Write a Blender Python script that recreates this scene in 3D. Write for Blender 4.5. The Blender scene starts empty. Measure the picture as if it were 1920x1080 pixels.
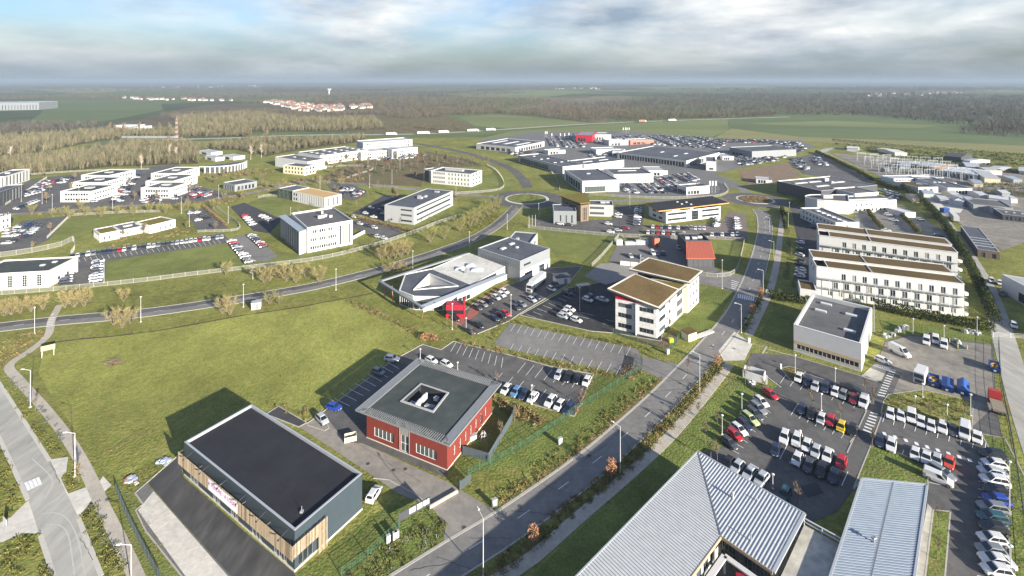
import bpy, math, random
import numpy as np
from mathutils import Vector

R = random.Random(7)
scene = bpy.context.scene
col = scene.collection
rad = math.radians

# ------------------------------------------------------------------ camera
EYE = 82.0            # flying height of the camera in metres
FPX = 930.0           # focal length in pixels of the 1920 px wide photograph
YH = 150.0            # image row of the true horizon
cam_d = bpy.data.cameras.new("camera")
cam = bpy.data.objects.new("camera", cam_d)
col.objects.link(cam)
cam.location = (0, 0, EYE)
cam.rotation_euler = (rad(90), 0, 0)
cam_d.sensor_width = 36.0
cam_d.lens = 36.0 * FPX / 1920.0
cam_d.shift_y = -(540.0 - YH) / 1920.0
cam_d.clip_start = 0.5
cam_d.clip_end = 60000.0
scene.camera = cam

# ------------------------------------------------------------------ sky and sun
SUN_EL = rad(16.2)
SHX, SHY = -0.68, 0.733                      # direction in which shadows fall
world = bpy.data.worlds.new("World")
scene.world = world
world.use_nodes = True
wn, wl = world.node_tree.nodes, world.node_tree.links
bg = wn["Background"]
sky = wn.new("ShaderNodeTexSky")
sky.sky_type = 'NISHITA'
sky.sun_disc = False
sky.sun_elevation = SUN_EL
sky.sun_rotation = math.atan2(-SHX, -SHY)
sky.altitude = 100
sky.air_density = 1.3
sky.dust_density = 2.0
sky.ozone_density = 1.5
bg.inputs["Strength"].default_value = 0.072
def wnode(t, **k):
    n = wn.new(t)
    for a, b in k.items():
        setattr(n, a, b)
    return n
tc = wnode("ShaderNodeTexCoord")
sep = wnode("ShaderNodeSeparateXYZ")
wl.new(tc.outputs["Generated"], sep.inputs[0])
zz = wnode("ShaderNodeMath", operation='MAXIMUM'); wl.new(sep.outputs[2], zz.inputs[0]); zz.inputs[1].default_value = 0.0
mp = wnode("ShaderNodeMapping"); wl.new(tc.outputs["Generated"], mp.inputs[0])
mp.inputs["Scale"].default_value = (2.1, 2.1, 8.0); mp.inputs["Location"].default_value = (2.9, 0.6, 0.1)
n1 = wnode("ShaderNodeTexNoise"); wl.new(mp.outputs[0], n1.inputs["Vector"])
n1.inputs["Scale"].default_value = 1.0; n1.inputs["Detail"].default_value = 9.0; n1.inputs["Roughness"].default_value = 0.56; n1.inputs["Distortion"].default_value = 0.35
cr = wnode("ShaderNodeValToRGB"); wl.new(n1.outputs[0], cr.inputs[0])
cr.color_ramp.elements[0].position = 0.36; cr.color_ramp.elements[0].color = (0, 0, 0, 1)
cr.color_ramp.elements[1].position = 0.60; cr.color_ramp.elements[1].color = (1, 1, 1, 1)
n2 = wnode("ShaderNodeTexNoise"); wl.new(mp.outputs[0], n2.inputs["Vector"])
n2.inputs["Scale"].default_value = 1.7; n2.inputs["Detail"].default_value = 8.0; n2.inputs["Roughness"].default_value = 0.55
cc = wnode("ShaderNodeValToRGB"); wl.new(n2.outputs[0], cc.inputs[0])
cc.color_ramp.elements[0].position = 0.36; cc.color_ramp.elements[0].color = (1.6, 2.0, 2.5, 1)
cc.color_ramp.elements[1].position = 0.66; cc.color_ramp.elements[1].color = (5.0, 5.05, 4.95, 1)
mx = wnode("ShaderNodeMix", data_type='RGBA'); cov = wnode("ShaderNodeMapRange"); wl.new(zz.outputs[0], cov.inputs[0])      # cloud cover thinned overhead, out of view, to weaken skylight in the shadows
cov.inputs[1].default_value = 0.18; cov.inputs[2].default_value = 0.6; cov.inputs[3].default_value = 1.0; cov.inputs[4].default_value = 0.3
cf = wnode("ShaderNodeMath", operation='MULTIPLY'); wl.new(cr.outputs[0], cf.inputs[0]); wl.new(cov.outputs[0], cf.inputs[1])
wl.new(cf.outputs[0], mx.inputs["Factor"])
skt = wnode("ShaderNodeMix", data_type='RGBA', blend_type='MULTIPLY'); skt.inputs["Factor"].default_value = 1.0
wl.new(sky.outputs[0], skt.inputs["A"]); skt.inputs["B"].default_value = (0.50, 0.66, 1.02, 1)
wl.new(skt.outputs["Result"], mx.inputs["A"]); wl.new(cc.outputs[0], mx.inputs["B"])
hm = wnode("ShaderNodeMath", operation='MULTIPLY'); wl.new(zz.outputs[0], hm.inputs[0]); hm.inputs[1].default_value = -28.0
he_ = wnode("ShaderNodeMath", operation='EXPONENT'); wl.new(hm.outputs[0], he_.inputs[0])
hx = wnode("ShaderNodeMix", data_type='RGBA'); wl.new(he_.outputs[0], hx.inputs["Factor"])
wl.new(mx.outputs["Result"], hx.inputs["A"]); hx.inputs["B"].default_value = (1.85, 2.2, 2.55, 1)
wl.new(hx.outputs["Result"], bg.inputs["Color"])

sun_d = bpy.data.lights.new("sun", 'SUN')
sun_d.energy = 5.0
sun_d.angle = rad(0.53)
sun_d.color = (1.0, 0.92, 0.79)
sun = bpy.data.objects.new("sun", sun_d)
col.objects.link(sun)
ce = math.cos(SUN_EL)
sun.rotation_euler = Vector((-SHX * ce, -SHY * ce, math.sin(SUN_EL))).to_track_quat('Z', 'Y').to_euler()
sun.location = (200, -200, 300)

scene.view_settings.view_transform = 'Standard'
scene.view_settings.look = 'None'
scene.view_settings.gamma = 1.0
scene.view_settings.use_curve_mapping = False
scene.view_settings.exposure = 1.62
scene.render.engine = 'CYCLES'
cy = scene.cycles
cy.max_bounces = 5; cy.diffuse_bounces = 2; cy.glossy_bounces = 3; cy.transmission_bounces = 3
cy.transparent_max_bounces = 8; cy.volume_bounces = 0
cy.use_denoising = True
cy.caustics_reflective = False; cy.caustics_refractive = False

# ------------------------------------------------------------------ survey: a point of the photograph at height z -> metres in the place
def G(x, y, z=0.0):
    Y = FPX * (EYE - z) / (y - YH)
    return Vector(((x - 960.0) * Y / FPX, Y, z))
def G2(p, z=0.0):
    v = G(p[0], p[1], z)
    return Vector((v.x, v.y))

# ------------------------------------------------------------------ materials
MATS = {}
def pm(name, color, rough=0.8, var=0.0, scale=1.0, bump=0.0, bscale=None, color2=None, metallic=0.0, spec=0.4, detail=5.0, stretch=None, c2pos=(0.38, 0.62), attr=None, big=None, patch=None):
    """Principled material with noise colour variation and fine relief, in object/world metres."""
    if name in MATS:
        return MATS[name]
    m = bpy.data.materials.new(name)
    m.use_nodes = True
    nt = m.node_tree; N = nt.nodes; L = nt.links
    b = N["Principled BSDF"]
    b.inputs["Roughness"].default_value = rough
    b.inputs["Metallic"].default_value = metallic
    b.inputs["Specular IOR Level"].default_value = spec
    c = tuple(color) + (1.0,)
    b.inputs["Base Color"].default_value = c
    if var or color2 or bump:
        geo = N.new("ShaderNodeNewGeometry")
        vec = geo.outputs["Position"]
        if stretch:
            mp_ = N.new("ShaderNodeMapping"); mp_.inputs["Scale"].default_value = stretch[:3]
            if len(stretch) > 3: mp_.inputs["Rotation"].default_value = (0, 0, stretch[3])
            L.new(vec, mp_.inputs[0]); vec = mp_.outputs[0]
    src = None
    if color2:
        n = N.new("ShaderNodeTexNoise"); n.inputs["Scale"].default_value = scale; n.inputs["Detail"].default_value = detail
        n.inputs["Roughness"].default_value = 0.6
        L.new(vec, n.inputs["Vector"])
        r = N.new("ShaderNodeValToRGB"); L.new(n.outputs[0], r.inputs[0])
        r.color_ramp.elements[0].position = c2pos[0]; r.color_ramp.elements[0].color = c
        r.color_ramp.elements[1].position = c2pos[1]; r.color_ramp.elements[1].color = tuple(color2) + (1,)
        src = r.outputs[0]
    if attr:
        a = N.new("ShaderNodeAttribute"); a.attribute_name = attr
        mxa = N.new("ShaderNodeMix"); mxa.data_type = 'RGBA'; mxa.blend_type = 'MULTIPLY'; mxa.inputs["Factor"].default_value = 1.0
        if src: L.new(src, mxa.inputs["A"])
        else: mxa.inputs["A"].default_value = c
        L.new(a.outputs["Color"], mxa.inputs["B"]); src = mxa.outputs["Result"]
    for sc_, am in ([(scale * 3.1, var)] if var else []) + ([big] if isinstance(big, tuple) else (big or [])):
        n = N.new("ShaderNodeTexNoise"); n.inputs["Scale"].default_value = sc_; n.inputs["Detail"].default_value = 6
        L.new(vec, n.inputs["Vector"])
        mr = N.new("ShaderNodeMapRange"); L.new(n.outputs[0], mr.inputs[0])
        mr.inputs[1].default_value = 0.3; mr.inputs[2].default_value = 0.7
        mr.inputs[3].default_value = 1 - am; mr.inputs[4].default_value = 1 + am
        mv = N.new("ShaderNodeMix"); mv.data_type = 'RGBA'; mv.blend_type = 'MULTIPLY'; mv.inputs["Factor"].default_value = 1.0
        if src: L.new(src, mv.inputs["A"])
        else: mv.inputs["A"].default_value = c
        L.new(mr.outputs[0], mv.inputs["B"]); src = mv.outputs["Result"]
    if patch:
        pc_, ps, lo_, hi_ = patch
        n = N.new("ShaderNodeTexNoise"); n.inputs["Scale"].default_value = ps; n.inputs["Detail"].default_value = 7; n.inputs["Roughness"].default_value = .65
        L.new(vec, n.inputs["Vector"])
        mr = N.new("ShaderNodeMapRange"); L.new(n.outputs[0], mr.inputs[0]); mr.inputs[1].default_value = lo_; mr.inputs[2].default_value = hi_
        mv = N.new("ShaderNodeMix"); mv.data_type = 'RGBA'; L.new(mr.outputs[0], mv.inputs["Factor"]); L.new(src, mv.inputs["A"]); mv.inputs["B"].default_value = tuple(pc_) + (1,); src = mv.outputs["Result"]
    if src: L.new(src, b.inputs["Base Color"])
    if bump:
        n = N.new("ShaderNodeTexNoise"); n.inputs["Scale"].default_value = bscale or scale * 4; n.inputs["Detail"].default_value = 4
        L.new(vec, n.inputs["Vector"])
        bp = N.new("ShaderNodeBump"); bp.inputs["Strength"].default_value = min(1.0, bump); bp.inputs["Distance"].default_value = 0.25 if bump >= .5 else 0.06
        L.new(n.outputs[0], bp.inputs["Height"]); L.new(bp.outputs[0], b.inputs["Normal"])
    MATS[name] = m
    return m

GRASS = pm("grass_rough", (0.205, 0.195, 0.056), .95, .22, .6, .9, 1.6, (0.125, 0.146, 0.034), spec=.1, big=[(.03, .24), (.14, .18)], patch=((0.220, 0.178, 0.085), .045, .57, .82))
MEADOW = pm("meadow_grass", (0.222, 0.215, 0.060), .95, .24, .75, 1.0, 1.8, (0.155, 0.176, 0.040), spec=.1, stretch=(1.0, .75, 1, .5), big=[(.022, .22), (.12, .16), (.006, .15)], patch=((0.225, 0.190, 0.080), .05, .58, .85))
LAWN = pm("lawn_grass", (0.130, 0.160, 0.042), .95, .18, .5, .8, 2.0, (0.160, 0.165, 0.052), spec=.1, big=[(.04, .2), (.18, .14)], patch=((0.185, 0.160, 0.070), .06, .55, .8))
LAWN2 = pm("lawn_lush", (0.104, 0.142, 0.032), .95, .22, .6, .9, 2.0, (0.140, 0.152, 0.044), spec=.1, big=[(.06, .2), (.25, .18)], patch=((0.165, 0.140, 0.062), .08, .55, .78))
DRY = pm("dry_grass", (0.165, 0.130, 0.055), .95, .22, .4, .9, 1.3, (0.110, 0.105, 0.034), spec=.1)
SOIL = pm("bare_soil", (0.150, 0.105, 0.070), .95, .2, .2, .6, 1.0, (0.120, 0.105, 0.055), spec=.1)
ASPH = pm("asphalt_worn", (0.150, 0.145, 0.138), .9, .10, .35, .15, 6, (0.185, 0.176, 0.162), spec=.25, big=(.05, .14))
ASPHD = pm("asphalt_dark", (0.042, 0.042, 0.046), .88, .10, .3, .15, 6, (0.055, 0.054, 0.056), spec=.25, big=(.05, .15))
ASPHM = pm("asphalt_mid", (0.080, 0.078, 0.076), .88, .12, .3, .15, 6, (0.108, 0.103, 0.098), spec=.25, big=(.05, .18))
ASPHL = pm("asphalt_pale", (0.285, 0.28, 0.25), .9, .10, .3, .15, 6, (0.36, 0.35, 0.31), spec=.2, stretch=(1, .25, 1, .35), big=(.05, .12))
NEWASPH = pm("asphalt_fresh", (0.030, 0.030, 0.031), .85, .18, .25, .15, 6, (0.062, 0.060, 0.058), spec=.3, c2pos=(.45, .75))
CONC = pm("concrete", (0.44, 0.42, 0.375), .9, .10, .4, .1, 5, (0.52, 0.49, 0.43), spec=.2, big=(.08, .12))
CONCS = pm("concrete_stained", (0.33, 0.315, 0.275), .9, .16, .3, .1, 5, (0.42, 0.40, 0.35), spec=.2, big=(.1, .2))
PATHM = pm("path_surface", (0.33, 0.30, 0.25), .92, .10, .6, .1, 5, (0.385, 0.345, 0.285), spec=.2, big=(.07, .12))
GRAVELM = pm("gravel_yard", (0.225, 0.205, 0.172), .95, .15, .2, .2, 5, (0.155, 0.146, 0.130), spec=.2, big=(.03, .2))
PAINT = pm("road_paint", (0.62, 0.62, 0.60), .7, .16, 1.2)
KERBM = pm("kerb_stone", (0.33, 0.315, 0.28), .9, .10, .8)
BRICKP = pm("red_paving", (0.25, 0.085, 0.062), .9, .15, .8)
WHITE = pm("white_render", (0.50, 0.50, 0.49), .75, .03, .25)
WHITE2 = pm("white_cladding", (0.49, 0.49, 0.49), .5, .03, .2)
LGREY = pm("light_grey_panel", (0.33, 0.335, 0.34), .5, .04, .2)
GREYC = pm("grey_cladding", (0.185, 0.198, 0.21), .5, .04, .2)
SLATE = pm("slate_cladding", (0.036, 0.051, 0.064), .45, .05, .3, spec=.5)
DGREY = pm("dark_grey_panel", (0.050, 0.053, 0.060), .5, .08, .3)
CREAM = pm("cream_render", (0.60, 0.53, 0.38), .8, .05, .3)
BEIGE = pm("beige_band", (0.46, 0.36, 0.235), .8, .04, .4)
REDW = pm("red_cladding", (0.150, 0.025, 0.017), .75, .14, .5, stretch=(2, 2, .3))
REDS = pm("red_signal", (0.30, 0.010, 0.026), .5, .05, .3)
ORANGE = pm("orange_metal", (0.42, 0.115, 0.065), .5, .06, .3)
CONCRW = pm("concrete_wall", (0.44, 0.44, 0.44), .85, .12, .5, .1, 3, (0.52, 0.52, 0.515))
RBLACK = pm("roof_membrane_black", (0.020, 0.021, 0.025), .85, .10, .12, color2=(0.026, 0.027, 0.032), spec=.2, big=(.05, .12))
RDARK = pm("roof_membrane_dark", (0.066, 0.073, 0.088), .85, .14, .15, color2=(0.086, 0.092, 0.106), spec=.25, big=(.06, .14))
RGREY = pm("roof_membrane_grey", (0.085, 0.086, 0.090), .85, .12, .15, color2=(0.108, 0.107, 0.108), spec=.25, big=(.06, .15))
RGREEN = pm("roof_membrane_green", (0.040, 0.050, 0.048), .85, .14, .15, color2=(0.055, 0.062, 0.058), spec=.25, big=(.06, .16))
RWHITE = pm("roof_gravel_pale", (0.52, 0.51, 0.46), .9, .10, .5, color2=(0.44, 0.43, 0.385), big=(.12, .16))
SEDUM = pm("sedum_roof", (0.108, 0.066, 0.035), .95, .35, 1.4, .6, 5, (0.098, 0.078, 0.032), spec=.1, big=(.12, .2))
MOSS = pm("moss_roof", (0.175, 0.125, 0.035), .95, .25, .6, .5, 4, (0.125, 0.120, 0.030), spec=.1)
ZINC = pm("metal_roof_sheet", (0.40, 0.42, 0.435), .45, .07, .25, metallic=.1, spec=.5)
ZINCD = pm("metal_roof_seam", (0.24, 0.255, 0.265), .45, .05, .25, metallic=.1, spec=.5)
ZINCB = pm("metal_roof_blue", (0.27, 0.315, 0.365), .45, .07, .2, metallic=.1, spec=.5)
COPING = pm("coping_metal", (0.40, 0.42, 0.44), .4, .04, .4, metallic=.3)
STEEL = pm("galvanised_steel", (0.33, 0.345, 0.36), .45, .05, 1.0, metallic=.4)
POLEM = pm("lamp_post_paint", (0.46, 0.46, 0.46), .45)
WOODS = pm("timber_slat", (0.31, 0.245, 0.165), .8, .28, 2.2, stretch=(3, 3, .15))
WOODB = pm("timber_board", (0.36, 0.27, 0.17), .8, .15, 1.2)
GLASS = pm("window_glass", (0.016, 0.022, 0.028), .06, spec=.9)
GLASS2 = pm("window_glass_pale", (0.060, 0.075, 0.080), .08, spec=.9)
GLASS3 = pm("window_blind", (0.26, 0.26, 0.245), .35, spec=.6)
FRAME = pm("window_frame_grey", (0.16, 0.165, 0.17), .5)
FRAMEW = pm("window_frame_white", (0.66, 0.66, 0.65), .5)
SKYL = pm("skylight_dome", (0.52, 0.54, 0.56), .25, spec=.7)
BLUEC = pm("blue_container_paint", (0.020, 0.065, 0.24), .5, .12, .8)
RUBBER = pm("tyre_rubber", (0.012, 0.012, 0.012), .8)
RIM = pm("wheel_rim", (0.38, 0.38, 0.39), .35, metallic=.7)
LIGHTG = pm("headlight_lens", (0.62, 0.64, 0.66), .1, spec=.9)
LIGHTR = pm("tail_light_lens", (0.30, 0.010, 0.010), .15, spec=.9)
FENCEM = pm("fence_pale", (0.29, 0.285, 0.25), .7, .08, .6)
FENCEG = pm("fence_green", (0.045, 0.115, 0.070), .6)
FENCEB = pm("fence_slate", (0.060, 0.078, 0.092), .6)
BARK = pm("bark", (0.155, 0.125, 0.088), .95, .15, 2)
BARKW = pm("bark_pale", (0.42, 0.385, 0.33), .9, .15, 2)

# ------------------------------------------------------------------ objects
def new_obj(name, data, parent=None, loc=(0, 0, 0), rz=0.0):
    o = bpy.data.objects.new(name, data)
    col.objects.link(o)
    if parent is not None:
        o.parent = parent
    o.location = loc
    if rz:
        o.rotation_euler = (0, 0, rz)
    return o
def tag(o, label=None, cat=None, group=None, kind=None):
    if label: o["label"] = label
    if cat: o["category"] = cat
    if group: o["group"] = group
    if kind: o["kind"] = kind
    return o
def thing(name, label, cat, loc=(0, 0, 0), rz=0.0, group=None):
    return tag(new_obj(name, None, None, loc, rz), label, cat, group)

class MB:
    """collects faces; build() links them as one mesh object"""
    def __init__(s, org=(0, 0, 0)):
        s.v = []; s.f = []; s.m = []; s.o = Vector(org)
    def poly(s, pts, m=0):
        i = len(s.v)
        s.v += [(p[0] - s.o.x, p[1] - s.o.y, p[2] - s.o.z) for p in pts]
        s.f.append(tuple(range(i, i + len(pts)))); s.m.append(m)
    def hull8(s, a, b, m=0):
        """two rings of equal length, a below b, closed"""
        n = len(a)
        i = len(s.v)
        s.v += [(p[0] - s.o.x, p[1] - s.o.y, p[2] - s.o.z) for p in list(a) + list(b)]
        s.f.append(tuple(range(i + n - 1, i - 1, -1))); s.m.append(m)
        s.f.append(tuple(range(i + n, i + 2 * n))); s.m.append(m)
        for k in range(n):
            l = (k + 1) % n
            s.f.append((i + k, i + l, i + n + l, i + n + k)); s.m.append(m)
    def prism(s, xy, z0, z1, m=0):
        ar = sum(xy[i][0] * xy[(i + 1) % len(xy)][1] - xy[(i + 1) % len(xy)][0] * xy[i][1] for i in range(len(xy)))
        if ar < 0: xy = list(reversed(xy))
        s.hull8([(p[0], p[1], z0) for p in xy], [(p[0], p[1], z1) for p in xy], m)
    def box(s, c, sx, sy, z0, z1, rz=0.0, m=0):
        ca, sa = math.cos(rz), math.sin(rz)
        xy = [(c[0] + ca * x - sa * y, c[1] + sa * x + ca * y) for x, y in ((-sx / 2, -sy / 2), (sx / 2, -sy / 2), (sx / 2, sy / 2), (-sx / 2, sy / 2))]
        s.prism(xy, z0, z1, m)
    def bar(s, a, b, w, h=None, m=0):
        """square bar from a to b"""
        a = Vector(a); b = Vector(b); d = b - a
        if d.length < 1e-6: return
        d.normalize(); h = h or w
        up = Vector((0, 0, 1)) if abs(d.z) < .95 else Vector((1, 0, 0))
        sd = d.cross(up).normalized(); u = sd.cross(d)
        r = [sd * (-w / 2) + u * (-h / 2), sd * (w / 2) + u * (-h / 2), sd * (w / 2) + u * (h / 2), sd * (-w / 2) + u * (h / 2)]
        s.hull8([a + q for q in r], [b + q for q in r], m)
    def tube(s, a, b, r0, r1=None, n=6, m=0):
        a = Vector(a); b = Vector(b); d = (b - a).normalized(); r1 = r0 if r1 is None else r1
        up = Vector((0, 0, 1)) if abs(d.z) < .95 else Vector((1, 0, 0))
        sd = d.cross(up).normalized(); u = sd.cross(d)
        A = [a + (sd * math.cos(t) + u * math.sin(t)) * r0 for t in [2 * math.pi * k / n for k in range(n)]]
        Bq = [b + (sd * math.cos(t) + u * math.sin(t)) * r1 for t in [2 * math.pi * k / n for k in range(n)]]
        s.hull8(A, Bq, m)
    def mesh(s, name, mats, smooth=False):
        me = bpy.data.meshes.new(name)
        me.from_pydata(s.v, [], s.f)
        for q in (mats if isinstance(mats, (list, tuple)) else [mats]):
            me.materials.append(q)
        if max(s.m, default=0) > 0:
            me.polygons.foreach_set("material_index", s.m)
        if smooth:
            me.polygons.foreach_set("use_smooth", [True] * len(s.f))
        me.update()
        return me
    def build(s, name, mats, parent=None, loc=None, rz=0.0, smooth=False):
        return new_obj(name, s.mesh(name, mats, smooth), parent, s.o if (loc is None and parent is None) else (loc or (0, 0, 0)), rz)

def npmesh(name, verts, tris, mats, colors=None):
    """large triangle mesh from arrays"""
    me = bpy.data.meshes.new(name)
    nv, nf = len(verts), len(tris)
    me.vertices.add(nv); me.loops.add(nf * 3); me.polygons.add(nf)
    me.vertices.foreach_set("co", np.ascontiguousarray(verts, dtype=np.float32).ravel())
    me.loops.foreach_set("vertex_index", np.ascontiguousarray(tris, dtype=np.int32).ravel())
    me.polygons.foreach_set("loop_start", np.arange(0, nf * 3, 3, dtype=np.int32))
    me.polygons.foreach_set("loop_total", np.full(nf, 3, dtype=np.int32))
    for q in (mats if isinstance(mats, (list, tuple)) else [mats]): me.materials.append(q)
    if colors is not None:
        ca = me.color_attributes.new("tint", 'FLOAT_COLOR', 'POINT')
        c4 = np.ones((nv, 4), dtype=np.float32); c4[:, :3] = colors
        ca.data.foreach_set("color", c4.ravel())
    me.update(calc_edges=True)
    return me

# ------------------------------------------------------------------ flat pieces of the setting
SHEETS = [0]
def sheet(name, px, mat, z, world=False, label=None):
    SHEETS[0] += 1
    if z > .012: z += SHEETS[0] * .0004
    pts = [Vector((p[0], p[1])) for p in px] if world else [G2(p) for p in px]
    ar = sum(pts[i].x * pts[(i + 1) % len(pts)].y - pts[(i + 1) % len(pts)].x * pts[i].y for i in range(len(pts)))
    if ar < 0: pts.reverse()
    m = MB(); m.poly([(p.x, p.y, z) for p in pts])
    o = m.build(name, mat)
    o["kind"] = "structure"
    if label: o["label"] = label
    return o
def smooth_line(pts, step=4.0):
    """Catmull-Rom through world points"""
    P = [pts[0] * 2 - pts[1]] + list(pts) + [pts[-1] * 2 - pts[-2]]
    out = []
    for i in range(1, len(P) - 2):
        n = max(1, int((P[i + 1] - P[i]).length / step))
        for k in range(n):
            t = k / n
            a, b, c, d = P[i - 1], P[i], P[i + 1], P[i + 2]
            out.append(0.5 * ((2 * b) + (c - a) * t + (2 * a - 5 * b + 4 * c - d) * t * t + (3 * b - a - 3 * c + d) * t ** 3))
    out.append(P[-2])
    return out
def offset_line(pts, d):
    out = []
    for i, p in enumerate(pts):
        t = (pts[min(i + 1, len(pts) - 1)] - pts[max(i - 1, 0)]).normalized()
        out.append(p + Vector((-t.y, t.x)) * d)
    return out
def ribbon_mesh(m, line, d0, d1, z0, z1=None):
    a = offset_line(line, d0); b = offset_line(line, d1)
    for i in range(len(line) - 1):
        if z1 is None:
            q = [(a[i].x, a[i].y, z0), (a[i + 1].x, a[i + 1].y, z0), (b[i + 1].x, b[i + 1].y, z0), (b[i].x, b[i].y, z0)]
            if d0 < d1: q.reverse()
            m.poly(q)
        else:
            xy = [a[i], a[i + 1], b[i + 1], b[i]]
            m.prism([(p.x, p.y) for p in xy], z0, z1)
def ribbon(name, line, d0, d1, mat, z0, z1=None, label=None):
    m = MB(); ribbon_mesh(m, line, d0, d1, z0, z1)
    o = m.build(name, mat); o["kind"] = "structure"
    if label: o["label"] = label
    return o
def pxline(px, step=4.0):
    return smooth_line([G2(p) for p in px], step)
def kerb(px, closed=False, w=.22, h=.13, world=False, mat=None):
    pts = [Vector((p[0], p[1])) for p in px] if world else [G2(p) for p in px]
    if closed: pts = pts + [pts[0]]
    m = MB()
    for a, b in zip(pts, pts[1:]):
        m.bar((a.x, a.y, h / 2), (b.x, b.y, h / 2), w, h)
    o = m.build("kerb", mat or KERBM); o["kind"] = "structure"
    return o
def stripes(px_a0, px_b0, px_a1, px_b1, n, w=.13, z=.112, mat=None, name="parking_marking"):
    """n painted lines: the first from a0 to b0, the last from a1 to b1"""
    a0, b0, a1, b1 = [G2(p) for p in (px_a0, px_b0, px_a1, px_b1)]
    m = MB()
    for k in range(n):
        t = k / max(1, n - 1)
        a = a0.lerp(a1, t); b = b0.lerp(b1, t)
        d = (b - a).normalized(); s = Vector((-d.y, d.x)) * w / 2
        m.poly([(a + s).to_tuple() + (z,), (a - s).to_tuple() + (z,), (b - s).to_tuple() + (z,), (b + s).to_tuple() + (z,)])
    o = m.build(name, mat or PAINT); o["kind"] = "structure"
    return o
# ------------------------------------------------------------------ the ground to the horizon
def make_ground_mat():
    m = bpy.data.materials.new("far_farmland"); m.use_nodes = True
    N = m.node_tree.nodes; L = m.node_tree.links; b = N["Principled BSDF"]
    b.inputs["Roughness"].default_value = .95; b.inputs["Specular IOR Level"].default_value = .1
    geo = N.new("ShaderNodeNewGeometry")
    mp_ = N.new("ShaderNodeMapping"); mp_.inputs["Scale"].default_value = (1 / 620., 1 / 900., 1); mp_.inputs["Rotation"].default_value = (0, 0, .35)
    L.new(geo.outputs["Position"], mp_.inputs[0])
    v = N.new("ShaderNodeTexVoronoi"); v.distance = 'MANHATTAN'; L.new(mp_.outputs[0], v.inputs["Vector"]); v.inputs["Scale"].default_value = 1.0
    r = N.new("ShaderNodeValToRGB"); sp = N.new("ShaderNodeSeparateColor"); L.new(v.outputs["Color"], sp.inputs[0]); L.new(sp.outputs[0], r.inputs[0])
    cr_ = r.color_ramp; cr_.interpolation = 'CONSTANT'
    for pos, c in ((0, (.066, .082, .040)), (.25, (.100, .125, .050)), (.45, (.105, .090, .058)), (.6, (.058, .072, .038)), (.75, (.150, .135, .085)), (.88, (.085, .112, .046))):
        e = cr_.elements[0] if pos == 0 else cr_.elements.new(pos)
        e.position = pos; e.color = c + (1,)
    if len(cr_.elements) > 6: cr_.elements.remove(cr_.elements[-1])
    n = N.new("ShaderNodeTexNoise"); n.inputs["Scale"].default_value = .012; n.inputs["Detail"].default_value = 6; L.new(geo.outputs["Position"], n.inputs["Vector"])
    mr = N.new("ShaderNodeMapRange"); L.new(n.outputs[0], mr.inputs[0]); mr.inputs[1].default_value = .3; mr.inputs[2].default_value = .7; mr.inputs[3].default_value = .8; mr.inputs[4].default_value = 1.2
    mv = N.new("ShaderNodeMix"); mv.data_type = 'RGBA'; mv.blend_type = 'MULTIPLY'; mv.inputs["Factor"].default_value = 1
    L.new(r.outputs[0], mv.inputs["A"]); L.new(mr.outputs[0], mv.inputs["B"]); L.new(mv.outputs["Result"], b.inputs["Base Color"])
    return m
sheet("ground", [(-15000, -150), (15000, -150), (22000, 20000), (-22000, 20000)], make_ground_mat(), 0.0, world=True, label="flat farmland running out to the horizon")
sheet("grassland", [(-900, 20), (1000, 20), (1000, 470), (620, 640), (250, 720), (-250, 700), (-900, 560)], GRASS, .010, world=True, label="rough olive grass between the plots of the business park")

FIELDG = pm("winter_wheat", (0.140, 0.168, 0.066), .95, .08, .03, color2=(0.158, 0.176, 0.074), spec=.1, stretch=(.15, 1, 1, -.25), big=(.006, .18))
FIELDD = pm("winter_wheat_deep", (0.094, 0.124, 0.054), .95, .08, .03, color2=(0.108, 0.134, 0.060), spec=.1, stretch=(.15, 1, 1, -.25), big=(.006, .18))
FIELDY = pm("stubble_field", (0.205, 0.192, 0.088), .95, .1, .05, color2=(0.180, 0.182, 0.078), spec=.1, stretch=(.15, 1, 1, -.2))
FIELDB = pm("fallow_field", (0.135, 0.105, 0.060), .95, .12, .03, color2=(0.110, 0.105, 0.048), spec=.1)
sheet("field", [(55, 228), (75, 214), (95, 188), (300, 190), (306, 206), (215, 224), (150, 233)], FIELDD, .03, label="dark green field beyond the bare wood")
sheet("field", [(1368, 224), (1460, 219), (1620, 217), (1800, 236), (1990, 262), (1990, 276), (1700, 263), (1500, 256), (1368, 240)], FIELDD, .03, label="broad green wheat field in front of the dark forest")
sheet("field", [(1372, 241), (1500, 256.5), (1700, 263.5), (1990, 276.5), (1990, 290), (1700, 277), (1530, 266), (1420, 262), (1340, 258)], FIELDY, .03, label="pale strip of field along the allotments")
sheet("field", [(1400, 232), (1560, 226), (1760, 236), (1720, 240), (1500, 236)], FIELDG, .05, label="lighter band across the wheat field")
sheet("field", [(862, 220), (930, 213), (1010, 220), (1108, 231), (960, 241), (890, 236)], FIELDG, .03, label="bright green field left of the forest edge")
sheet("field", [(905, 214), (960, 212), (1104, 230), (1012, 219.5)], FIELDB, .05, label="brown fallow strip along the forest edge")
sheet("field", [(890, 262), (960, 246), (1120, 234), (1364, 223.5), (1366, 244), (1335, 257), (1180, 249), (1060, 247), (960, 257)], FIELDG, .03, label="green field behind the car dealers")
sheet("field", [(830, 176), (990, 168), (1110, 172), (1000, 184), (880, 182)], FIELDG, .03, label="far green field behind the central wood")
sheet("field", [(40, 168), (180, 164), (300, 168), (150, 174)], FIELDY, .03, label="thin pale field near the left horizon")
sheet("field", [(1180, 163), (1420, 161), (1480, 166), (1300, 169)], FIELDG, .03, label="thin green field near the right horizon")
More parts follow.
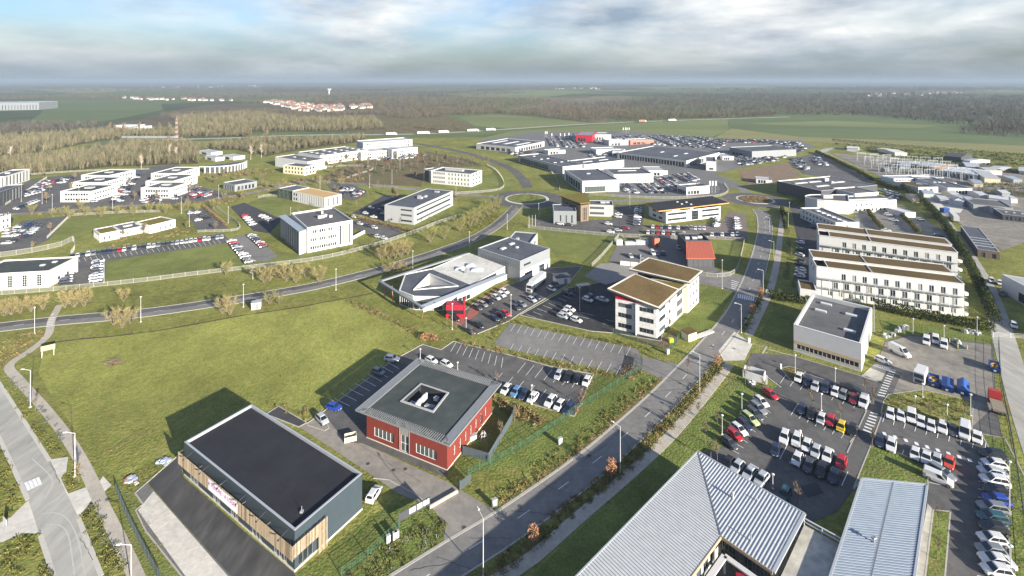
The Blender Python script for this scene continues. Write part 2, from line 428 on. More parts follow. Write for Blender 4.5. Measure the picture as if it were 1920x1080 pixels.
sheet("field", [(1780, 165), (1990, 160), (1990, 172), (1880, 174)], FIELDG, .03, label="thin green field at the far right")
sheet("field", [(560, 222), (830, 214), (890, 236), (870, 248), (700, 250), (620, 240)], FIELDB, .03, label="brown scrubland behind the long white offices")

# ------------------------------------------------------------------ lawns and meadows
sheet("meadow", [(84, 648), (130, 638), (205, 630), (290, 622), (365, 610), (430, 597), (480, 588), (560, 575), (640, 562), (665, 572), (730, 600), (800, 640), (790, 652), (745, 668), (690, 705), (600, 772), (500, 762), (430, 790), (340, 850), (300, 858), (222, 898), (196, 884), (150, 820), (95, 740), (72, 700)], MEADOW, .022, label="large empty meadow behind the red office")
sheet("lawn", [(190, 528), (202, 488), (425, 455), (470, 492), (520, 484), (400, 506), (250, 526), (196, 534)], LAWN, .03, label="mown lawn behind the pale fence")
sheet("lawn", [(462, 382), (492, 370), (580, 392), (545, 402), (512, 402)], LAWN, .03, label="lawn behind the three storey white office")
sheet("lawn", [(95, 450), (128, 408), (225, 402), (222, 415), (165, 432), (150, 450)], LAWN, .03, label="lawn beside the nursery school")
sheet("lawn", [(480, 500), (520, 470), (560, 478), (665, 462), (730, 446), (775, 425), (870, 385), (880, 395), (855, 407), (780, 434), (705, 459), (605, 484)], LAWN, .026, label="lawn in front of the white offices")
sheet("lawn", [(870, 352), (893, 345), (925, 322), (945, 345), (940, 357), (890, 362)], LAWN, .03, label="lawn beside the white three storey block")
sheet("lawn", [(1005, 430), (1150, 441), (1115, 490), (1040, 478), (1030, 462)], LAWN, .03, label="lawn behind the long low office")
sheet("lawn", [(1345, 447), (1396, 449), (1378, 505), (1345, 508)], LAWN, .03, label="lawn beside the orange building")
sheet("lawn", [(1262, 612), (1330, 535), (1350, 542), (1378, 548), (1335, 612), (1315, 628)], LAWN2, .03, label="lawn along the road beside the sedum roof office")
sheet("lawn", [(1088, 498), (1150, 443), (1165, 444), (1130, 492)], LAWN, .03, label="narrow lawn beside the grey gate road")
sheet("lawn", [(1010, 790), (1076, 783), (1112, 705), (1200, 700), (1240, 708), (1060, 862), (880, 890), (838, 895), (905, 790), (925, 770)], LAWN2, .03, label="lush lawn right of the red office")
sheet("lawn", [(1395, 690), (1462, 722), (1430, 748), (1350, 842), (1300, 855), (1090, 1090), (985, 1090), (1180, 905), (1290, 790)], LAWN2, .03, label="green bank beside the footpath")
sheet("lawn", [(1418, 640), (1450, 582), (1490, 585), (1488, 664)], LAWN2, .03, label="lawn left of the white hall")
sheet("lawn", [(1650, 600), (1870, 622), (1862, 645), (1700, 627), (1660, 640)], LAWN2, .03, label="lawn strip in front of the white flats")
sheet("lawn", [(215, 905), (255, 925), (262, 950), (275, 998), (345, 1085), (330, 1140), (280, 1140), (240, 1000)], LAWN, .026, label="grass strip beside the concrete bays")
sheet("lawn", [(555, 1078), (700, 965), (770, 930), (830, 975), (835, 1010), (735, 1085), (650, 1140), (540, 1140)], LAWN2, .026, label="grass in front of the dark warehouse gable")
sheet("lawn", [(900, 372), (930, 352), (960, 335), (972, 345), (960, 362), (945, 366)], LAWN, .026)
sheet("lawn", [(1800, 395), (1920, 392), (1960, 440), (1880, 455)], LAWN2, .03, label="grass bank right of the dark shed")

# ------------------------------------------------------------------ roads
m1 = pxline([(-70, 622), (0, 613.5), (112, 601), (258, 588), (370, 573), (480, 556), (580, 538.5), (665, 518.5), (724, 503), (805, 478), (880, 451), (923, 428), (952, 405), (970, 386)])
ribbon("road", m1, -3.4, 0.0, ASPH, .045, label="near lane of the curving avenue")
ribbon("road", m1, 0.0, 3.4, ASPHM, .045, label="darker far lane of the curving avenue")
ribbon("kerb", m1, 3.4, 3.75, KERBM, .0, .10); ribbon("kerb", m1, -3.75, -3.4, KERBM, .0, .10)
m2l = pxline([(640, 1140), (737, 1080), (830, 1022), (942, 955), (1065, 870), (1140, 810), (1245, 715), (1352, 600), (1382, 550), (1400, 510), (1415, 465), (1422, 430), (1420, 405), (1412, 392)])
ribbon("road", m2l, -6.7, 0.0, ASPH, .045, label="two lane road climbing through the picture past the red office")
ribbon("kerb", m2l[:], 0.0, .55, KERBM, .0, .09)
ribbon("kerb", m2l[:], -7.0, -6.7, KERBM, .0, .10)
m = MB()
mid = offset_line(m2l, -3.35); acc = 0; k = 0
for a, b in zip(mid, mid[1:]):
    L_ = (b - a).length
    if int(acc / 10.5) != int((acc + L_) / 10.5) or True:
        t0 = acc
        while int(t0 / 10.5) * 10.5 + 0 < acc + L_:
            s0 = math.ceil(t0 / 10.5) * 10.5
            if s0 >= acc + L_: break
            d = (b - a).normalized(); p = a + d * (s0 - acc); q = p + d * 3.0; sd = Vector((-d.y, d.x)) * .07
            m.poly([(p + sd).to_tuple() + (.06,), (p - sd).to_tuple() + (.06,), (q - sd).to_tuple() + (.06,), (q + sd).to_tuple() + (.06,)])
            t0 = s0 + .01
    acc += L_
o = m.build("centre_line", PAINT); o["kind"] = "structure"
m = MB(); mid1 = m1
for i in range(0, len(mid1) - 1, 3):
    a, b = mid1[i], mid1[i + 1]; d = (b - a).normalized(); sd = Vector((-d.y, d.x)) * .07; b = a + d * 3
    m.poly([(a + sd).to_tuple() + (.06,), (a - sd).to_tuple() + (.06,), (b - sd).to_tuple() + (.06,), (b + sd).to_tuple() + (.06,)])
o = m.build("centre_line", PAINT); o["kind"] = "structure"
sheet("road", [(-80, 690), (-45, 740), (5, 835), (52, 937), (75, 1002), (100, 1080), (118, 1150), (215, 1150), (190, 1080), (145, 965), (120, 915), (92, 862), (0, 720), (-40, 665)], ASPHL, .045, label="pale concrete road in the lower left corner")
LKERB = pm("edge_strip", (0.42, 0.40, 0.35), .9, .08, .8)
for pl in ([(-80, 690), (-45, 740), (5, 835), (52, 937)], [(75, 1002), (100, 1080), (118, 1150)], [(190, 1080), (147, 972)], [(93, 864), (0, 720), (-40, 665)]):
    ln = pxline(pl); ribbon("kerb", ln, -.35, .35, LKERB, .0, .07)
sheet("pavement", [(93, 862), (128, 857), (124, 885), (114, 897), (128, 926), (185, 905), (193, 893), (209, 910), (185, 933), (172, 939), (147, 970)], CONC, .05, label="concrete crossover beside the pale road")
sheet("pavement", [(53, 938), (20, 970), (-20, 990), (-30, 1022), (5, 1017), (40, 1000), (74, 1001)], CONC, .05, label="concrete entrance left of the pale road")
p1 = pxline([(112, 572), (97, 600), (90, 628), (60, 655), (18, 685), (35, 712), (80, 762), (120, 812), (150, 860), (175, 910), (195, 955), (225, 1015), (255, 1080), (275, 1130)], 2)
ribbon("footpath", p1, -1.05, 1.05, PATHM, .0, .075, label="winding pale footpath beside the meadow")
p2 = pxline([(900, 1110), (940, 1084), (1000, 1045), (1085, 971), (1212, 861), (1285, 786), (1368, 683)], 3)
ribbon("footpath", p2, -1.25, 1.25, PATHM, .0, .09, label="pale footpath on the far side of the planted verge")
p3 = pxline([(1404, 628), (1425, 585), (1445, 540), (1457, 490), (1463, 440), (1468, 400), (1464, 388)], 3)
ribbon("footpath", p3, -1.3, 1.3, PATHM, .0, .09, label="footpath in front of the hedge and flats")
sheet("pavement", [(1377, 622), (1411, 646), (1396, 676), (1357, 677), (1347, 658)], CONC, .055, label="pale concrete crossover at the car park entrance")
tr = pxline([(30, 580), (170, 568), (290, 556), (400, 542), (463, 526), (560, 508), (700, 486), (760, 466), (830, 440)])
ribbon("footpath", tr, -.3, .3, DRY, .03, label="narrow trodden trail across the verge")
dit = pxline([(95, 643), (150, 636), (210, 631), (290, 621), (365, 608), (430, 596), (480, 588), (560, 576), (640, 561), (700, 550)])
# roundabouts
def disc(name, c, r0, r1, mat, z0, z1=None, label=None, n=40):
    ln = [Vector((c[0] + math.cos(2 * math.pi * k / n), c[1] + math.sin(2 * math.pi * k / n))) for k in range(n + 1)]
    m = MB()
    for k in range(n):
        a = Vector((math.cos(2 * math.pi * k / n), math.sin(2 * math.pi * k / n))); b = Vector((math.cos(2 * math.pi * (k + 1) / n), math.sin(2 * math.pi * (k + 1) / n)))
        C = Vector((c[0], c[1]))
        q = [C + a * r0, C + a * r1, C + b * r1, C + b * r0] if r0 > 0 else [C, C + a * r1, C + b * r1]
        if z1 is None: m.poly([(p.x, p.y, z0) for p in q])
        else: m.prism([(p.x, p.y) for p in q], z0, z1)
    o = m.build(name, mat); o["kind"] = "structure"
    if label: o["label"] = label
    return o
RA = (10.3, 342.0); RB = ((1416 - 960) * 340 / FPX, 340.0)
disc("road", RA, 0, 25, ASPHM, .05, label="ring of the large roundabout")
disc("kerb", RA, 13.2, 15.2, CONC, .0, .16); disc("lawn", RA, 0, 13.2, LAWN, .35, label="grass island of the large roundabout")
disc("road", RB, 0, 20.5, ASPHM, .05, label="ring of the smaller roundabout")
disc("kerb", RB, 10.6, 12.2, CONC, .0, .16); disc("planting_bed", RB, 0, 10.6, SOIL, .3, label="planted island of the smaller roundabout")
rn = pxline([(640, 262), (720, 265), (770, 268), (820, 276), (870, 286), (915, 299), (955, 315), (978, 334), (990, 352)])
ribbon("road", rn, -4.2, 4.2, ASPHM, .045, label="dark road running from the roundabout to the motorway")
re_ = pxline([(1020, 382), (1100, 378.5), (1200, 376.5), (1300, 375), (1390, 374)])
ribbon("road", re_, -3.4, 3.4, ASPH, .043, label="road between the two roundabouts")
rw = pxline([(-60, 404), (100, 397), (237, 386.5), (375, 376), (480, 360), (540, 345), (600, 340), (700, 347), (800, 358), (880, 366), (960, 371)])
ribbon("road", rw, -3.3, 3.3, GRAVELM, .043, label="tan avenue in front of the stepped white blocks")
rd = pxline([(1400, 362), (1385, 349), (1352, 333), (1297, 320), (1230, 309), (1172, 300), (1100, 285), (1050, 272)])
ribbon("road", rd, -3.2, 3.2, ASPH, .043, label="road curving up between the car dealers")
rr = pxline([(1448, 378), (1480, 385), (1500, 400), (1512, 440), (1513, 490), (1508, 530)])
ribbon("road", rr, -4, 4, ASPHM, .043, label="car park lane beside the white flats")
rl = pxline([(1700, 345), (1745, 375), (1762, 402), (1787, 437), (1817, 482), (1850, 540), (1872, 600), (1895, 680), (1925, 780), (1960, 880), (1985, 960)])
ribbon("road", rl, -2.8, 2.8, ASPHL, .043, label="pale lane along the right edge behind the hedge")
rm = pxline([(300, 262), (420, 259), (560, 253.5), (700, 252.5), (800, 250.5), (890, 246), (960, 241.5), (1110, 232), (1260, 226), (1365, 222.5), (1480, 219)], 15)
ribbon("motorway", rm, -6, 6, ASPHL, .05, label="motorway crossing behind the business park")
rm2 = pxline([(-40, 300), (90, 290), (140, 282), (190, 271), (260, 262)], 10)
ribbon("road", rm2, -5, 5, ASPHM, .05, label="slip road through the bare wood")
ro = pxline([(1530, 290), (1560, 278), (1600, 284), (1700, 300)], 10)
ribbon("road", ro, -4, 4, ASPHL, .043)

# ------------------------------------------------------------------ yards and car parks
def lot(px, mat, label, edge=False, z=.045):
    sheet("car_park", px, mat, z, label=label)
    if edge: kerb(px, True)
lot([(335, 857), (277, 906), (432, 1080), (480, 1140), (575, 1140), (552, 1075), (450, 990), (344, 895)], pm("forecourt_asphalt", (0.052, 0.052, 0.053), .85, .2, .25, .15, 6, (0.095, 0.092, 0.088), spec=.3, c2pos=(.45, .72), stretch=(1, .3, 1, .75)), "fresh black asphalt in front of the dark warehouse")
bays = [(275, 907), (255, 925), (270, 946), (256, 957), (275, 995), (342, 1080), (390, 1140), (480, 1140), (432, 1080)]
lot(bays, pm("bay_bed", (0.13, 0.125, 0.115), .9, .15, .5), "pale concrete parking bays", False, .06)
JOINT = pm("bay_joint", (0.10, 0.10, 0.095), .9)
bay = new_obj("bay_paving", None, None, G(270, 950)); bay["kind"] = "structure"; bay["label"] = "row of pale concrete bay slabs beside the warehouse forecourt"
bo0, bo1, bi0, bi1 = [G2(p) for p in ((258, 958), (386, 1136), (288, 921), (476, 1136))]
for k in range(11):
    q = [bo0.lerp(bo1, k / 11), bo0.lerp(bo1, (k + 1) / 11), bi0.lerp(bi1, (k + 1) / 11), bi0.lerp(bi1, k / 11)]
    c_ = sum(q, Vector((0, 0))) / 4; q = [c_ + (p - c_) * .975 for p in q]
    m = MB(G(270, 950)); m.prism([tuple(p) for p in q], .09, .115 + (k % 3) * .004); m.build("slab", CONC, bay)
kerb([(335, 853), (277, 904), (253, 925), (268, 946), (254, 957), (273, 996), (342, 1083), (388, 1140)])
lot([(499, 777), (522, 762), (575, 795), (605, 774), (650, 830), (681, 832), (835, 902), (860, 917), (890, 935), (929, 958), (830, 1022), (836, 985), (807, 950), (745, 925), (693, 888), (560, 800)], pm("yard_asphalt", (0.195, 0.182, 0.162), .9, .1, .3, .15, 6, (0.245, 0.225, 0.195), spec=.2, big=(.06, .15)), "pale grey yard between the dark warehouse and the red office")
lot([(605, 775), (735, 678), (792, 648), (827, 657), (850, 642), (960, 668), (1035, 689), (1112, 703), (1076, 780), (1000, 757), (922, 722), (900, 760), (835, 896), (681, 832), (650, 830)], ASPHM, "car park round the red office", False, .05)
lot([(499, 777), (522, 762), (575, 793), (560, 801)], ASPHD, "dark parking bay behind the warehouse", True, .056)
kerb([(605, 773), (735, 677), (792, 646), (827, 656), (850, 640), (960, 667), (1035, 688), (1113, 702), (1077, 781), (1000, 759), (925, 723)])
kerb([(575, 795), (603, 775), (617, 803), (608, 808), (575, 797)])
kerb([(700, 897), (728, 900), (775, 925), (805, 948)])
lot([(925, 646), (955, 606), (1195, 654), (1201, 668), (1270, 683), (1284, 682), (1247, 714), (1198, 691), (1180, 704), (1100, 686), (960, 656)], ASPH, "empty marked car park with long bays", False)
lot([(975, 591), (1064, 541), (1205, 515), (1250, 540), (1240, 640), (1155, 625), (1108, 621)], NEWASPH, "black asphalt car park beside the sedum roof office", True)
lot([(1095, 518), (1125, 494), (1196, 493), (1215, 510), (1136, 534)], pm("yard_concrete", (0.215, 0.205, 0.185), .9, .1, .2), "pale concrete yard behind the sedum roof office", False, .05)
lot([(850, 602), (885, 570), (950, 535), (976, 528), (1032, 503), (1092, 500), (1062, 536), (972, 590), (955, 602), (893, 627), (866, 612)], ASPHM, "car park of the angular white and grey building", True)
sheet("pavement", [(846, 606), (876, 592), (885, 570), (905, 572), (895, 590), (862, 612)], BRICKP, .056, label="red paved entrance court")
sheet("pavement", [(893, 566), (945, 534), (950, 539), (899, 571)], BRICKP, .056, label="red paved strip along the angular building")
lot([(1140, 492), (1157, 459), (1288, 440), (1292, 500), (1345, 502), (1345, 515), (1196, 500)], pm("fire_yard", (0.135, 0.125, 0.120), .9, .1, .3), "yard in front of the orange building", False)
lot([(1310, 512), (1345, 508), (1400, 520), (1388, 552), (1345, 538), (1310, 532)], ASPH, "side road leaving the main road", False)
lot([(1203, 424), (1213, 443), (1402, 450), (1398, 402), (1368, 396), (1350, 420)], pm("pink_asphalt", (0.145, 0.120, 0.105), .9, .12, .3), "car park of the office with orange eaves")
lot([(995, 413), (1005, 428), (1145, 441), (1203, 441), (1210, 384), (1155, 384), (1148, 412)], ASPHM, "car park of the grey mossy roof office")
lot([(1410, 662), (1487, 667), (1615, 704), (1648, 690), (1660, 640), (1705, 628), (1862, 645), (1868, 760), (1884, 850), (1896, 1080), (1900, 1150), (1690, 1150), (1715, 1080), (1740, 905), (1617, 893), (1570, 960), (1510, 985), (1480, 1100), (1300, 853), (1350, 842), (1430, 747), (1462, 721), (1395, 690)], ASPHM, "large car park of the right hand plot")
sheet("pavement", [(1660, 642), (1705, 630), (1860, 647), (1866, 760), (1824, 800), (1824, 752), (1730, 732), (1672, 738), (1650, 700), (1640, 690)], GRAVELM, .052, label="worn gravel yard with vans and skips")
for pl, mt, lb in (([(1464, 691), (1480, 687), (1511, 697), (1486, 718)], DRY, "small grass corner at the car park entrance"),
               ([(1657, 752), (1666, 740), (1730, 731), (1825, 752), (1822, 806), (1652, 776)], GRASS, "rough planted island beside the blue skips"),
               ([(1632, 838), (1645, 834), (1737, 872), (1740, 910), (1616, 897), (1598, 922)], LAWN2, "lawn wedge behind the blue grey roof"),
               ([(1840, 814), (1884, 822), (1950, 950), (1960, 1150), (1900, 1150), (1886, 900)], LAWN2, "grass bank along the right edge"),
               ([(1750, 957), (1782, 960), (1772, 1080), (1768, 1150), (1725, 1150), (1735, 1080)], LAWN2, "grass strip beside the blue grey roof")):
    sheet("lawn", pl, mt, .09, label=lb); kerb(pl, True)
sheet("pavement", [(1739, 945), (1750, 957), (1735, 1080), (1725, 1150), (1705, 1150), (1715, 1080)], CONCS, .08, label="concrete strip beside the blue grey roof")
sheet("pavement", [(1608, 890), (1632, 837), (1690, 700), (1662, 696), (1625, 770), (1588, 850), (1570, 895)], pm("walkway", (0.088, 0.086, 0.083), .9, .1, .4), .07, label="raised walkway running between the car rows")
kerb([(1588, 850), (1625, 770)]); kerb([(1632, 837), (1655, 775)])
sheet("pavement", [(1614, 706), (1640, 682), (1672, 690), (1655, 714), (1640, 715)], CONCS, .06, label="concrete apron at the corner of the white hall")
kerb([(1410, 644), (1440, 655), (1488, 668), (1617, 706), (1645, 716)])
kerb([(1437, 650), (1424, 672), (1414, 688)], w=.5, h=.06)
# left hand plots
lot([(103, 500), (132, 477), (300, 455), (420, 437), (430, 455), (200, 489), (195, 530), (115, 534), (122, 500)], ASPHM, "long strip car park with a row of parked cars")
lot([(420, 450), (475, 437), (520, 480), (505, 489), (468, 493)], ASPH, "car park beside the three storey white office")
lot([(0, 372), (30, 350), (60, 336), (110, 330), (330, 308), (372, 325), (350, 345), (445, 365), (350, 382), (230, 384), (60, 398), (-30, 402)], ASPHM, "car parks round the stepped white blocks")
lot([(-20, 465), (40, 415), (85, 409), (128, 405), (92, 450), (40, 470), (-20, 480)], ASPHM, "car park at the left edge")
lot([(345, 396), (395, 388), (428, 428), (372, 433)], ASPHM, "small fenced car park")
lot([(432, 388), (458, 380), (530, 412), (505, 438), (475, 433)], ASPHD, "dark car park beside the lawn")
lot([(660, 400), (700, 378), (720, 366), (752, 366), (740, 376), (727, 418), (690, 406)], ASPHD, "dark car park behind the grey three storey office")
lot([(655, 416), (690, 409), (727, 420), (757, 430), (735, 448), (702, 441), (664, 428)], ASPHM, "car park between the white and the grey office")
lot([(610, 345), (660, 345), (690, 360), (668, 376), (636, 372)], ASPHM, "car park behind the yellow roofed office")
sheet("planting_bed", [(590, 337), (690, 294), (800, 284), (885, 300), (905, 312), (796, 316), (790, 350), (700, 345)], FIELDB, .03, label="brown car park planted with bare trees")
# right hand distance
lot([(895, 264), (1000, 247), (1180, 246), (1330, 259), (1500, 263), (1530, 275), (1450, 300), (1340, 326), (1390, 346), (1335, 370), (1170, 372), (1060, 335), (985, 292)], pm("dealer_yard", (0.120, 0.118, 0.115), .9, .12, .05), "car dealers' yards crowded with cars")
sheet("waste_ground", [(1385, 320), (1480, 304), (1503, 330), (1440, 346), (1400, 346)], pm("waste_soil", (0.185, 0.115, 0.078), .95, .2, .1, color2=(0.14, 0.11, 0.062)), .05, label="bare brown building plot")
lot([(1480, 300), (1530, 286), (1640, 340), (1622, 347), (1505, 326)], ASPHM, "asphalt yard with rows of white cars")
sheet("yard", [(1560, 287), (1700, 300), (1960, 325), (1960, 440), (1880, 470), (1800, 420), (1690, 350), (1610, 312)], GRAVELM, .03, label="gravel yards of the small workshops")
sheet("pavement", [(1700, 345), (1760, 340), (1830, 360), (1800, 400), (1760, 395)], CONC, .04, label="pale concrete yard between the workshops")
lot([(1600, 395), (1690, 385), (1790, 445), (1610, 440)], ASPH, "car park behind the white flats")
lot([(1485, 400), (1530, 395), (1545, 440), (1535, 560), (1495, 560), (1500, 470)], ASPHD, "shaded car park beside the flats")
lot([(930, 272), (1000, 284), (985, 292), (935, 285)], ASPHD, "dealer's yard left")
# markings
stripes((966, 608), (957, 622), (1182, 652), (1174, 667), 17)
stripes((963, 645), (956, 657), (1164, 686), (1155, 703), 13)
for a in ((1000, 585, 1017, 592), (1007, 579, 1026, 586), (1018, 573, 1036, 580), (1028, 569, 1044, 575), (1037, 564, 1053, 570), (1046, 559, 1062, 565), (1055, 554, 1070, 560), (1063, 549, 1078, 554)):
    stripes(a[:2], a[2:], a[:2], a[2:], 1)
stripes((986, 590), (1005, 596), (986, 590), (1005, 596), 1)
stripes((1088, 586), (1112, 592), (1080, 592), (1104, 598), 2); stripes((1130, 607), (1150, 613), (1137, 600), (1156, 605), 2)
stripes((855, 643), (845, 660), (943, 671), (940, 690), 9)
stripes((985, 681), (970, 700), (1105, 712), (1090, 732), 8)
stripes((930, 714), (942, 700), (1080, 772), (1092, 757), 8)
stripes((724, 678), (748, 692), (627, 748), (656, 762), 9)
stripes((1474, 703), (1463, 719), (1633, 752), (1622, 772), 9)
stripes((1497, 757), (1483, 779), (1610, 806), (1594, 830), 8)
stripes((1476, 835), (1462, 862), (1590, 885), (1578, 912), 7)
stripes((1662, 770), (1655, 792), (1850, 822), (1846, 848), 10)
stripes((1650, 838), (1640, 862), (1786, 858), (1780, 892), 7)
stripes((1432, 765), (1445, 775), (1370, 843), (1386, 852), 9)
stripes((1835, 862), (1880, 870), (1832, 1080), (1890, 1095), 14)
stripes((1740, 880), (1787, 890), (1740, 905), (1788, 915), 3)
stripes((135, 486), (139, 493), (408, 450), (414, 457), 28)
def zebra(a0, b0, a1, b1, n, w=.5, z=.112, name="zebra_crossing"):
    return stripes(a0, b0, a1, b1, n, w, z, None, name)
zebra((100, 589), (97, 592), (93, 612), (88, 615), 1)
zebra((91, 597), (103, 596), (86, 613), (99, 611), 6, .45)
zebra((1385, 551), (1384, 559), (1413, 557), (1412, 565), 8, .5)
zebra((1371, 526), (1385, 530), (1371, 540), (1379, 543), 5, .5)
zebra((48, 905), (55, 920), (70, 896), (76, 910), 4, .5)
zebra((1668, 692), (1680, 696), (1645, 741), (1659, 744), 12, .45, .125)
zebra((1632, 774), (1646, 778), (1618, 806), (1636, 813), 7, .5, .125)
for i in range(10):
    zebra((1657 + i * 20, 811 + i * 6.2), (1660 + i * 20, 817 + i * 6.2), (1657 + i * 20, 811 + i * 6.2), (1660 + i * 20, 817 + i * 6.2), 1, .7, .112, "pavement_marking")
for i in range(9):
    zebra((1645 + i * 3.4, 684 + i * 1.1), (1644 + i * 3.4, 687 + i * 1.1), (1645, 684), (1644, 687), 1, .3, .125, "pavement_marking")
stripes((1413, 688), (1465, 727), (1413, 688), (1465, 727), 1, .15)
stripes((1500, 697), (1580, 724), (1500, 697), (1580, 724), 1, .1)

sheet("planting_bed", [(855, 1140), (975, 1040), (1080, 950), (1190, 861), (1270, 779), (1345, 692), (1362, 676), (1352, 690), (1283, 774), (1208, 852), (1085, 960), (1000, 1034), (900, 1120)], DRY, .034, label="planted strip between road and footpath")
sheet("planting_bed", [(940, 944), (1060, 858), (1135, 798), (1240, 706), (1243, 714), (1140, 806), (1065, 866), (944, 951)], DRY, .034, label="dry verge along the left side of the road")

WFLOOR = pm("wood_floor", (0.095, 0.080, 0.045), .95, .25, .05, color2=(0.075, 0.072, 0.034), spec=.05)
for pl in ([(-40, 332), (110, 323), (200, 313), (372, 307), (372, 279), (350, 267), (230, 269), (150, 289), (-40, 307)], [(-40, 297), (80, 285), (180, 265), (240, 259), (470, 257), (470, 247), (200, 245), (-40, 261)],
           [(372, 281), (470, 261), (690, 257), (670, 267), (560, 281), (500, 293), (440, 281)], [(330, 244), (480, 247), (620, 247), (720, 241), (700, 221), (560, 223), (470, 211), (330, 221)]):
    sheet("wood_floor", pl, WFLOOR, .035, label="leaf litter under the bare wood")
# wear: tyre tracks, cracks, patches and manholes
TRACK = pm("tyre_track", (0.150, 0.150, 0.044), .95, .2, 1)
for pl in ([(165, 872), (205, 848), (262, 812), (310, 770), (305, 752), (260, 752), (205, 765), (188, 785), (200, 805)], [(205, 850), (280, 800), (350, 770), (420, 752)], [(340, 770), (370, 742), (400, 728), (430, 735)]):
    for d_ in (-.9, .9): ribbon("tyre_track", offset_line(pxline(pl, 1.5), d_), -.11, .11, TRACK, .048)
SKID = pm("tyre_polish", (0.40, 0.39, 0.35), .9, .1, 1)
for pl in ([(75, 965), (100, 962), (125, 972), (145, 1010), (160, 1080)], [(85, 985), (110, 985), (128, 1005), (140, 1080)], [(60, 860), (98, 900), (85, 935)]): ribbon("tyre_mark", pxline(pl, 1.0), -.09, .09, SKID, .075)
CRACK = pm("tar_seam", (0.055, 0.052, 0.050), .9)
def crack(a, b, w=.035, z=.078):
    p, q = G2(a), G2(b); n = 9; pts = [p.lerp(q, k / n) + Vector((R.uniform(-.12, .12), R.uniform(-.12, .12))) for k in range(n + 1)]
    ribbon("tar_seam", pts, -w, w, CRACK, z)
for a, b in (((1095, 862), (1140, 832)), ((1118, 800), (1200, 815)), ((1150, 795), (1178, 836)), ((1200, 765), (1245, 770)), ((1250, 715), (1312, 712)), ((960, 958), (1040, 965)), ((1010, 905), (1075, 930)), ((1225, 735), (1290, 728)), ((880, 1010), (960, 1010)), ((820, 1045), (890, 1070)), ((1010, 925), (1062, 890)), ((1310, 660), (1340, 672)), ((770, 1070), (850, 1055)), ((700, 852), (790, 905)), ((620, 800), (700, 850)), ((150, 1010), (175, 1050)), ((95, 870), (112, 905))): crack(a, b)
for pl in ([(1165, 690), (1172, 666), (1190, 671), (1184, 694)], [(1405, 690), (1420, 683), (1432, 692), (1417, 700)], [(1500, 912), (1530, 905), (1545, 925), (1515, 935)]): sheet("asphalt_patch", pl, ASPHD, .058)
for x, y in ((1215, 858), (1138, 940), (760, 880), (738, 882), (975, 950), (1335, 650), (1465, 680), (1600, 770), (1690, 820), (1820, 900), (1640, 930), (690, 870), (1105, 855), (870, 990)): disc("manhole", tuple(G2((x, y))), 0, .42, CRACK, .086, n=12)
# ------------------------------------------------------------------ building kit
def rect(px, h, base=False):
    P = [G2(p, 0 if base else h) for p in px]
    a, b = P[0], P[1]
    d = (b - a).normalized(); n = Vector((-d.y, d.x))
    w = (P[2] - b).dot(n)
    if len(P) > 3: w = (w + (P[3] - a).dot(n)) / 2
    return [a, b, b + n * w, a + n * w]
WCACHE = {}
def window_mesh(w, h, mull, rows, glass, frame, sub):
    key = (round(w, 2), round(h, 2), mull, rows, glass.name, frame.name if frame else None, sub)
    if key in WCACHE: return WCACHE[key]
    t = .07
    pane = MB(); pane.poly([(0, .0, 0), (w, .0, 0), (w, .0, h), (0, .0, h)])
    pm_ = None
    f = MB()
    if frame:
        d0, d1 = -.05, .03
        def bb(x0, x1, z0, z1): f.hull8([(x0, d0, z0), (x1, d0, z0), (x1, d1, z0), (x0, d1, z0)], [(x0, d0, z1), (x1, d0, z1), (x1, d1, z1), (x0, d1, z1)])
        bb(0, t, 0, h); bb(w - t, w, 0, h); bb(t, w - t, 0, t); bb(t, w - t, h - t, h)
        for k in range(1, mull + 1):
            x = w * k / (mull + 1); bb(x - t / 2, x + t / 2, t, h - t)
        for k in range(1, rows + 1):
            z = h * k / (rows + 1)
            for j in range(mull + 1):
                bb(w * j / (mull + 1) + t * .6, w * (j + 1) / (mull + 1) - t * .6, z - t / 2, z + t / 2)
    if frame and not sub:
        i = len(f.v); f.v += pane.v; f.f.append((i, i + 1, i + 2, i + 3)); f.m.append(1)
        res = (f.mesh("window", [frame, glass]), None)
    elif frame:
        res = (f.mesh("window", frame), pane.mesh("pane", glass))
    else:
        res = (pane.mesh("window", glass), None)
    WCACHE[key] = res
    return res
GL = [GLASS, GLASS, GLASS2]
